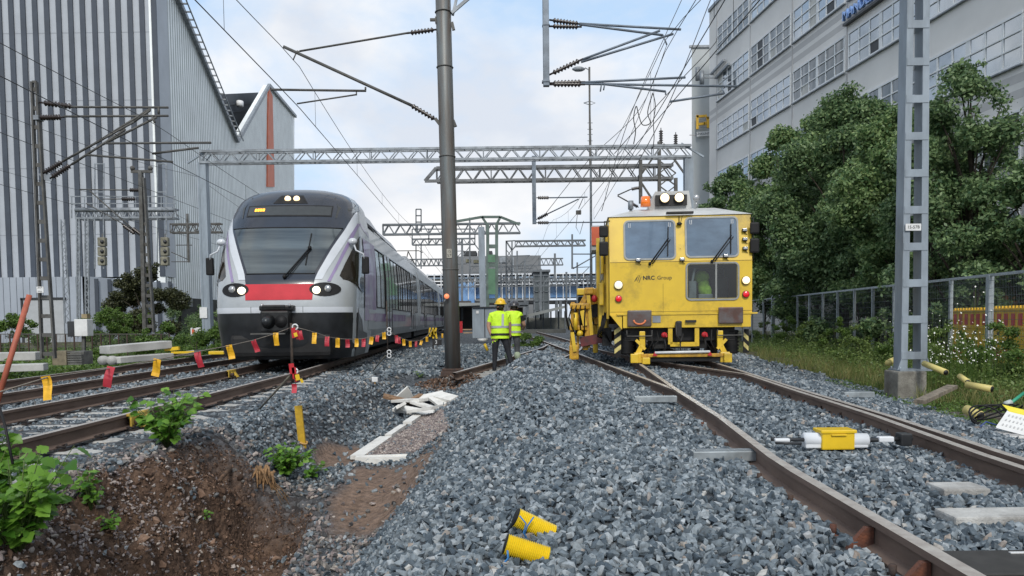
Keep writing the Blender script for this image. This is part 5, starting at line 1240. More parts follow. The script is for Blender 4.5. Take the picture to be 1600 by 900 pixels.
loose('anchor_wire', 'long slack wire crossing in front of the pale corner tower', [(960, 240), (1040, 150), (1111, 75), (1120, 60)], 22, .012)
loose('anchor_wire', 'steep thin wire left of the anchor wires near the lamp', [(940, 330), (985, 180), (1065, 0)], 22, .010)
loose('anchor_wire', 'fine wire running from the lower gantry towards the yellow cab', [(846, 342), (920, 250), (1000, 170), (1042, 70)], 30, .012)
wb = thing('tension_weight', 'small grey weight box hanging on a wire left of the machine roof', 'weight', P(904, 332, 30)); mb = MB(); mb.box(P(904, 332, 30), (.2, .2, .15)); mb.build('weight_box', STEELD, wb); mb = MB(); mb.tube([P(904, 326, 30), P(910, 312, 30), P(912, 308, 32)], .015, 5); mb.tube([P(902, 336, 30), P(900, 355, 30), P(906, 366, 30), (P(912, 345, 30))], .012, 5); mb.build('cord', WIRE, wb)
# ================================================================ BUILDINGS
STRD = mat('dark_facade_panel', (.055, .068, .09), .5, .1, .1, .8, grime=.1); STRL = mat('light_facade_panel', (.40, .43, .47), .5, .1, .06, .5)
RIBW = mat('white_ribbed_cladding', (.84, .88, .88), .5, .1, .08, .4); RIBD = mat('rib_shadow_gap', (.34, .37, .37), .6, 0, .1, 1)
ROOFD = mat('dark_roof_cladding', (.04, .05, .065), .6, 0, .2, .5); ORS = mat('orange_stripe', (.62, .16, .08), .6, 0, .1, 1)
YB = 62.0
lbld = thing('striped_building', 'huge windowless hall with dark and light vertical stripes and a white ribbed side', 'building', (P(262, 500, YB).x, YB, 0))
xr_ = P(258, 430, YB).x; xl_ = xr_ - 26; zt_ = 34.0; zb_ = P(150, 433, YB).z
mb = MB(); mb.box(((xl_ + xr_) / 2, YB + 1, (zt_ + zb_) / 2), (xr_ - xl_, 2, zt_ - zb_)); mb.build('front_wall', STRL, lbld)
mb = MB(); pxs = [-10, 8, 27, 46, 65, 82, 101, 118, 137, 155, 173, 191, 209, 227, 243]
sw = (18.2 / FPX) * YB
x = xr_ - .18; k_ = 0
mb.box((x, YB - .06, (zt_ + zb_) / 2), (.42, .12, zt_ - zb_))
while x > xl_ + 1:
    x -= sw; mb.box((x, YB - .06, (zt_ + zb_) / 2), (.41, .12, zt_ - zb_))
mb.build('dark_stripe', STRD, lbld, 'dark vertical cladding stripes of the front')
mb = MB()
for z in (8.5, 14, 19.5, 25): mb.box(((xl_ + xr_) / 2, YB - .004, z), (xr_ - xl_, .012, .05))
mb.build('panel_joint', mat('joint_grey', (.24, .26, .29), .6, 0, 0), lbld)
# side wall: from (262) to (460) in the picture, receding
YE = 132.0; s0 = Vector((xr_, YB, 0)); s1 = Vector((P(460, 300, YE).x, YE, 0))
def SW(px, py):      # point of the side wall plane under a pixel
    a = P(px, py, 10.0); d = (s1 - s0); c0 = Vector((0, 0, CAMZ)); r_ = a - c0
    den = r_.x * d.y - r_.y * d.x; t = (s0.x * d.y - s0.y * d.x) / den; p = c0 + r_ * t
    return p
nrm = Vector(((s1 - s0).y, -(s1 - s0).x, 0)).normalized(); back = -nrm * .6
poly = [SW(262, 462), SW(262, -60), SW(368, 220), SW(418, 133), SW(460, 182), SW(460, 500)]
poly[1] = Vector((xr_, YB, SW(259, 0).z + 3)); poly[0] = Vector((xr_, YB, poly[0].z)); zlow = poly[0].z; poly[5].z = zlow
mb = MB(); mb.slab(poly, back); sidew = mb.build('side_wall', RIBW, lbld)
# the ribs of the side, as thin proud strips following the roof line
def top_at(px):
    pts = [(262, None), (262, SW(262, 0).z), (368, SW(368, 220).z), (418, SW(418, 133).z), (460, SW(460, 182).z)]
    for (a, b) in zip(poly[1:4], poly[2:5]):
        pass
def ztop(p):         # height of the roof line at distance along the wall
    u = (p - s0).dot((s1 - s0)) / (s1 - s0).length_squared
    ks = [((q_ - s0).dot(s1 - s0) / (s1 - s0).length_squared, q_.z) for q_ in poly[1:5]]
    return interp(ks, u)
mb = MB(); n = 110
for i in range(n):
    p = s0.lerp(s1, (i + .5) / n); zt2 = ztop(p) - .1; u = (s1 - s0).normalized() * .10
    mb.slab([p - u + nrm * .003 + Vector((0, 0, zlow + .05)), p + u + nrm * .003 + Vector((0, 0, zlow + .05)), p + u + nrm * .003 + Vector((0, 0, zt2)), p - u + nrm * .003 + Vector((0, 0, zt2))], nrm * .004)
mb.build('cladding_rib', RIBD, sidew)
mb = MB(); mb.slab([SW(417, 180), SW(416, 292), SW(427, 292), SW(424, 150), SW(418, 137)], nrm * .2); mb.build('orange_stripe', ORS, lbld)
mb = MB()
for a, b in zip(poly[1:4], poly[2:5]): mb.bar(a + nrm * .25, b + nrm * .25, .35, .45)
for i in range(28):
    p = poly[1].lerp(poly[2], i / 28); mb.bar(p, p + nrm * .9, .12); q_ = poly[1].lerp(poly[2], (i + 1) / 28); mb.bar(p + nrm * .9, q_ + nrm * .9, .10)
mb.build('roof_edge', STEEL, lbld)
bk = Vector((-3, 4, 0)); mb = MB(); mb.slab([SW(310, 130) + bk, SW(421, 131) + bk, SW(421, 260) + bk, SW(310, 260) + bk], bk * 2)
for y in (148, 160): mb.slab([SW(312, y) + bk * .9, SW(420, y) + bk * .9, SW(420, y + 2) + bk * .9, SW(312, y + 2) + bk * .9], bk * .05)
mb.build('roof_recess', ROOFD, lbld)
mb = MB(); mb.tube([SW(388, 156) + bk * .7, SW(388, 148) + bk * .7], .45, 10); mb.build('roof_fan', WHITE, lbld)
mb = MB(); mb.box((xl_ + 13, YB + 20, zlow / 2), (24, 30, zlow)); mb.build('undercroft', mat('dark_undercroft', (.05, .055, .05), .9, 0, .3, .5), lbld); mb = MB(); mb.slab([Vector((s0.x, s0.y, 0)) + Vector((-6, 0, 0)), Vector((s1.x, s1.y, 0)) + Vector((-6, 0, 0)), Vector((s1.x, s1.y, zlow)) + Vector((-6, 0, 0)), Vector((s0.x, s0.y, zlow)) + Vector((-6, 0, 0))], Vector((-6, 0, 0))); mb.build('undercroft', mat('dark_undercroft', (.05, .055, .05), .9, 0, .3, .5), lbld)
mb = MB(); mb.slab([s0 + Vector((0, 0, zlow - .8)), s1 + Vector((0, 0, zlow - .8)), s1 + Vector((0, 0, zlow)), s0 + Vector((0, 0, zlow))], -nrm * .6); mb.build('base_beam', mat('grey_base_beam', (.14, .15, .155), .7, 0, .1, .6), lbld)
# low annex
an = thing('annex_building', 'low pale grey clad annex with a roller door at the foot of the striped hall', 'building', (P(60, 500, 56).x, 56, 0))
xa, xb = P(-160, 460, 56).x, P(140, 460, 56).x; za = P(60, 433, 56).z
mb = MB(); mb.slab([(xa, 56, -.3), (xb, 56, -.3), (xb, 56, za), (xa, 56, za)], (0, 5.8, 0)); mb.build('wall', mat('annex_cladding', (.36, .40, .46), .5, .1, .06, .6), an); mb = MB(); mb.slab([(xb, 56, -.3), (xb, 56, za), (xb + 4, 61.5, za - .3), (xb + 4, 61.5, -.3)], (-.5, 0, 0)); mb.build('side_wall', mat('annex_cladding', (.36, .40, .46), .5, .1, .06, .6), an)
mb = MB()
for i in range(30): x = xa + .5 + i * .5 * 1.0; mb.box((x, 55.99, za / 2), (.02, .02, za)) if x < xb else None
for i in range(7): p = Vector((xb, 56, 0)).lerp(Vector((xb + 4, 61.5, 0)), (i + .5) / 7); mb.box((p.x + .05, p.y - .05, za / 2), (.30, .1, za - .3))
mb.build('cladding_joint', STRD, an)
mb = MB(); c = P(68, 482, 55.9); mb.box((c.x, 55.93, 1.1), (3.0, .1, 3.6)); mb.build('roller_door', mat('door_pale', (.40, .42, .44), .5, 0, .05, 3), an)
mb = MB(); mb.box((c.x, 55.9, 2.98), (3.4, .12, .18)); mb.box((c.x - 1.6, 55.9, 1.3), (.16, .12, 3.4)); mb.build('door_frame', DARK, an)

# ---------------------------------------------------------------- right office building
FAC = mat('office_concrete', (.74, .725, .70), .8, 0, .06, .25, grime=.10); FACD = mat('office_band_grey', (.52, .51, .50), .8, 0, .06, .25)
WFR = mat('office_window_frame', (.70, .72, .73), .5, 0, .03, 2)
OGL = mat('office_glass', (.42, .46, .50), .07, .8, .3, .35, c2=(.26, .30, .34), spec=1)
OGL2 = mat('office_glass_curtain', (.24, .25, .26), .10, .5, .5, .7, c2=(.08, .10, .11), spec=1, stretch=(3, 3, .3))
def FX(y): return 22.4 - .106 * y
YN, YF = 8.0, 60.0
ob = thing('office_building', 'long grey concrete office block with bands of white framed windows behind the trees', 'building', (FX(40), 40, 0))
fd = Vector((-.106, 1, 0)).normalized(); fn = Vector((-1, -.106, 0)).normalized()
def F_(y, z, out_=0): return Vector((FX(y), y, z)) + fn * out_
ZT = 25.2
mb = MB(); mb.slab([F_(YN, 0), F_(YF, 0), F_(YF, ZT), F_(YN, ZT)], -fn * 16); mb.build('wall', FAC, ob)
mb = MB(); mb.slab([F_(YN, ZT, .12), F_(YF, ZT, .12), F_(YF, ZT + .25, .12), F_(YN, ZT + .25, .12)], -fn * .8); mb.build('parapet', STEEL, ob)
rows = [21.4, 17.75, 14.1, 10.45, 6.8, 3.1]
mb = MB()
for z in (rows[1], rows[3]):
    for zz_ in (z - .55, z - 1.15): mb.slab([F_(YN, zz_ - .17, .004), F_(YF, zz_ - .17, .004), F_(YF, zz_ + .17, .004), F_(YN, zz_ + .17, .004)], -fn * .3)
mb.build('facade_band', FACD, ob)
ed = [F_(YF, 0)]; bays = [60 - 1.6 - i * 6.05 for i in range(9)]
mb = MB()
for y in bays: mb.slab([F_(y - .05, 0, .03), F_(y + .05, 0, .03), F_(y + .05, ZT, .03), F_(y - .05, ZT, .03)], -fn * .2)
mb.build('pilaster_joint', FACD, ob)
for bi in range(8):
    ya, yb = bays[bi + 1] + .22, bays[bi] - .22
    for ri, z in enumerate(rows):
        zt2 = z + 1.85
        if (ri == 0 and bi > 2) or (ri == 1 and bi > 5): continue
        mb = MB(); mb.slab([F_(ya, z, .02), F_(yb, z, .02), F_(yb, zt2, .02), F_(ya, zt2, .02)], -fn * .1); 
        wv = mb.build('window', OGL if (bi * 7 + ri * 5) % 4 and bi < 5 else OGL2, ob)
        for q_ in range((bi * 3 + ri * 5) % 3):
            i_ = (bi * 5 + ri * 3 + q_ * 2) % 6; y_a = ya + (yb - ya) * (i_ + .12) / 6; y_b = ya + (yb - ya) * (i_ + .9) / 6; mb = MB(); mb.slab([F_(y_a, z + .05, .025), F_(y_b, z + .05, .025), F_(y_b, z + (.6, 1.75, 1.15)[q_ % 3], .025), F_(y_a, z + (.6, 1.75, 1.15)[q_ % 3], .025)], -fn * .01)
            mb.build('blind', (mat('pale_blind', (.55, .55, .52), .8, 0, .1, 2), mat('dark_opening', (.03, .035, .04), .5, 0, .2, 2))[(bi + ri + q_) % 2], wv)
        mb = MB(); nc = 6
        for i in range(nc + 1):
            y = ya + (yb - ya) * i / nc; hw_ = .13 if i == 3 else .05
            mb.slab([F_(y - hw_, z, .05), F_(y + hw_, z, .05), F_(y + hw_, zt2, .05), F_(y - hw_, zt2, .05)], -fn * .06)
        for zz_, hh in ((z, .05), (z + .62, .03), (z + 1.2, .03), (zt2, .05)): mb.slab([F_(ya - .05, zz_ - hh, .07), F_(yb + .05, zz_ - hh, .07), F_(yb + .05, zz_ + hh, .07), F_(ya - .05, zz_ + hh, .07)], -fn * .05)
        mb.build('frame', WFR, wv)
        mb = MB(); mb.slab([F_(ya - .1, z - .13, .16), F_(yb + .1, z - .13, .16), F_(yb + .1, z - .08, .16), F_(ya - .1, z - .08, .16)], -fn * .15); mb.build('sill', STEEL, wv)
# narrow window column at the far corner
mb = MB()
# shop window with an orange panel low at the right
sy = FX(0); mb = MB(); c = P(1597, 415, 29.5); 
mb.slab([F_(27.0, .2, .06), F_(30.6, .2, .06), F_(30.6, 4.2, .06), F_(27.0, 4.2, .06)], -fn * .05); mb.build('ground_glazing', GLASSD, ob)
mb = MB(); mb.slab([F_(27.0, 1.2, .08), F_(29.3, 1.2, .08), F_(29.3, 3.3, .08), F_(27.0, 3.3, .08)], -fn * .02); mb.build('wood_panel', mat('orange_wood', (.30, .13, .04), .5, 0, .2, 3), ob)
mb = MB()
for y in (27.0, 28.2, 29.4, 30.6): mb.slab([F_(y - .03, .2, .12), F_(y + .03, .2, .12), F_(y + .03, 4.2, .12), F_(y - .03, 4.2, .12)], -fn * .05)
for z in (.3, 1.2, 2.3, 3.3, 4.2): mb.slab([F_(27, z - .03, .12), F_(30.6, z - .03, .12), F_(30.6, z + .03, .12), F_(27, z + .03, .12)], -fn * .05)
mb.build('glazing_bar', STEEL, ob)
# blue facade lettering
BLUE = mat('blue_sign_letters', (.25, .42, .80), .4, 0, .05, 3, coat=.3)
pz_ = 0
def on_facade(px, py):
    a = P(px, py, 10); c0 = Vector((0, 0, CAMZ)); r_ = a - c0; t = 22.4 / (r_.x + .106 * r_.y); return c0 + r_ * t
pA, pB = on_facade(1324, 28), on_facade(1395, -22)
text_mesh('sign_letters', 'MANDERA', .72, BLUE, Matrix.Translation(pA + fn * .25) @ frame((0, 0, 0), (-fd), (0, 0, 1)), ob, .08, 'LEFT', 'blue block letters on the office facade')
mb = MB(); mb.bar(pA + fn * .15 + Vector((0, 0, -.40)), pA - fd * 6.4 + fn * .15 + Vector((0, 0, -.40)), .25, .12); mb.build('sign_rail', DARK, ob)
for px, py, in ((1122, 122), (1115, 116)):
    c = on_facade(px, py); mb = MB(); mb.bar(c, c + fn * 1.3, .08); mb.tube([c + fn * 1.3 + Vector((0, 0, -.5)), c + fn * 1.3 + Vector((0, 0, .5))], .18, 8); mb.bar(c + fn * .2, c + fn * .2 - fd * 2.6 + Vector((0, 0, .2)), .16); mb.build('facade_antenna', STEEL, ob)
mb = MB(); c = F_(57.5, ZT + .8); mb.box(c - fn * 2, (1.2, 2.4, 1.6)); mb.box(F_(52, ZT + .6) - fn * 3, (3, 5, 1.2)); mb.build('roof_vent', STEEL, ob)
# corner tower with the yellow sign
tw = thing('corner_tower', 'narrow plain grey tower block behind the end of the office building', 'building', (P(1095, 500, 64).x, 64, 0))
TY = 64; xa, xb = P(1081, 300, TY).x, P(1112, 300, TY).x; zt3 = P(1095, 73, TY).z
mb = MB(); mb.slab([(xa, TY, 0), (xb + 2, TY, 0), (xb + 2, TY, zt3), (xa, TY, zt3)], (2.7, 10, 0)); mb.build('wall', mat('tower_grey', (.45, .48, .49), .8, 0, .05, .3), tw)
mb = MB(); mb.box(((xa + xb) / 2 + .5, TY - .03, zt3), (xb - xa + 1.4, .2, .2)); mb.build('roof_edge', STEEL, tw)
mb = MB(); mb.box(((xa + xb) / 2 + .5, TY - .01, P(1095, 211, TY).z), (xb - xa + 1.4, .02, .08)); mb.build('panel_joint', FACD, tw)
SGY = mat('yellow_sign', (.85, .50, .05), .4, 0, .05, 3)
ys = thing('roof_sign', 'yellow angular F and bar sign on the grey tower', 'sign', P(1097, 198, TY - .5))
mb = MB(); Q = lambda a, b: P(a, b, TY - .5)
for a, b in (((1089.5, 180), (1089.5, 202)), ((1088, 182.5), (1104, 181)), ((1091, 194.5), (1101.5, 193)), ((1106, 183.5), (1106, 200)), ((1101.5, 190.5), (1101.5, 195)),((1103.5,184.5),(1107.5,184.2))): mb.bar(Q(*a), Q(*b), .19, .19, up=(0, 1, 0))
mb.build('letter', SGY, ys)
mb = MB(); mb.bar(Q(1091, 187), Q(1106, 186), .03); mb.bar(Q(1091, 200), Q(1106, 199), .03); mb.build('support_rail', STEEL, ys)
ws_ = thing('name_sign', 'small white name board under the yellow angular sign', 'sign', P(1099, 209, TY - .4))
mb = MB(); mb.bar(P(1088.5, 210, TY - .4), P(1108, 208.5, TY - .4), .08, .38); bd = mb.build('board', WHITE, ws_)
c = P(1098, 209.2, TY - .4); text_mesh('lettering', 'LINKUNT', .27, mat('dark_sign_text', (.05, .07, .09), .5, 0, 0), Matrix.Translation(c + Vector((0, -.06, 0))) @ Matrix.Rotation(R(-1.5), 4, 'Y') @ Matrix.Rotation(R(90), 4, 'X'), bd, .005)

# ---------------------------------------------------------------- far station
def pbox(mb, x0, y0, x1, y1, Y, d): 
    a, b = P(x0, y1, Y), P(x1, y0, Y); mb.box(((a.x + b.x) / 2, Y + d / 2, (a.z + b.z) / 2), (abs(b.x - a.x), d, abs(b.z - a.z)))
SB = mat('far_block_grey', (.20, .21, .22), .8, 0, .1, .2); BLG = mat('blue_glass_wall', (.12, .28, .58), .2, .1, .35, .12, c2=(.32, .48, .68), spec=.9); PALEB = mat('bridge_white_band', (.68, .71, .74), .6, 0, .05, .2)
fb = thing('far_office_block', 'dark grey box building with rooftop units beyond the station bridge', 'building', P(780, 500, 150)); mb = MB(); pbox(mb, 712, 399, 845, 505, 150, 20); mb.build('wall', SB, fb); mb = MB(); pbox(mb, 700, 405, 711.9, 505, 149, 15); mb.build('side_wing', SB, fb)
mb = MB(); 
for x in (724, 735, 747, 760): pbox(mb, x, 392, x + 9, 399.5, 152, 6)
mb.build('rooftop_unit', DARK, fb)
mb = MB()
for x0, y, c_ in ((728, 405, 0), (740, 406, 0)):
    pbox(mb, x0, y, x0 + 8, y + 5, 149.8, .1)
mb.build('mural_patch', mat('pale_yellow_mural', (.22, .21, .13), .7, 0, .5, 1), fb)
mb = MB(); pbox(mb, 780, 401, 790, 410, 149.7, .2); pbox(mb, 800, 401, 803, 440, 149.6, .2); mb.build('wall_pipe', STEEL, fb)
br = thing('station_bridge', 'glazed blue and white station bridge spanning the tracks in the distance', 'bridge', P(820, 500, 125))
mb = MB(); pbox(mb, 600, 437, 960, 441, 125, 8); pbox(mb, 600, 443, 960, 446, 124, 8); pbox(mb, 600, 427, 960, 430, 126, 8); mb.build('roof_band', PALEB, br)
mb = MB(); pbox(mb, 600, 446, 960, 468, 126, 6); pbox(mb, 698, 440, 741, 480, 123, 3); mb.build('blue_glazing', BLG, br)
mb = MB(); pbox(mb, 600, 430, 960, 437, 127, 6); mb.build('upper_glazing', mat('pale_glazing', (.42, .50, .58), .2, .2, .2, .2), br)
mb = MB(); pbox(mb, 600, 468, 960, 477, 125, 8); mb.build('bridge_deck', mat('bridge_deck_dark', (.06, .065, .07), .8, 0, .1, .3), br)
mb = MB()
for i in range(34):
    x = 604 + i * 10.6; pbox(mb, x, 428, x + .9, 468, 122.8, .3)
mb.build('mullion', PALEB, br)
mb = MB()
for x in (650, 700, 760, 822, 868, 874, 925): pbox(mb, x, 470, x + 4, 508, 124, 1)
mb.build('pier', FARST, br)
mb = MB()
for i in range(26): x = 700 + i * 9.5; mb.bar(P(x, 443, 121), P(x + 5, 430, 121), .2); mb.bar(P(x + 5, 430, 121), P(x + 9.5, 443, 121), .2)
mb.build('lattice', FARST, br)
st = thing('stair_tower', 'dark glazed lift tower standing in front of the blue bridge', 'building', P(850, 500, 112)); mb = MB(); pbox(mb, 835, 424, 857, 500, 112, 6); mb.build('glazed_shaft', mat('smoked_glazing', (.07, .085, .09), .2, .1, .4, .3, c2=(.14, .16, .17)), st); mb = MB(); pbox(mb, 833, 421, 860, 424.5, 111, 8)
for y in (440, 455, 470, 485): pbox(mb, 834.5, y, 857.5, y + 1.2, 111.8, .3)
for x in (834.5, 842, 849, 857): pbox(mb, x, 424, x + .8, 500, 111.8, .3)
mb.build('frame', FARST, st)
pc_ = thing('platform_canopy', 'sloping grey platform roof on posts right of the workers', 'canopy', P(850, 515, 75))
mb = MB(); mb.slab([P(816, 493, 75), P(884, 477, 75), P(884, 481, 75), P(816, 498, 75)], (0, 14, 0)); mb.build('roof', mat('canopy_grey', (.25, .27, .27), .6, 0, .1, .5), pc_)
mb = MB()
for x in (824, 836, 848, 860, 872, 882): pbox(mb, x, 486, x + 1.8, 515, 78, .3)
mb.build('post', FARST, pc_); mb = MB(); pbox(mb, 822, 496, 890, 514, 90, 1); mb.build('back_wall', mat('platform_back', (.06, .07, .06), .9, 0, .5, .4, c2=(.2, .2, .18)), pc_)
p2 = thing('platform_shelter', 'dark shelter with a flat roof left of the workers behind the thick mast', 'shelter', P(730, 515, 80)); mb = MB(); mb.slab([P(700, 473, 80), P(752, 473, 80), P(752, 477, 80), P(700, 479, 80)], (0, 10, 0)); mb.build('roof', mat('shelter_roof', (.30, .32, .32), .6, 0, .1, .5), p2); mb = MB(); pbox(mb, 700, 479, 740, 515, 88, 1); pbox(mb, 706, 470, 735, 475, 84, 2); mb.build('wall', mat('shelter_dark', (.03, .032, .035), .8, 0, .5, .5, c2=(.10, .08, .07)), p2)
p3 = thing('platform_shelter', 'brown walled waiting shelter directly right of the second worker', 'shelter', P(808, 515, 70)); mb = MB(); pbox(mb, 797, 480, 817, 515, 70, 5); mb.build('wall', mat('shelter_brown', (.045, .03, .03), .8, 0, .3, .6), p3); mb = MB(); pbox(mb, 793, 472, 826, 477, 69, 8); mb.build('roof', FARST, p3)
# retaining wall beyond the heap, cabinets
rw = thing('retaining_wall', 'low dark concrete wall closing the track bed beyond the workers', 'wall', P(845, 525, 60)); mb = MB(); pbox(mb, 800, 514, 884, 524, 60, .4); mb.build('wall', mat('dark_old_concrete', (.10, .105, .10), .9, 0, .2, .8), rw)
cbn = thing('equipment_cabinet', 'tall pale blue grey equipment cabinet with double doors left of the workers', 'cabinet', P(756, 528, 36)); mb = MB(); pbox(mb, 738.5, 480, 776, 528, 36, .8); mb.build('housing', GREYP, cbn); mb = MB(); pbox(mb, 757, 482, 757.8, 527, 35.98, .02); pbox(mb, 738, 479, 776.5, 481, 35.9, 1); mb.build('door_seam', DARK, cbn); mb = MB(); pbox(mb, 744, 485.5, 748, 490, 35.97, .02); mb.build('label_sticker', WHITE, cbn)
inf = thing('information_board', 'small white notice board behind the second worker', 'sign', P(807, 515, 60)); mb = MB(); pbox(mb, 803, 489, 810.5, 512, 60, .1); mb.build('board', WHITE, inf); mb = MB(); pbox(mb, 804, 492, 809.5, 494, 59.9, .05); mb.build('strip', REDP, inf)
# distant pale apartment slab behind the machine's left, and low skyline hedge
fs_ = thing('construction_barrier', 'distant red and white works barrier by the end of the train', 'barrier', P(722, 520, 48)); mb = MB(); pbox(mb, 717, 502, 722.5, 520, 48, .1); mb.build('red_board', REDP, fs_); mb = MB(); pbox(mb, 723, 514, 737, 516, 48, .1); pbox(mb, 724, 519, 738, 521, 47, .1); mb.build('timber_rail', mat('light_timber', (.45, .32, .2), .8, 0, .2, 2), fs_)
# ================================================================ TREES, FENCE, WEEDS
def leaf_cloud(centers, radii, n, size, flat=.55, seed=1, shell=.55):
    g = np.random.default_rng(seed); centers = np.array(centers); radii = np.array(radii); k = len(centers)
    wgt = (radii ** 2).prod(axis=1) ** .5 if radii.ndim > 1 else radii ** 2
    idx = g.choice(k, n, p=wgt / wgt.sum()); d = g.normal(size=(n, 3)); d /= np.linalg.norm(d, axis=1)[:, None]
    rr = g.random(n) ** shell; r3 = radii[idx] if radii.ndim > 1 else radii[idx][:, None]
    pos = centers[idx] + d * rr[:, None] * r3 * (1 + .12 * g.normal(size=(n, 1)))
    nrm = d * .6 + g.normal(size=(n, 3)) * .7 + np.array([0, 0, .35]); nrm /= np.linalg.norm(nrm, axis=1)[:, None]
    a = np.cross(nrm, g.normal(size=(n, 3))); a /= np.linalg.norm(a, axis=1)[:, None]; b = np.cross(nrm, a)
    s_ = size * g.uniform(.6, 1.35, n)[:, None]
    V = np.stack([pos - a * s_, pos + b * s_ * flat, pos + a * s_, pos - b * s_ * flat], 1).reshape(-1, 3)
    F = np.arange(4 * n).reshape(-1, 4)
    return V, F
LEAF_D = leaf_mat('tree_leaves_dark', (.04, .095, .04), (.24, .34, .15), .36)
LEAF_M = leaf_mat('tree_leaves_mid', (.055, .13, .045), (.29, .39, .16), .36)
LEAF_B = leaf_mat('bush_leaves_brownish', (.030, .040, .018), (.09, .095, .04), .2)
LEAF_G = leaf_mat('weed_leaves', (.045, .10, .018), (.16, .25, .055), .35)
LEAF_W = leaf_mat('roadside_weed_leaves', (.06, .12, .025), (.22, .29, .085), .35)
LEAF_F = leaf_mat('fresh_foreground_leaves', (.05, .15, .015), (.21, .40, .055), .40, .4)
GRASSM = leaf_mat('grass_blades', (.07, .14, .03), (.31, .28, .12), .3)
LEAF_W = leaf_mat('roadside_weed_leaves', (.06, .12, .025), (.22, .29, .085), .35)
def tree(label, base, h, rx, ry, n, size, lm_, seed, cat='tree', name='tree', zlow=.22, group=None, trunk=.14, clumps=26, shell=.5):
    r_ = random.Random(seed); t = thing(name, label, cat, base, group=group); B0 = Vector(base)
    mb = MB(); top = B0 + Vector((r_.uniform(-.3, .3), 0, h * .8)); mb.tube([B0, B0.lerp(top, .35) + Vector((.08, 0, 0)), B0.lerp(top, .7), top], [trunk, trunk * .75, trunk * .45, trunk * .12], 8)
    cs = []; rs = []
    for i in range(clumps):
        zf = zlow + (1 - zlow) * r_.random() ** .8; a = r_.uniform(0, 6.283); env = math.sin(min(1, max(.0, (1.03 - zf) / .55)) * math.pi / 2) * (.62 + .38 * min(1, zf / .3)); q_ = (.15 + .78 * r_.random() ** .6) * env
        c = B0 + Vector((rx * q_ * math.cos(a), ry * q_ * math.sin(a), h * zf * .94)); cs.append(c[:]); k_ = r_.uniform(.17, .33) * rx * (.6 + .4 * env); rs.append((k_, k_ * ry / rx, k_ * r_.uniform(.6, .85)))
        if i % 2 == 0: mb.tube([B0.lerp(top, max(.12, zf - .25)), (B0.lerp(top, max(.12, zf - .2)) + Vector(c)) / 2 + Vector((0, 0, .1)), Vector(c)], [trunk * .35, trunk * .22, trunk * .07], 5)
    for i in range(clumps):       # outlying twigs that break the outline
        j = r_.randrange(len(cs)); c = Vector(cs[j]); o_ = Vector((r_.gauss(0, 1), r_.gauss(0, .6), r_.gauss(.25, .7))).normalized() * rs[j][0] * 1.15; p = c + o_; cs.append(p[:]); k_ = rs[j][0] * r_.uniform(.25, .5); rs.append((k_, k_, k_ * r_.uniform(.7, 1.3))); mb.tube([c, p], [trunk * .1, trunk * .04], 4)
    mb.build('trunk', BARK, t)
    V, F = leaf_cloud(cs, rs, int(n * 1.3), size * .85, seed=seed, shell=shell); V -= np.array(org(t)[:])
    np_mesh('crown', V, F, lm_, t); return t
def onfence(y, off_=0): return (8.2 + .13 * y + off_)
T = [('dense dark green tree touching the corner tower, farthest of the row', 1142, 255, 53, 3.2, 3.0, 34000, .13, LEAF_D, 11),
     ('broad green tree right behind the yellow machine', 1228, 192, 43, 3.5, 3.0, 52000, .115, LEAF_M, 12),
     ('tallest bushy tree left of the ladder mast', 1325, 122, 32, 3.7, 2.8, 64000, .095, LEAF_D, 13),
     ('green tree filling the space between the broad tree and the tallest one', 1278, 160, 38, 3.0, 2.6, 40000, .105, LEAF_M, 21),
     ('green tree behind the right side of the ladder mast', 1452, 168, 25, 2.2, 2.0, 34000, .08, LEAF_M, 22),
     ('yellowish green tree directly behind the ladder mast', 1395, 160, 27, 2.7, 2.2, 46000, .085, LEAF_M, 14),
     ('airy tree with pointed top right of the ladder mast', 1510, 88, 21.5, 2.5, 2.0, 36000, .072, LEAF_D, 15),
     ('dark leafy tree at the right edge in front of the orange panel', 1625, 240, 19.5, 1.7, 1.6, 14000, .08, LEAF_D, 16)]
for lab, px, py, Y, rx, ry, n, s_, lm_, sd_ in T:
    top = P(px, py, Y); tree(lab, (top.x, Y, -.5), top.z + .5 + .2, rx, ry, n, s_, lm_, sd_, group='trees in front of the office building', clumps=64)
# understorey shrubs along the fence
for i, (px, py, Y, rx, n, lab) in enumerate(((1128, 400, 57, 2.4, 9000, 'dark shrub low behind the machine mirror'), (1195, 380, 43, 2.6, 12000, 'round dark shrub behind the fence next to the machine'), (1275, 370, 33.5, 2.3, 14000, 'dark shrub filling the gap under the tallest tree'), (1345, 380, 27.5, 2.0, 13000, 'shrub behind the fence just left of the ladder mast'), (1440, 390, 22, 1.6, 12000, 'shadowy shrub behind the ladder mast foot'), (1530, 400, 19.6, 1.3, 10000, 'low dark shrub above the yellow barriers'))):
    top = P(px, py, Y); tree(lab, (top.x, Y, -.5), top.z + .5, rx, rx * .7, n, .075, LEAF_D, 40 + i, 'shrub', 'shrub', .05, 'shrubs behind the mesh fence', .05, 18)
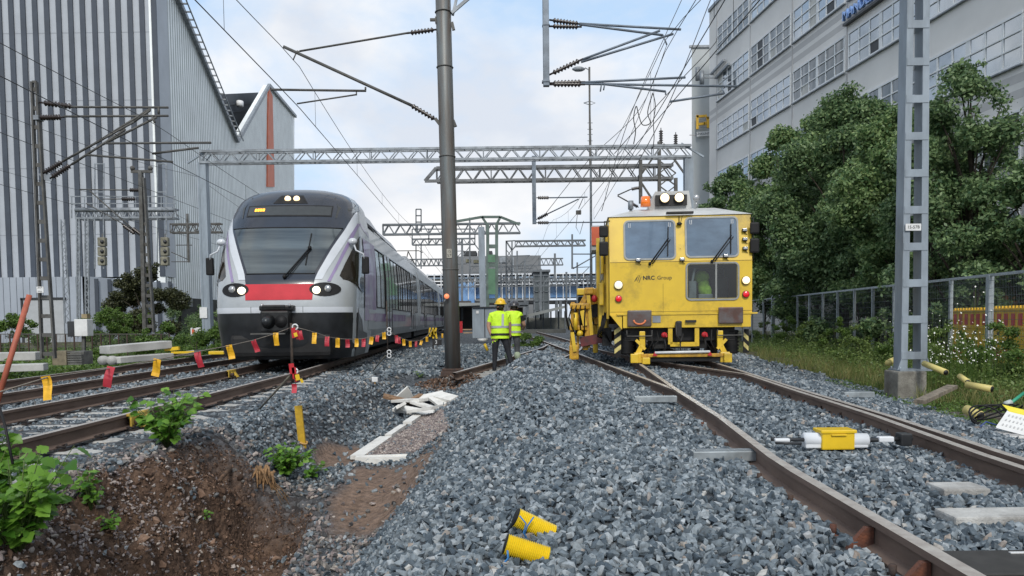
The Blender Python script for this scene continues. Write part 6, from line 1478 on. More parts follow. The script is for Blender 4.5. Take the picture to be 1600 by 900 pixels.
# left side: dark round bush and greenery
bt = P(222, 410, 39); tree('big round olive brown bush in front of the striped hall', (bt.x, 39, -.3), bt.z + .35, 2.05, 1.7, 32000, .075, LEAF_B, 60, 'bush', 'bush', .05, None, .08, 26, .45)
for i, (px, py, Y, rx, n, lm_, lab) in enumerate(((165, 480, 34, 1.5, 7000, LEAF_G, 'bright green bush left of the big round bush'), (195, 470, 36, 1.2, 6000, LEAF_G, 'leafy green bush at the foot of the big round bush'), (285, 470, 44, 1.8, 7000, LEAF_D, 'dark bush under the ribbed wall'), (330, 480, 40, 1.5, 6000, LEAF_M, 'green bush just left of the train cab'), (20, 490, 30, 1.3, 6000, LEAF_G, 'green bush in front of the annex at the left edge'), (265, 505, 27, 1.3, 7000, LEAF_G, 'low light green bush behind the concrete slabs'), (335, 508, 27, .9, 6000, LEAF_G, 'weedy bush beside the train front'), (150, 545, 22, .5, 2500, LEAF_G, 'small round weed bush at the end of the slab stack'), (300, 515, 24, 1.2, 6000, LEAF_G, 'tall weeds by the gantry post'))):
    top = P(px, py, Y); tree(lab, (top.x, Y, -.35), max(.5, top.z + .35), rx, rx * .8, n, .055 if Y > 26 else .035, lm_, 70 + i, 'bush', 'bush', .03, 'bushes beyond the far left track', .03, 14)
tree('small grassy bush on the heap right behind the second worker', (P(820, 533, 30).x, 30, -.35), .75, .8, .6, 5000, .04, LEAF_G, 90, 'bush', 'bush', .03, None, .02, 12)

for i, (y, off_, h_, lm_, lab) in enumerate(((36, -.5, 1.0, LEAF_W, 'ragged weed clump before the fence, farthest, beside the machine'), (31, -.6, 1.15, LEAF_G, 'tall green weed clump before the fence next to the gate'), (27.5, -.7, .9, LEAF_W, 'yellowish weed clump before the fence, third from the machine'), (24.5, -.5, 1.1, LEAF_G, 'bushy weed clump before the fence in line with the tallest tree'), (22, -.8, .8, LEAF_W, 'low ragged weed clump left of the ladder mast'), (19.5, -.5, 1.05, LEAF_G, 'weed clump before the fence just left of the ladder mast'), (16.6, -.6, .9, LEAF_W, 'weed clump before the fence just right of the ladder mast'), (14.4, -.6, .95, LEAF_G, 'weed clump among the white flowers'))):
    tree(lab, (8.2 + .13 * y + off_, y, -.5), h_ + .4, .62, .75, 3800, .034, lm_, 120 + i, 'weeds', 'weed_clump', .05, 'weed clumps along the mesh fence', .015, 16, .7)
# ---- mesh fence
FMESH = mat('fence_mesh_wire', (.13, .15, .16), .6, .2, 0)
FEN = mat('fence_galvanised', (.40, .45, .48), .5, .3, .1, 3, grime=.1)
fen = thing('mesh_fence', 'long grey steel mesh fence on posts right of the machine track', 'fence', (onfence(20), 20, -.4))
fy = [6.0, 8.0, 10.0, 12.0, 14.05, 15.9, 17.7, 19.45, 21.2, 22.9, 24.6, 26.4, 28.2, 30.1, 32.0, 34.2, 36.5, 39, 42, 45, 49, 54]
ftop = lambda y: 1.72 + .004 * y
for i, y in enumerate(fy):
    mb = MB(); w_ = .11 if i == 5 else .07; mb.box((onfence(y), y, (ftop(y) - .5) / 2), (w_, w_, ftop(y) + .5)); mb.build('post', FEN, fen)
mb = MB()
for a, b in zip(fy, fy[1:]): mb.bar((onfence(a), a, ftop(a)), (onfence(b), b, ftop(b)), .05, .06)
mb.build('top_rail', FEN, fen)
mb = MB()
z = -.35
while z < 1.68: 
    mb.bar((onfence(6, -.04), 6, z), (onfence(54, -.04), 54, z + .18), .005, .007); z += .165
y = 8.0
while y < 30:
    mb.bar((onfence(y, -.045), y, -.4), (onfence(y, -.045), y, ftop(y)), .0032, .0032, up=(0, 1, 0)); y += .06 if y < 18 else .10
mb.build('mesh', FMESH, fen)
gt = thing('fence_gate', 'framed steel gate in the mesh fence close to the machine', 'gate', (onfence(33) - .1, 33, -.3)); mb = MB()
for y in (33.3, 36.2): mb.bar((onfence(y, -.15), y, -.3), (onfence(y, -.15), y, 2.2), .09)
for z in (0, 1.95, 2.2): mb.bar((onfence(33.3, -.15), 33.3, z), (onfence(36.2, -.15), 36.2, z), .06)
mb.build('frame', FEN, gt)
# ---- low mesh fence at the left
lf = thing('low_mesh_fence', 'low rusty mesh fence in front of the bushes at the left', 'fence', (P(130, 545, 25).x, 25, -.3)); mb = MB(); a = P(-60, 522, 25); b = P(265, 522, 27)
for i in range(24): p = a.lerp(b, i / 23); mb.bar((p.x, p.y, -.35), (p.x, p.y, p.z), .035)
mb.build('post', RUST, lf); mb = MB(); mb.bar(a, b, .03); mb.bar(a - Vector((0, 0, .45)), b - Vector((0, 0, .45)), .02)
for i in range(150): p = a.lerp(b, i / 149); mb.bar((p.x, p.y, -.3), (p.x, p.y, p.z), .008)
mb.build('mesh', STEELD, lf)

# ---- grass and weeds (stuff)
def blades(name, pts, hmin, hmax, wd, m_, label=None):
    g = np.random.default_rng(len(pts)); n = len(pts); P0 = np.array(pts); h = g.uniform(hmin, hmax, n) * g.uniform(.5, 1, n); a = g.uniform(0, 6.283, n); ln = g.normal(0, .28, (n, 2)) * h[:, None]
    dx = np.stack([np.cos(a), np.sin(a), np.zeros(n)], 1) * wd
    mid = P0 + np.stack([ln[:, 0] * .35, ln[:, 1] * .35, h * .55], 1); tip = P0 + np.stack([ln[:, 0], ln[:, 1], h], 1)
    V = np.stack([P0 - dx, P0 + dx, mid + dx * .7, tip, mid - dx * .7], 1).reshape(-1, 3); F = np.arange(5 * n).reshape(-1, 5)
    o = np_mesh(name, V, F, m_); o['kind'] = 'stuff'; return o
gp = []; wp_ = []
for _ in range(150000):
    y = 6.5 + 26 * random.random() ** 1.5; x = random.uniform(5.0, 14.5)
    if x > onfence(y) + 1.2 or x > y * .76: continue
    g_ = mask_grass(x, y)
    if g_ < .6: continue
    nn = noise.noise(Vector((x * .7, y * .7, 2.))) ; 
    if nn < -.25 + (.25 if y < 12 else -.2) + .55 * sm(1.0, 2.6, onfence(y) - x): continue
    gp.append((x, y, height(x, y) - .02))
    if len(gp) > 60000: break
blades('grass', gp, .06, .42, .006, GRASSM)
# weeds by the fence: small leaf clumps in a band
def weed_band(name, fn_, n, hmax, size, m_, seed):
    r_ = random.Random(seed); pts = []
    for _ in range(n):
        x, y, k_ = fn_(r_); hh = hmax * k_; pts.append((x, y, height(x, y) + abs(r_.gauss(0, .5)) * hh * .7))
    g = np.random.default_rng(seed); pos = np.array(pts); n = len(pos); nrm = g.normal(size=(n, 3)) + np.array([0, -.3, .8]); nrm /= np.linalg.norm(nrm, axis=1)[:, None]
    a = np.cross(nrm, g.normal(size=(n, 3))); a /= np.linalg.norm(a, axis=1)[:, None]; b = np.cross(nrm, a); s_ = size * g.uniform(.5, 1.4, n)[:, None]
    V = np.stack([pos - a * s_, pos + b * s_ * .5, pos + a * s_, pos - b * s_ * .5], 1).reshape(-1, 3); o = np_mesh(name, V, np.arange(4 * n).reshape(-1, 4), m_); o['kind'] = 'stuff'; return o
def fb1(r_):
    y = 9 + 27 * r_.random() ** 1.3; f = onfence(y); x = f - .1 - abs(r_.gauss(0, .7)); k_ = .55 + .5 * noise.noise(Vector((x * 1.3, y * 1.3, 8))) + max(0, .7 - (f - x)) * .8
    return x, y, max(.08, k_)
weed_band('weeds', fb1, 110000, 1.05, .030, LEAF_W, 5)
def fb2(r_):
    y = 7.5 + 9 * r_.random(); x = r_.uniform(5.25 + (y - 7.6) * .155 + .25, onfence(y)); k_ = .35 + .5 * noise.noise(Vector((x * 1.6, y * 1.6, 18)))
    return x, y, max(.05, k_) * .6
weed_band('ground_weeds', fb2, 32000, .45, .022, LEAF_G, 6)
def fb3(r_):
    y = 16 + 26 * r_.random(); x = -(10.6 + max(0, y) * .04) - r_.random() ** 1.5 * 12; k_ = .5 + .6 * noise.noise(Vector((x * .6, y * .6, 28)))
    return x, y, max(.1, k_)
weed_band('left_weeds', fb3, 36000, .55, .05, LEAF_G, 9)
# daisies in front of the yellow barriers
DAISY = mat('white_petals', (.75, .75, .72), .6, 0, 0)
pts = []
for _ in range(230):
    px = random.gauss(1500, 40); py = 568 - abs(random.gauss(0, 40)) - max(0, (1545 - px)) * .0; pts.append(P(px, min(py, 575), random.uniform(13.2, 15.2)))
g = np.random.default_rng(3); pos = np.array([p[:] for p in pts]); n = len(pos); a = np.tile([1., 0, 0], (n, 1)) + g.normal(0, .2, (n, 3)); b = np.tile([0, .55, .8], (n, 1)) + g.normal(0, .25, (n, 3)); s_ = g.uniform(.009, .019, n)[:, None]
V = np.stack([pos - a * s_, pos + b * s_, pos + a * s_, pos - b * s_], 1).reshape(-1, 3); o = np_mesh('daisy_flowers', V, np.arange(4 * n).reshape(-1, 4), DAISY); o['kind'] = 'stuff'
st_ = [(p.x, p.y, height(p.x, p.y)) for p in pts]
mb = MB()
for p in pts[:260]: mb.tube([(p.x + random.gauss(0, .03), p.y, height(p.x, p.y)), p], .0035, 3, caps=False)
o = mb.build('daisy_stalks', LEAF_G); o['kind'] = 'stuff'

# ---- foreground leafy plants: stems with real leaf outlines
def leaf_shape(L_, W_, lob):
    out_ = []
    prof_ = [(0, 0), (.12, .34), (.22, .30), (.32, .48), (.45, .38), (.58, .42), (.72, .24), (.86, .16), (1, 0)] if lob else [(0, 0), (.15, .3), (.35, .46), (.55, .42), (.75, .27), (.9, .1), (1, 0)]
    return prof_
def plant(label, root, n_stems, h, spread, leaf, m_=None, seed=0, lob=True, droop=.25, name='leafy_plant', cat='plant', per=9, group=None, bias=(0, 0)):
    r_ = random.Random(seed); t = thing(name, label, cat, root, group=group); B0 = Vector(root); sm_ = MB(); V = []; F = []
    prof_ = leaf_shape(1, 1, lob); k_ = len(prof_)
    for s_ in range(n_stems):
        a = r_.uniform(0, 6.283); d = Vector((math.cos(a) * spread * r_.uniform(.2, 1) + bias[0], math.sin(a) * spread * r_.uniform(.2, 1) + bias[1], h * r_.uniform(.45, 1)))
        tip = B0 + d; mid = B0 + d * .5 + Vector((0, 0, h * .12)); sm_.tube([B0, mid, tip], [.006, .004, .002], 5)
        for j in range(per):
            tt = .2 + .8 * (j + r_.random()) / per; p = B0.lerp(mid, tt * 2) if tt < .5 else mid.lerp(tip, tt * 2 - 1)
            L_ = leaf * r_.uniform(.55, 1.25); az = r_.uniform(0, 6.283); el = r_.uniform(-.5, .5); ax = Vector((math.cos(az) * math.cos(el), math.sin(az) * math.cos(el), math.sin(el)))
            up = (Vector((r_.gauss(0, .5), r_.gauss(-.35, .5), 1)) - ax * ax.z).normalized(); sd_ = ax.cross(up).normalized(); up = sd_.cross(ax)
            p0 = p + ax * .02; sm_.tube([p, p0], .0018, 3, caps=False); i0 = len(V)
            for (u, w_) in prof_: 
                c = p0 + ax * (u * L_) - up * (droop * u * u * L_)
                V.append(c); V.append(c + sd_ * (w_ * L_) + up * (.12 * w_ * L_)); V.append(c - sd_ * (w_ * L_) + up * (.12 * w_ * L_))
            for i in range(k_ - 1):
                q_ = i0 + i * 3; F.append((q_, q_ + 3, q_ + 4, q_ + 1)); F.append((q_, q_ + 2, q_ + 5, q_ + 3))
    sm_.build('stem', leaf_mat('green_stem', (.06, .10, .03), (.12, .16, .05), .1), t); V = np.array([v[:] for v in V]) - np.array(org(t)[:])
    np_mesh('leaves', V, np.array(F), m_ or LEAF_F, t); return t
plant('large bright green sapling with jagged leaves at the bottom left corner', gz(30, 870), 42, .66, .38, .082, seed=3, per=11)
plant('tufty part of the green saplings at the left edge above the corner', gz(-15, 790), 32, .52, .30, .080, seed=4, per=10)
plant('thin leafy shoot on the gravel edge right of the corner sapling', gz(142, 800), 9, .34, .10, .055, seed=5, per=9)
plant('bushy green sapling growing between the rail and the pit edge', gz(262, 702), 42, .56, .36, .078, seed=6, per=10)
plant('low spreading leafy plant below the yellow stake', gz(448, 745), 36, .38, .30, .062, seed=7, lob=False, per=10, bias=(.04, 0))
plant('drooping sprig of leaves running right beneath the yellow stake', gz(480, 748), 8, .20, .22, .055, seed=8, lob=False, per=8, bias=(.1, 0))
plant('tiny weed sprouting on the brown soil slope', gz(318, 810), 5, .07, .06, .03, seed=9, lob=False, per=5)
plant('small weed hanging on the pit edge below the thin shoot', gz(172, 828), 5, .14, .07, .04, seed=10, lob=False, per=6)
plant('wispy yellow green weed next to the mast footing', gz(660, 592), 12, .16, .22, .04, seed=12, lob=False, per=6, m_=LEAF_G)
# ================================================================ PROPS
def gh(x, y, d=0): return Vector((x, y, height(x, y) + d))
# orange pole bottom left
op = thing('leaning_pole', 'weathered orange red pole leaning at the left edge', 'pole', P(2, 600, 5.2)); mb = MB(); mb.tube([P(-8, 640, 5.1), P(46, 461, 5.3)], .019, 10); mb.build('pole', mat('faded_orange_red', (.45, .12, .07), .6, 0, .15, 9), op); mb = MB(); mb.tube([P(38, 488, 5.291), P(40, 481, 5.297)], .0205, 10); mb.build('tape_ring', mat('grey_tape', (.3, .25, .24), .6, 0, .1, 9), op)
bs = thing('cable_stake', 'thin black bent rod standing behind the corner plant', 'stake', P(10, 700, 4.4)); mb = MB(); mb.tube([P(-6, 620, 4.6), P(8, 665, 4.5), P(20, 725, 4.4)], .008, 6); mb.build('rod', BLACK, bs)
# warning posts
POST = mat('brown_post', (.07, .05, .038), .8, .1, .3, 20)
def warn_post(label, px, ytop, ybase, Y, strut, red=True):
    b = P(px + 1, ybase, Y); t = thing('barrier_post', label, 'post', b); mb = MB(); mb.tube([P(px - 1, ytop, Y), b], .016 if red else .011, 8); mb.build('rod', POST, t)
    mb = MB(); s0, s1 = P(strut[0][0], strut[0][1], Y), gz(strut[1][0], strut[1][1]); mb.tube([s0, s1], .013, 7); mb.build('strut', mat('grey_brown_strut', (.16, .15, .12), .7, .1, .2, 9), t); return t
wpA = warn_post('slim brown rod with red bundles holding the flag line in front of the train', 456, 505, 597, 8.9, ((452, 588), (400, 645)))
def ring(mb, c, r_, w_): mb.tube([c + Vector((r_ * math.cos(a), 0, r_ * math.sin(a))) for a in [2 * math.pi * i / 14 for i in range(15)]], w_, 5)
for py, lab in ((511, 'a'), (580, 'b')):
    mb = MB(); ring(mb, P(461, py, 8.85), .032, .010); mb.build('white_ring', WHITE, wpA)
mb = MB(); 
for px, y0_, y1_, w_ in ((458, 512, 528, .05), (464, 516, 530, .04), (455, 568, 584, .06), (459, 574, 592, .05), (462, 584, 596, .04)): a, b = P(px, y0_, 8.84), P(px + 2, y1_, 8.84); mb.bar(a, b, w_, .012, up=(0, 1, 0))
mb.build('red_bundle', REDP, wpA); 
for a_, b_, w_ in (((464, 585), (466, 594), .05), ((461, 520), (463, 526), .04), ((470, 592), (473, 598), .03)): mb = MB(); mb.bar(P(*a_, 8.80), P(*b_, 8.80), w_, .008, up=(0, 1, 0)); mb.build('orange_tag', YELP, wpA)
wpB = warn_post('grey rod with two white figure eight rings beside the train side', 605, 470, 556, 13.2, ((602, 556), (580, 583)), False)
for py in (515, 521, 550, 556): mb = MB(); ring(mb, P(608, py, 13.15), .034, .010); mb.build('white_ring', WHITE, wpB)
wpC = thing('barrier_post', 'distant rod with orange bundle where the flag line ends near the mast', 'post', P(676, 540, 21)); mb = MB(); mb.tube([P(676, 512, 21), P(677, 545, 21)], .02, 6); mb.build('rod', POST, wpC); mb = MB()
for i in range(7): a = P(672 + i * 1.6, 512 + (i % 3) * 3, 20.9); mb.bar(a, a + Vector((random.uniform(-.06, .06), 0, -.2)), .05, .01, up=(0, 1, 0))
mb.build('flag_bundle', YELP, wpC)
# cord
cordpts = [(0, 612, 4.2), (73, 590, 4.7), (170, 576, 5.6), (245, 562, 6.4), (311, 549, 7.1), (359, 540, 7.6), (398, 531, 8.1), (431, 521, 8.5), (456, 511, 8.9)]
def runline(pts, label, r_=.005):
    w_ = [P(*p) for p in pts]; o = bpy.data.objects; mb = MB(); mb.tube(w_, r_, 5); ob_ = mb.build('flag_cord', mat('twisted_cord', (.28, .24, .20), .8, 0, .2, 30), None, loc=w_[0]); ob_.location = w_[0]; return tag(ob_, label, 'cord')
runline(cordpts, 'thin cord sagging from the left edge up to the first barrier rod')
c2 = [(457, 510, 8.9), (491, 519, 9.6), (511, 526, 10.1), (527, 529, 10.6), (543, 530, 11.0), (557, 530, 11.4), (568, 529, 11.7), (580, 526, 12.1), (590, 523, 12.5), (600, 519, 12.9), (606, 516, 13.2)]
runline(c2, 'short sagging cord between the two barrier rods')
c3 = [(606, 516, 13.2), (618, 524, 14.2), (631, 530, 15.2), (641, 533, 16.2), (650, 533, 17.2), (659, 531, 18.4), (668, 524, 19.8), (676, 514, 21), (690, 522, 24), (700, 523, 27)]
runline(c3, 'far cord running from the second rod along the train to the mast', .008)
FLY = mat('yellow_flag', (.85, .46, .02), .5, 0, .06, 12); FLR = mat('red_flag', (.48, .03, .05), .5, 0, .1, 12)
def flag(i, px, y0_, px1, y1_, Y, red, wpx):
    a, b = P(px, y0_, Y), P(px1, y1_, Y); d = b - a; w_ = wpx / FPX * Y / 2; n = 5; mb = MB(); vs = []
    sd_ = Vector((d.z, 0, -d.x)).normalized(); ph = random.uniform(0, 6)
    for k_ in range(n + 1):
        t = k_ / n; c = a + d * t + Vector((0, .012 * math.sin(ph + 4 * t), 0))
        for e_ in (0, .003): vs += [c + sd_ * w_ + Vector((0, e_, 0)), c - sd_ * w_ + Vector((0, e_ + .006 * math.sin(ph * 2 + 5 * t), 0))]
    fs = []
    for k_ in range(n): q_ = k_ * 4; fs += [(q_, q_ + 1, q_ + 5, q_ + 4), (q_ + 2, q_ + 6, q_ + 7, q_ + 3), (q_, q_ + 4, q_ + 6, q_ + 2), (q_ + 1, q_ + 3, q_ + 7, q_ + 5)]
    fs += [(0, 2, 3, 1), (n * 4, n * 4 + 1, n * 4 + 3, n * 4 + 2)]
    mb.add(vs, fs); o = mb.build('warning_flag', FLR if red else FLY, None, loc=a); o.location = a; return o
FL = [(70, 588, 76, 625, 4.7, 0, 14), (173, 573, 167, 605, 5.6, 1, 13), (247, 561, 241, 588, 6.4, 0, 12), (308, 550, 314, 574, 7.1, 1, 10), (358, 539, 362, 561, 7.6, 0, 10), (396, 531, 402, 550, 8.1, 1, 8), (431, 520, 432, 540, 8.5, 0, 8),
      (468, 517, 471, 531, 9.1, 1, 7), (491, 520, 491, 537, 9.6, 0, 7), (511, 526, 511, 541, 10.1, 1, 7), (528, 528, 527, 543, 10.6, 0, 6.5), (543, 530, 543, 543, 11, 1, 6.5), (557, 529, 557, 542, 11.4, 0, 6), (568, 529, 568, 542, 11.7, 1, 6), (581, 526, 579, 538, 12.1, 0, 6), (590, 524, 589, 534, 12.5, 1, 5.5), (600, 519, 600, 530, 12.9, 0, 5.5),
      (619, 524, 620, 536, 14.2, 1, 5), (623, 527, 624, 537, 14.6, 1, 5), (631, 530, 631, 540, 15.2, 0, 4.5), (641, 533, 641, 542, 16.2, 0, 4), (650, 533, 650, 542, 17.2, 1, 3.5), (659, 532, 657, 539, 18.4, 0, 4), (667, 526, 667, 534, 19.8, 0, 4), (691, 521, 691, 528, 24, 0, 3), (459, 600, 460, 614, 8.7, 1, 8)]
wd = ['yellow', 'red']; desc = {0: 'largest yellow flag, nearest the left edge of the cord', 1: 'red flag hanging next to the largest yellow one', 2: 'tilted yellow flag above the near rail', 3: 'red flag left of the train front, before the gravel', 4: 'yellow flag just left of the dark train skirt', 5: 'red flag in front of the left part of the train skirt', 6: 'yellow flag under the train coupler', 7: 'red flag immediately right of the first barrier rod', 8: 'first yellow flag right of the first barrier rod', 9: 'red flag between the first two yellow flags right of the rod', 10: 'second yellow flag right of the first barrier rod', 11: 'red flag at the lowest sag of the cord', 12: 'third yellow flag right of the first barrier rod', 13: 'red flag just before the train wheel', 14: 'fourth yellow flag, in front of the train wheel', 15: 'small red flag before the second rod', 16: 'small yellow flag touching the second rod', 17: 'red flag directly past the second rod', 18: 'red flag overlapping another past the second rod', 19: 'tiny yellow flag after the two overlapping red ones', 20: 'tiny yellow flag low on the far cord', 21: 'tiny red flag on the far cord', 22: 'small tilted yellow flag climbing to the flag bundle', 23: 'small yellow flag right before the orange bundle', 24: 'last yellow flag at the left side of the mast', 25: 'loose red flag hanging below the first barrier rod'}
for i, f in enumerate(FL):
    o = flag(i, *f); tag(o, desc[i], 'flag', 'red and yellow flags on the cord')
# yellow stake
ys_ = gz(474, 700); top = P(466, 634, ys_.y); tl_ = thing('marker_stake', 'thick yellow wooden stake leaning beside the pit', 'stake', ys_); mb = MB(); mb.bar(ys_ - Vector((0, 0, .1)), top, .085, .04, up=(0, 1, 0)); mb.build('stake', mat('yellow_stake_paint', (.55, .34, .02), .6, 0, .15, 9, grime=.4), tl_); mb = MB(); mb.tube([ys_.lerp(top, .12) + Vector((.055 * math.cos(a), .035 * math.sin(a), .012 * math.sin(2 * a))) for a in [6.283 * i / 12 for i in range(13)]], .012, 5); mb.build('binding', mat('tan_binding', (.5, .3, .1), .7, 0, .1, 9), tl_)
# rail clamps
def rclamp(label, px, py, s_=1.0):
    p = gz(px, py); y = p.y; x = interp(LTC, y) + (.797 if px < 200 else -.797 if False else .797 * (1 if px < 200 else -1)); t = thing('rail_clamp', label, 'clamp', (x, y, -.17)); YC = mat('clamp_yellow', (.62, .42, .06), .5, 0, .15, 12, grime=.6)
    mb = MB(); mb.box((x + .052, y, -.01), (.05, .40, .03), bev=.006); mb.box((x + .075, y, -.075), (.02, .40, .14), bev=.006)
    mb.build('clamp_plate', YC, t)
    for dy in (-.05, .11): mb = MB(); mb.slab([(x + .08, y + dy - .03, -.03), (x + .17, y + dy - .03, -.15), (x + .12, y + dy - .03, -.16), (x + .08, y + dy - .03, -.09)], (0, .06, 0)); mb.build('rib', YC, t)
    mb = MB(); mb.tube([(x + .09, y - .12, -.09), (x + .15, y - .12, -.09)], .035, 8); mb.build('bolt', RUST, t)
rclamp('yellow clamp gripping the near rail above the pit', 95, 672); rclamp('small worn yellow clamp on the inner rail under the flags', 342, 592)
# concrete slabs and troughs at the left
def slab_box(name, label, p0, p1, w_, h, m_, cat, z=None, group=None):
    a, b = Vector(p0), Vector(p1); d = b - a; t = thing(name, label, cat, a.lerp(b, .5)); mb = MB(); c = a.lerp(b, .5); rot = Matrix.Rotation(math.atan2(d.y, d.x), 3, 'Z'); tilt = Matrix.Rotation(-math.atan2(d.z, Vector((d.x, d.y)).length), 3, 'Y'); mb.box(c, (d.length, w_, h), rot @ tilt, bev=.02); mb.build('slab', m_, t)
    if group: t['group'] = group
    return t
CS = mat('light_slab_concrete', (.50, .50, .48), .9, 0, .1, 2, grime=.25)
G1_ = 'precast concrete slabs beyond the far track'
slab_box('concrete_slab', 'top pale concrete slab of the tilted pair', P(163, 547, 19.5), P(261, 538, 21), .5, .21, CS, 'concrete slab', group=G1_)
slab_box('concrete_slab', 'lower pale concrete slab of the tilted pair', P(178, 563, 19.3), P(262, 556, 20.8), .5, .16, CS, 'concrete slab', group=G1_)
slab_box('concrete_slab', 'upper concrete slab at the left edge', P(-40, 558, 18), P(62, 556, 18.3), .5, .20, CS, 'concrete slab', group=G1_)
slab_box('concrete_slab', 'lower concrete slab at the left edge by the track', P(-40, 577, 16.5), P(72, 573, 17), .5, .16, CS, 'concrete slab', group=G1_)
dr_ = thing('concrete_pipe', 'short concrete drum lying at the left end of the slab pair', 'pipe', P(164, 565, 19.3)); mb = MB(); mb.tube([P(160, 563, 19.2), P(168, 563, 19.8)], .12, 14); mb.build('drum', CS, dr_); mb = MB(); mb.tube([P(174, 563, 19.2), P(180, 563, 19.8)], .12, 14); mb.build('drum', CS, dr_)
hb = thing('yellow_hull', 'yellow rimmed white plastic trough behind the rails left of the train', 'trough', P(290, 556, 21)); mb = MB(); mb.slab([P(262, 558, 21), P(270, 551, 21), P(303, 547, 21), (P(303, 555, 21))], (0, .5, 0)); mb.build('trough', CS, hb); mb = MB(); mb.bar(P(258, 546, 20.9), P(280, 544, 20.9), .10); mb.bar(P(268, 551, 20.9), P(304, 550, 20.9), .06); mb.build('yellow_rim', YELP, hb)
yb_ = thing('yellow_block', 'low yellow plastic block lying beside the far rail by the gantry post', 'block', P(340, 552, 20)); mb = MB(); mb.box(P(341, 551, 20), (.42, .3, .09), bev=.02); mb.build('block', YELP, yb_)
tc_ = thing('trackside_cabinet', 'white metal cabinet on a lattice foot below the signal bridge', 'cabinet', P(131, 526, 24)); mb = MB(); mb.box(P(131, 512, 24), (.42, .35, .55), bev=.02); mb.build('housing', WHITE, tc_); mb = MB(); mb.box(P(134, 494, 24), (.18, .18, .14)); mb.build('cap_box', mat('tan_box', (.35, .28, .16), .7, 0, .2, 4), tc_); mb = MB(); mb.bar(P(131, 525, 24), P(131, 548, 24), .1); mb.build('foot', STEELD, tc_)
dk = thing('dark_cabinet', 'small dark cabinet just left of the white cabinet', 'cabinet', P(115, 526, 25)); mb = MB(); mb.box(P(115, 514, 25), (.25, .3, .52), bev=.02); mb.build('housing', DARK, dk)
cr_ = thing('slatted_crate', 'low slatted beige crate lying near the far track', 'crate', P(112, 560, 19)); mb = MB(); c = P(100, 559, 19); mb.box(c, (.36, .4, .36)); mb.build('crate', mat('beige_crate', (.22, .19, .13), .8, 0, .2, 6), cr_); mb = MB(); c2_ = P(124, 559, 19)
for k_ in range(6): mb.box(c2_ + Vector((0, -.2, -.15 + .06 * k_)), (.36, .02, .035))
mb.box(c2_ + Vector((0, .1, 0)), (.36, .4, .34)); mb.build('slats', mat('grey_slats', (.16, .16, .15), .8, 0, .2, 6), cr_)
sgb = thing('track_sign', 'small white board with orange mark left of the gantry post', 'sign', P(306, 520, 28)); mb = MB(); mb.box(P(306, 518, 28), (.38, .03, .30)); mb.build('board', WHITE, sgb); mb = MB(); mb.box(P(302, 518, 27.96), (.10, .02, .16)); mb.build('orange_mark', ORR, sgb); mb = MB(); mb.bar(P(306, 524, 28.05), P(306, 548, 28.05), .05); mb.build('stem', STEELD, sgb)
wm = thing('white_marker', 'small white plastic marker on a stub in the gravel between train and rods', 'marker', gz(586, 600)); p = gz(586, 603); mb = MB(); mb.box(p + Vector((0, 0, .12)), (.11, .05, .09), bev=.01); mb.build('cap', WHITE, wm); mb = MB(); mb.tube([p - Vector((0, 0, .05)), p + Vector((0, 0, .1))], .014, 6); mb.build('stub', YELD, wm)
# white broken boards pile
PW = mat('white_board', (.72, .71, .67), .6, 0, .06, 8, grime=.2); WOODB = mat('raw_wood', (.30, .18, .10), .8, 0, .3, 9, stretch=(1, 6, 6))
GW = 'broken white boards heaped in the ditch'
for i, (px, py, L_, w_, az, ti, m_, lab) in enumerate(((632, 624, .34, .26, 20, 40, PW, 'pointed white board sticking up at the back of the pile'), (624, 630, .40, .10, 5, 4, WOODB, 'brown wooden slat at the left of the pile'), (640, 634, .46, .16, -35, 14, PW, 'broad white board lying across the pile'), (625, 648, .34, .12, -70, 18, PW, 'narrow white board at the front left of the pile'), (648, 646, .50, .15, -20, 10, PW, 'long white board at the front of the pile'), (664, 640, .36, .12, -30, 10, PW, 'short white board at the right of the pile'), (672, 628, .34, .14, 8, 6, PW, 'flat white board at the back right of the pile'), (660, 652, .34, .13, -28, 5, PW, 'lowest white board at the foot of the pile'), (685, 630, .30, .14, -60, 12, PW, 'white board leaning to the right edge of the pile'), (697, 626, .32, .13, -48, 8, PW, 'white board nearest the heap of grey stones'), (650, 630, .22, .07, 60, 12, WOODB, 'short brown stick in the middle of the pile'))):
    p = gz(px, py + 4) + Vector((0, 0, .08 + .03 * (i % 4))); t = thing('broken_board', lab, 'board', p, group=GW); mb = MB(); rot = Matrix.Rotation(R(az), 3, 'Z') @ Matrix.Rotation(R(ti + 14 * math.sin(i * 2.3)), 3, 'X') @ Matrix.Rotation(R(16 * math.sin(i * 1.7)), 3, 'Y')
    if i == 0: mb.slab([p + rot @ Vector(v) for v in ((-.2, 0, -.05), (.2, .0, -.05), (.04, .05, .22))], rot @ Vector((0, .03, 0)))
    else: mb.box(p, (L_ * 1.45, w_ * 1.5, .05), rot, bev=.005)
    mb.build('board', m_, t)
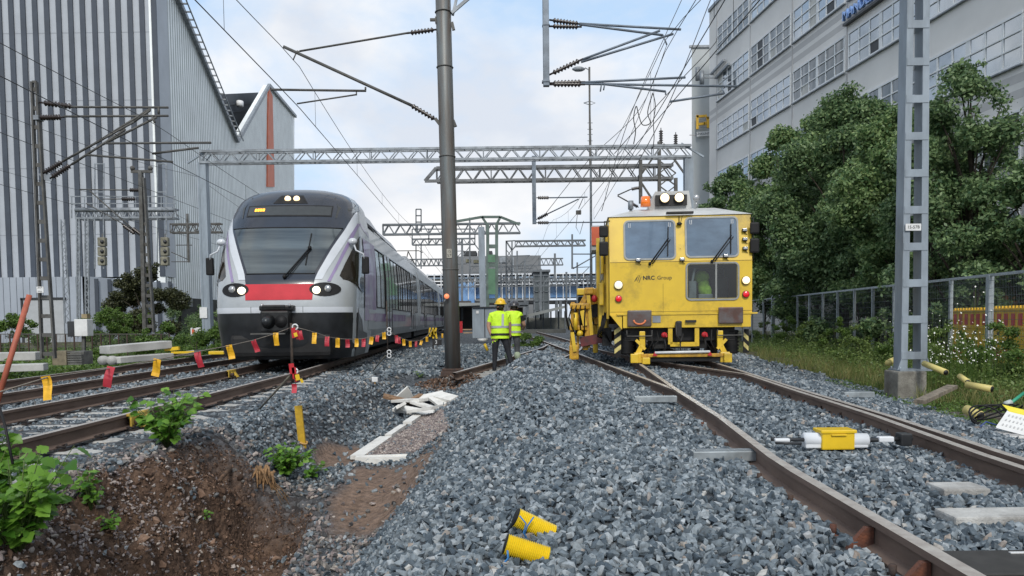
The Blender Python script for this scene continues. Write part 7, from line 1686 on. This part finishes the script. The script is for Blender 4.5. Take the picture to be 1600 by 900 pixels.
# white frame lying on the sand
fr_ = thing('trim_corner', 'flat white plastic frame corner lying on the sandy floor', 'frame', gz(600, 724)); mb = MB(); A0 = FA.copy(); A1 = P(685, 719, A0.y); A2 = FB.copy()
up_ = Vector((0, 0, .035)); zf_ = max(A0.z, A1.z) + .03; zf_ = A0.z + .04; A0.z = A1.z = zf_; A2.z = height(A2.x, A2.y) + .06
mb.bar(A0, A1, .10, .055); mb.bar(A0 + Vector((0, .05, 0)), A1 + Vector((-.05, .05, .02)), .05, .06); mb.build('front_bar', PW, fr_)
for (t0_, t1_, w_) in ((0.0, .42, .17), (.46, .72, .10), (.80, 1.0, .14)):
    q0, q1 = A0.lerp(A2, t0_), A0.lerp(A2, t1_); q0.y += .06 if t0_ == 0 else 0; q0.z = max(q0.z, height(q0.x, q0.y) + .045); q1.z = max(q1.z, height(q1.x, q1.y) + .045); mb = MB(); mb.bar(q0, q1, w_, .05); mb.build('side_bar', PW, fr_)
mb = MB(); c = gz(585, 727); mb.slab([c + Vector((.13 * math.cos(a), 0, .015 + .07 * math.sin(a))) for a in [math.pi * i / 8 for i in range(9)]], (0, .03, 0)); mb.build('half_disc', PW, fr_)
# soil heap around the mast footing, root stump, branch
ds = []
for _ in range(2600):
    x = mbase.x + random.gauss(.05, .42); y = 15.1 + random.gauss(0, .5); r2_ = ((x - mbase.x) / .8) ** 2 + ((y - 15.1) / .9) ** 2
    if r2_ < 1: ds.append((x, y, height(x, y) + .14 * (1 - r2_) * random.random(), random.uniform(.015, .05)))
ds = np.array(ds); scatter('mast_soil', ds[:, :3], ds[:, 3], [CLOD, STONED], midx=(rng.random(len(ds)) < .3).astype(int))
rt_ = gz(410, 748); ro = thing('root_stump', 'torn tan root stump hanging from the pit edge', 'root', rt_); mb = MB(); r_ = random.Random(5)
for i in range(46):
    a = r_.uniform(-1, 1); p0 = rt_ + Vector((r_.gauss(-.02, .05), r_.gauss(0, .04), r_.uniform(.0, .14))); p1 = p0 + Vector((a * .05, -.06 * r_.random(), -.06)); p2 = p1 + Vector((a * .05, -.04, -.05 - .09 * r_.random())); mb.tube([p0, p1, p2], [.018 * r_.uniform(.5, 1.2), .013, .004], 5)
mb.build('root_mass', mat('torn_root_wood', (.36, .21, .10), .85, 0, .35, 14, bump=.4), ro); mb = MB()
for i in range(12): a = r_.uniform(.1, .5); p0 = rt_ + Vector((r_.uniform(0, .08), 0, 0)); mb.tube([p0, p0 + Vector((a * .35, -.04, -.10)), p0 + Vector((a * .62, -.1, -.30 * r_.uniform(.6, 1)))], [.006, .004, .002], 4)
mb.build('rootlet', HAIR_ROOT, ro)
bq, bq2 = gz(332, 765), gz(362, 738); br_ = thing('broken_branch', 'short broken branch sticking out of the brown soil', 'branch', bq); mb = MB(); mb.tube([bq, bq.lerp(bq2, .5) + Vector((0, -.03, .03)), bq2 + Vector((0, -.04, .05))], [.012, .02, .024], 7); mb.build('wood', mat('branch_wood', (.18, .10, .055), .85, 0, .4, 16), br_)
mb = MB()
for i in range(150):
    p = gz(random.uniform(120, 470), random.uniform(760, 890)); a = random.uniform(0, 6.28); l_ = random.uniform(.04, .14); mb.tube([p + Vector((0, 0, .004)), p + Vector((l_ * .5 * math.cos(a), l_ * .5 * math.sin(a), .03)), p + Vector((l_ * math.cos(a), l_ * math.sin(a), .0))], .0018, 4)
o = mb.build('root_fibres', HAIR_ROOT); o['kind'] = 'stuff'
# corrugated yellow pipes
def cpipe(label, a, b, cap_end=True, r_=.050):
    t = thing('corrugated_pipe', label, 'pipe', a); mb = MB(); n = 44; pts = []; rr = []
    for i in range(n + 1): pts.append(a.lerp(b, i / n)); rr.append(r_ if i % 2 else r_ * .86)
    mb.tube(pts, rr, 20); mb.sm = [False] * len(mb.sm); mb.build('pipe', mat('corrugated_yellow', (.80, .58, .02), .4, 0, .05, 9, coat=.2), t); d = (a - b).normalized(); mb = MB(); mb.tube([a - d * .001, a + d * .004], [r_ * .97, r_ * .93], 18); mb.build('end_cap', BLACK, t); return t
def stand(px, py, up=.05): p = gz(px, py); return p + Vector((0, 0, up))
pa = stand(815, 822, .06); pa.y -= .13
cpipe('upper yellow corrugated pipe stub half sunk in the stones', P(806, 808, pa.y), P(864, 835, pa.y + .02))
pc__ = stand(800, 866, .06); pc__.y -= .12; cpipe('lower yellow corrugated pipe stub nearest the camera', P(790, 850, pc__.y), P(856, 871, pc__.y))
STR = mat('blue_string', (.03, .17, .42), .5, 0, 0); mb = MB(); Yp = pa.y - .08
mb.tube([P(812, 806, Yp), P(822, 818, Yp), P(818, 832, Yp), P(826, 846, Yp)], .004, 5); mb.tube([P(834, 808, Yp), P(824, 822, Yp), P(820, 834, Yp)], .004, 5); mb.build('string', STR, bpy.data.objects['corrugated_pipe'])
mb = MB(); Yq = pc__.y - .09; mb.tube([P(793, 860, Yq), P(794, 872, Yq), P(784, 884, Yq), P(768, 899, Yq)], .005, 5); mb.build('string', STR, bpy.data.objects['corrugated_pipe.001'])
# switch machine: white tube, yellow box, rods
y = gz(1300, 700, ).y; y = 5.9; c = P(1304, 686, y); SMW = mat('white_plastic', (.72, .75, .78), .35, 0, .04, 6, grime=.1, coat=.2)
sw_ = thing('switch_heater_box', 'yellow box on a white tube lying between the foreground rails', 'track equipment', (c.x, y, -.17)); mb = MB(); mb.tube([P(1256, 687, y), P(1354, 688, y)], .058, 20); mb.box((c.x, y, c.z - .035), (.50, .10, .06), bev=.01); mb.build('white_tube', SMW, sw_)
mb = MB(); mb.box(c + Vector((0, 0, .0)), (.26, .15, .15), bev=.012); mb.box(c + Vector((0, 0, .07)), (.285, .17, .028), bev=.008); mb.box(c + Vector((0, -.085, .045)), (.12, .015, .012), bev=.004); mb.build('yellow_box', YELP, sw_)
mb = MB(); mb.tube([P(1205, 686, y), P(1256, 687, y)], .016, 8); mb.build('rod', DARK, sw_); mb = MB(); mb.tube([P(1354, 688, y), P(1425, 685, y)], .018, 8); mb.box(P(1412, 686, y), (.09, .1, .10), bev=.01); mb.build('rod', DARK, sw_); mb = MB(); mb.tube([P(1212, 692, y - .1), P(1252, 693, y - .1)], .012, 8); mb.build('rod', DARK, sw_)
mb = MB(); mb.box(P(1383, 686, y), (.12, .06, .045), bev=.01); mb.build('connector', SMW, sw_); mb = MB(); mb.box(P(1220, 687, y), (.12, .09, .03), bev=.01); mb.build('connector', SMW, sw_)
# galvanised sleepers / troughs poking out of the ballast
GALV = mat('bright_galvanised', (.38, .42, .44), .45, .4, .15, 8, grime=.15)
for lab, (a, b), w_ in (('pale metal trough end poking out left of the near rail', ((1082, 722), (1206, 718)), .12), ('thin white slab lying in the gravel left of the curved rail', ((992, 630), (1056, 627)), .09), ('pale plank lying on the gravel behind the machine track', ((1318, 622), (1362, 625)), .12)):
    p0, p1 = gz(*a), gz(*b); p1.y = p0.y + .05; p1.x = P(b[0], b[1], p1.y).x; z_ = max(p0.z, p1.z) + .045; p0.z = p1.z = z_; t = thing('metal_trough', lab, 'track equipment', p0.lerp(p1, .5)); mb = MB(); mb.box(p0.lerp(p1, .5), ((p1 - p0).length, w_, .075), bev=.006); mb.build('trough', GALV, t)
    mb = MB(); mb.box(p0.lerp(p1, .5) + Vector((0, 0, .040)), ((p1 - p0).length - .05, w_ - .04, .006)); mb.build('groove', mat('galv_shadow', (.22, .25, .27), .5, .3, .1, 9), t)
# bare sleepers and marked plate at the bottom right
for i, (y, lab) in enumerate(((3.05, 'dark plate with white painted outline between the nearest rails'), )):
    x = interp(RTC, y); t = thing('marked_plate', lab, 'track plate', (x, y, -.15)); mb = MB(); mb.box((x + .05, y, -.108), (1.35, .30, .05), bev=.006); mb.build('plate', mat('dark_wet_plate', (.05, .047, .045), .45, .1, .2, 12), t); mb = MB(); x0 = x - .35
    for a, b in (((x0, y - .10), (x0 + .75, y - .10)), ((x0, y), (x0 + .6, y)), ((x0, y + .10), (x0 + .45, y + .10)), ((x0 + .45, y + .10), (x0 + .75, y - .10))): mb.bar((a[0], a[1], -.080), (b[0], b[1], -.080), .016, .004)
    mb.build('painted_line', WHITE, t)
for y, lab in ((3.85, 'nearest bare concrete sleeper surfacing through the ballast'), (4.47, 'second bare concrete sleeper surfacing through the ballast')):
    x = interp(RTC, y); t = thing('bare_sleeper', lab, 'sleeper', (x, y, -.15), group='bare sleepers at the bottom right'); mb = MB(); mb.box((x + .18, y, -.115), (.85 if y < 4 else .28, .20, .05), bev=.012); mb.build('sleeper', SLP, t)
bc_ = thing('rail_cable', 'short black cable with a white sleeve at the foot of the right rail', 'cable', P(1520, 716, 4.9)); mb = MB(); q0 = gz(1518, 722); mb.tube([q0 + Vector((0, 0, .0)), P(1522, 714, q0.y), P(1540, 716, q0.y), P(1556, 721, q0.y - .02), P(1580, 728, q0.y - .05)], .014, 7); mb.build('cable', BLACK, bc_)
# yellow pipes near the ladder mast and right edge
PLY = mat('pale_yellow_pipe', (.62, .52, .18), .5, 0, .08, 6, grime=.2)
for lab, pts, r_ in (('yellow pipe emerging behind the concrete block of the ladder mast', [(1444, 568, 12.6), (1478, 582, 12.0)], .05), ('second yellow pipe lying in the weeds right of the mast', [(1500, 588, 11.5), (1512, 597, 11.2)], .045), ('yellow pipe with open dark end in the weeds', [(1510, 601, 10.6), (1550, 608, 10.3)], .05), ('short cut yellow pipe lying next to the timber planks', [(1510, 640, 8.2), (1532, 650, 8.0)], .055), ('yellow stub between mast foot and fence', [(1388, 567, 13.4), (1412, 556, 14.5)], .06)):
    a, b = P(*pts[0]), P(*pts[1]); t = thing('plastic_pipe', lab, 'pipe', a, group='cut yellow pipes by the ladder mast'); mb = MB(); mb.tube([a, b], r_, 16); mb.build('pipe', PLY, t); d = (b - a).normalized(); mb = MB(); mb.tube([b, b + d * .004], r_ * .85, 14); mb.build('pipe_bore', BLKM, t)
pk = thing('plank', 'grey weathered plank lying in the weeds below the yellow pipes', 'plank', P(1465, 617, 10.2)); mb = MB(); mb.bar(P(1437, 628, 9.7), P(1488, 604, 10.9), .14, .05); mb.build('plank', mat('grey_plank', (.26, .22, .17), .85, 0, .3, 6, stretch=(3, 1, 1)), pk)
sf = thing('timber_mat', 'dark weathered boards set in the ground right of the track', 'boards', gz(1520, 655)); mb = MB(); q0 = gz(1500, 656)
for i in range(3): mb.box(q0 + Vector((.35 + .0 * i, .0 + .21 * i, .01)), (1.1, .19, .06), Matrix.Rotation(-.30, 3, 'Z'), bev=.008)
mb.build('board', mat('dark_timber', (.10, .085, .07), .9, 0, .3, 5, stretch=(1, 5, 1)), sf)
# white perforated cases at the right edge
hc = gz(1565, 684); hx = thing('sheet_case', 'open case with white perforated lid and yellow strip at the right edge', 'case', hc); WP = mat('white_embossed', (.70, .70, .68), .45, 0, .04, 9)
mb = MB(); mb.box(hc + Vector((0, 0, .03)), (.62, .30, .03), Matrix.Rotation(-.15, 3, 'Z'), bev=.006); mb.build('tray', WP, hx)
ld0 = P(1558, 669, hc.y + .05); ld1 = P(1592, 678, hc.y - .1); ld3 = P(1576, 643, hc.y + .2); ld2 = ld3 + (ld1 - ld0) * 1.35; ld1 = ld0 + (ld1 - ld0) * 1.35
mb = MB(); mb.slab([ld0, ld1, ld2, ld3], (0, .02, .01)); mb.build('lid', WP, hx); u_, v_ = ld1 - ld0, ld3 - ld0; nn_ = u_.cross(v_).normalized(); nn_ = nn_ if nn_.y < 0 else -nn_
mb = MB()
for i in range(3):
    for j in range(7): c = ld0 + u_ * (.1 + .13 * j) + v_ * (.2 + .27 * i) + nn_ * .003; mb.bar(c, c + v_ * .10, .012, .003, up=nn_)
mb.build('perforation', mat('lid_slot_grey', (.42, .42, .42), .6, 0, 0), hx); mb = MB(); mb.slab([ld3, ld2, ld2 + Vector((.02, .12, .045)), ld3 + Vector((.02, .12, .045))], (0, .01, .012)); mb.build('yellow_strip', mat('yellow_strip', (.8, .68, .05), .5, 0, .05, 9), hx)
mb = MB()
for i in range(4): mb.slab([hc + Rr for Rr in (Vector((-.28, -.11 + .065 * i, .047)), Vector((.28, -.19 + .065 * i, .047)), Vector((.28, -.17 + .065 * i, .047)), Vector((-.28, -.09 + .065 * i, .047)))], (0, 0, .004))
mb.build('tray_slot', MATS['lid_slot_grey'], hx)
ch = thing('cable_coil', 'tangle of black and blue cables behind the white case', 'cables', P(1545, 662, hc.y + .3)); mb = MB()
for i in range(6): c = P(1540 + 4 * i, 664 - i, hc.y + .25 + .03 * i); mb.tube([c + Vector((.16 * math.cos(a) * (1 + .1 * i), .10 * math.sin(a), .10 + .09 * math.sin(a + i * .5))) for a in [math.pi * 1.3 * k_ / 12 - .3 for k_ in range(13)]], .009, 6)
mb.build('black_cable', BLACK, ch); mb = MB(); c = P(1530, 668, hc.y + .2); mb.tube([c, c + Vector((.1, .05, .05)), c + Vector((.22, .0, .01))], .009, 6); mb.build('blue_cable', mat('navy_cable', (.03, .06, .2), .5, 0, 0), ch)
gb = thing('green_bottle', 'green plastic strap and bottle lying in the weeds at the right edge', 'litter', P(1580, 628, 9)); mb = MB(); mb.tube([P(1570, 632, 9), P(1580, 628, 9)], .035, 10); mb.build('bottle', mat('frosted_plastic', (.45, .5, .48), .4, 0, .1, 9), gb); mb = MB(); mb.tube([P(1579, 630, 9), P(1600, 614, 9.2)], .02, 6); mb.build('strap', mat('green_strap', (.03, .30, .18), .5, 0, .1, 9), gb)
# yellow and red barriers behind the fence
BRY = mat('barrier_yellow', (.80, .50, .03), .45, 0, .06, 3)
for i, (y, lab) in enumerate(((17.9, 'farther yellow plastic barrier with red squares behind the fence'), (16.1, 'nearer yellow plastic barrier with red squares at the right edge of the picture'), )):
    x = onfence(y) + .55; t = thing('plastic_barrier', lab, 'barrier', (x, y, -.3), group='yellow site barriers'); d = Vector((.13, 1, 0)).normalized(); e_ = Vector((1, -.13, 0)).normalized(); L2_ = 1.72 / 2; zt4, zb4 = 1.06 + .02 * i, -.2
    c = Vector((x, y, 0)); mb = MB(); mb.slab([c - d * L2_ + Vector((0, 0, zb4)), c + d * L2_ + Vector((0, 0, zb4)), c + d * L2_ + Vector((0, 0, zt4)), c - d * L2_ + Vector((0, 0, zt4))], e_ * .08)
    for k_ in range(12): q_ = c - d * L2_ + d * (1.72 * (k_ + .3) / 12); mb.slab([q_ + Vector((0, 0, zt4)), q_ + d * .07 + Vector((0, 0, zt4)), q_ + d * .07 + Vector((0, 0, zt4 + .05)), q_ + Vector((0, 0, zt4 + .05))], e_ * .07)
    for z_ in (zt4 - .05, .62, .2): mb.slab([c - d * L2_ - e_ * .025 + Vector((0, 0, z_)), c + d * L2_ - e_ * .025 + Vector((0, 0, z_)), c + d * L2_ - e_ * .025 + Vector((0, 0, z_ + .035)), c - d * L2_ - e_ * .025 + Vector((0, 0, z_ + .035))], e_ * .05)
    mb.build('panel', BRY, t); mb = MB()
    for k_ in range(6):
        for zz_ in ((.70, .96), (-.02, .15)): q_ = c - d * L2_ + d * (1.72 * (k_ + .25) / 6) - e_ * .012; mb.slab([q_ + Vector((0, 0, zz_[0])), q_ + d * .15 + Vector((0, 0, zz_[0])), q_ + d * .15 + Vector((0, 0, zz_[1])), q_ + Vector((0, 0, zz_[1]))], e_ * .01)
    mb.build('red_square', mat('barrier_red', (.55, .05, .05), .5, 0, .05, 3), t); mb = MB()
    for k_ in (.3, .75): q_ = c - d * L2_ + d * (1.72 * k_) - e_ * .014; mb.slab([q_ + Vector((0, 0, .47)), q_ + d * .06 + Vector((0, 0, .47)), q_ + d * .06 + Vector((0, 0, .56)), q_ + Vector((0, 0, .56))], e_ * .01)
    mb.build('slot', BLKM, t)
# orange round disc beside the mast, faint emission put in for a lit look, white 3 on the train skirt is lettering on a small board
ol = thing('orange_disc', 'round orange faintly glowing disc fixed left of the thick mast', 'lamp', P(698, 463, 15.1)); mb = MB(); c = P(698, 463, 15.05); mb.tube([c, c + Vector((0, -.02, 0))], .052, 16); mb.build('disc', mat('orange_glow', (.8, .25, .12), .3, 0, 0, emit=(1, .25, .1), estr=.5), ol); mb = MB(); mb.bar(c + Vector((-.06, .02, -.1)), c + Vector((.0, .02, -.03)), .02); mb.build('holder', STEEL, ol)
nb = thing('number_plate', 'tiny dark plate with a white 3 beside the rail near the mast', 'sign', P(682, 535, 18)); mb = MB(); mb.box(P(683, 535, 18), (.22, .02, .14)); mb.build('plate', BLKM, nb); text_mesh('lettering', '3', .13, WHITE, Matrix.Translation(P(681.5, 535, 17.97)) @ Matrix.Rotation(R(90), 4, 'X'), nb, .001); mb = MB(); mb.bar(P(683, 537, 18), P(683, 545, 18), .02); mb.build('stem', STEELD, nb)
# white basin, marker things near the workers
hp = gz(752, 546); wbn = thing('white_tray', 'white basin carried on a yellow handled tool at the first worker side', 'tool', P(755, 530, 17.5)); mb = MB(); c = P(754, 531, 17.6); mb.tube([c + Vector((0, 0, .03)), c - Vector((0, 0, .04))], [.13, .09], 14); mb.build('basin', WHITE, wbn); mb = MB(); mb.tube([P(757, 537, 17.6), P(762, 548, 17.6)], .035, 8); mb.build('handle', YELP, wbn)

# ================================================================ PEOPLE
SKIN = mat('skin', (.42, .24, .17), .55, 0, .06, 9); HIV = mat('hi_vis_yellow', (.60, .92, .03), .65, 0, .12, 7, bump=.6, bscale=9); TRO = mat('dark_trousers', (.014, .016, .022), .8, 0, .2, 9); TROG = mat('grey_trousers', (.07, .075, .085), .8, 0, .2, 9); REFL = mat('reflective_band', (.45, .47, .48), .35, .3, .05, 9); BOOT = mat('boot', (.02, .018, .016), .6, 0, .2, 9); HAIR = mat('dark_hair', (.025, .018, .014), .7, 0, .2, 30)
def person(label, loc, rz, J, helmet, trousers, pants_z=.90, sleeve=.0, kneepad=None, black_sleeve=False, k_=1.0):
    t = thing('person', label, 'person', loc, rz, 'two track workers', local=True)
    verts = []; edges = []; rad = []
    def ch(par, pts):
        for p, r_ in pts:
            verts.append(p); rad.append(r_); edges.append((par, len(verts) - 1)); par = len(verts) - 1
        return par
    verts.append((0, 0, .96)); rad.append((.155, .115))
    ab = ch(0, [((0, .0, 1.08), (.150, .105)), ((0, -.01, 1.22), (.165, .115)), (J['chest'], (.175, .115))]); chest = ab
    nk = ch(chest, [(J['neck'], (.06, .06)), (J['head0'], (.075, .085)), (J['head1'], (.082, .10)), (J['head2'], (.055, .07))])
    for s_ in ('L', 'R'):
        a = J['arm' + s_]; i = ch(chest, [(a[0], (.068, .068)), (a[1], (.048, .048)), (a[2], (.034, .034))])
        hd_ = ch(i, [(a[3], (.030, .022))]); b = Vector(a[3]); d = (Vector(a[3]) - Vector(a[2])).normalized()
        l_ = J['leg' + s_]; ch(0, [(l_[0], (.092, .098)), (l_[1], (.066, .068)), (l_[2], (.044, .048)), (l_[3], (.045, .04)), (l_[4], (.038, .028))])
    me = bpy.data.meshes.new('body'); me.from_pydata(verts, edges, []); o = bpy.data.objects.new('body_tmp', me); col.objects.link(o)
    m_ = o.modifiers.new('s', 'SKIN'); m_.use_smooth_shade = True
    for i, sv in enumerate(me.skin_vertices[0].data): sv.radius = rad[i]; sv.use_root = (i == 0)
    o.modifiers.new('ss', 'SUBSURF').levels = 2
    dg = bpy.context.evaluated_depsgraph_get(); dg.update(); bm_ = bpy.data.meshes.new_from_object(o.evaluated_get(dg)); bpy.data.objects.remove(o)
    bm_.name = 'body'; bm_.materials.clear()
    for mm_ in (SKIN, HIV, trousers, BOOT, BLKM): bm_.materials.append(mm_)
    el = [Vector(J['arm' + s_][1]) for s_ in 'LR']; sh = [Vector(J['arm' + s_][0]) for s_ in 'LR']
    for f in bm_.polygons:
        c = f.center; f.use_smooth = True
        if c.z < .10: i = 3
        elif c.z < pants_z and abs(c.x) < .33 and not any((c - el[q_]).length < .13 or (c - Vector(J['arm' + 'LR'[q_]][2])).length < .10 or (c - Vector(J['arm' + 'LR'[q_]][3])).length < .10 for q_ in (0, 1)): i = 2
        elif c.z > J['neck'][2] - .0: i = 0
        else:
            i = 1
            for q_ in (0, 1):
                a, b, w2, h2 = [Vector(v) for v in J['arm' + 'LR'[q_]]]
                ax = (b - a); tt = (c - a).dot(ax) / ax.length_squared
                inarm = abs(c.x - J['chest'][0]) > .20
                if inarm and tt > (.62 + sleeve): i = 0
                elif inarm and black_sleeve and tt > .1: i = 4
                if min((c - w2).length, (c - h2).length, (c - (b + w2) / 2).length) < .085: i = 0
        f.material_index = i
    bo = link_mesh('body', bm_, t)
    # fingers on both hands
    mb = MB()
    for s_ in 'LR':
        a = J['arm' + s_]; w2, h2 = Vector(a[2]), Vector(a[3]); d = (h2 - w2).normalized(); x_ = d.cross(Vector((0, 1, .1))).normalized()
        for i in range(4):
            b0 = h2 + x_ * (.022 - .015 * i); l_ = (.055, .065, .06, .045)[i]; mb.tube([b0, b0 + d * l_ * .5 + Vector((0, .008, 0)), b0 + d * l_ * .85 + Vector((0, .03, 0))], [.010, .009, .007], 6)
        b0 = w2.lerp(h2, .4) + x_ * .022; mb.tube([b0, b0 + x_ * .02 + d * .03, b0 + x_ * .025 + d * .055 + Vector((0, .012, 0))], [.011, .010, .008], 6)
    mb.build('fingers', BLKM if not black_sleeve else SKIN, bo)
    # vest hem, bands
    def band(z, rx, ry, h_, m2, nm, cx=0, cy=0):
        mb = MB(); n = 24; vs = []
        for zz_ in (z, z + h_):
            for i in range(n): a = 2 * math.pi * i / n; vs.append((cx + rx * math.copysign(abs(math.cos(a)) ** .8, math.cos(a)), cy + ry * math.copysign(abs(math.sin(a)) ** .8, math.sin(a)), zz_))
        mb.add(vs, [(i, (i + 1) % n, n + (i + 1) % n, n + i) for i in range(n)], True); return mb.build(nm, m2, bo)
    def vest_ring():
        mb = MB(); n = 24; vs = []; lev = [(.86, .215, .165), (.95, .215, .165), (1.1, .205, .150), (1.25, .21, .150), (1.36, .20, .145), (1.44, .165, .12)]
        for z, rx, ry in lev:
            fx = J['chest'][0] * min(1, max(0, (z - .95) / .45)); fy = J['chest'][1] * min(1, max(0, (z - .95) / .45))
            for i in range(n): a = 2 * math.pi * i / n; vs.append((fx + rx * math.cos(a) * k_, fy + ry * math.sin(a) + .006 * math.sin(5 * a + z * 9), z))
        mb.add(vs, [(j * n + i, j * n + (i + 1) % n, (j + 1) * n + (i + 1) % n, (j + 1) * n + i) for j in range(len(lev) - 1) for i in range(n)], True); return mb.build('vest', HIV, bo)
    vest_ring()
    band(1.10, .213 * k_, .158, .05, REFL, 'reflective_band', J['chest'][0] * .35, J['chest'][1] * .35); band(.93, .222 * k_, .171, .05, REFL if black_sleeve else BLKM, 'waist_band')
    if not black_sleeve:
        mb = MB(); mb.bar((.05, -.165 + J['chest'][1] * .4, 1.14), (.06, -.165 + J['chest'][1], 1.42), .05, .008, up=(0, 1, 0)); mb.build('reflective_band', REFL, bo)
    hc_ = Vector(J['head1']); mb = MB(); vs = []
    n = 20
    for j in range(7):
        a = math.pi / 2 * j / 6
        for i in range(n): b = 2 * math.pi * i / n; vs.append(hc_ + Vector((.125 * math.cos(a) * math.cos(b), .150 * math.cos(a) * math.sin(b), .02 + .145 * math.sin(a))))
    mb.add(vs, [(j * n + i, j * n + (i + 1) % n, (j + 1) * n + (i + 1) % n, (j + 1) * n + i) for j in range(6) for i in range(n)], True); mb.tube([hc_ + Vector((.135 * math.cos(b), .16 * math.sin(b) + .01, .022)) for b in [2 * math.pi * i / 20 for i in range(21)]], .012, 5); mb.tube([hc_ + Vector((0, -.15, .10)), hc_ + Vector((0, -.05, .165)), hc_ + Vector((0, .1, .14))], .010, 5); hm_ = mb.build('helmet', helmet, bo)
    mb = MB(); mb.ball(hc_ + Vector((0, -.02, -.02)), (.088, .095, .10), 12); mb.build('hair', HAIR, bo)
    mb = MB(); fy_ = hc_.y + .10
    for s_ in (-1, 1): mb.ball((hc_.x + s_ * .035, fy_, hc_.z - .005), .012, 6); mb.ball((hc_.x + s_ * .085, hc_.y, hc_.z - .03), (.012, .022, .032), 6)
    mb.ball((hc_.x, fy_ + .02, hc_.z - .035), (.014, .02, .025), 6); mb.ball((hc_.x, fy_ - .005, hc_.z - .075), (.028, .01, .008), 6); mb.build('face', SKIN, bo)
    if kneepad:
        for s_ in 'LR': p = Vector(J['leg' + s_][1]); mb = MB(); mb.ball(p + Vector((0, -.02, -.12)), (.085, .08, .11), 10); mb.build('gaiter', kneepad, bo)
    return t
HEL_Y = mat('helmet_yellow', (.80, .50, .02), .3, 0, .03, 6, coat=.4); HEL_B = mat('helmet_dark', (.05, .05, .06), .35, 0, .1, 6, coat=.3)
p1 = P(782, 587, 17.0)
J1 = dict(chest=(.0, .02, 1.38), neck=(.01, .05, 1.49), head0=(.02, .08, 1.55), head1=(.03, .10, 1.63), head2=(.03, .10, 1.71),
          armL=((-.20, .02, 1.40), (-.27, .0, 1.14), (-.20, -.02, .93), (-.13, .0, .86)), armR=((.20, .04, 1.40), (.235, .10, 1.14), (.25, .16, .95), (.26, .20, .88)),
          legL=((-.10, 0, .90), (-.12, .02, .50), (-.14, -.01, .10), (-.135, .06, .045), (-.12, .18, .04)), legR=((.10, 0, .90), (.20, .0, .50), (.30, -.05, .10), (.32, .02, .045), (.36, .13, .04)))
pe1 = person('worker in yellow helmet, hi-vis shirt and dark trousers seen from behind', (p1.x, 17.0, p1.z), R(6), J1, HEL_Y, TRO)
p2_ = P(801, 580, 17.9)
J2 = dict(chest=(.0, .05, 1.36), neck=(.01, .10, 1.46), head0=(.02, .15, 1.50), head1=(.03, .19, 1.56), head2=(.03, .20, 1.63),
          armL=((-.20, .05, 1.37), (-.26, .10, 1.12), (-.18, .28, 1.02), (-.10, .34, 1.03)), armR=((.20, .05, 1.37), (.28, .10, 1.12), (.26, .30, 1.04), (.20, .36, 1.03)),
          legL=((-.10, 0, .90), (-.11, .02, .50), (-.12, -.01, .10), (-.12, .06, .045), (-.12, .18, .04)), legR=((.10, 0, .90), (.12, .02, .50), (.13, -.02, .10), (.13, .05, .045), (.14, .17, .04)))
pe2 = person('worker in dark helmet, sleeveless hi-vis vest and grey trousers facing away', (p2_.x, 17.9, p2_.z), R(-8), J2, HEL_B, TROG, black_sleeve=True, kneepad=mat('gaiter_green', (.35, .42, .30), .7, 0, .2, 9))
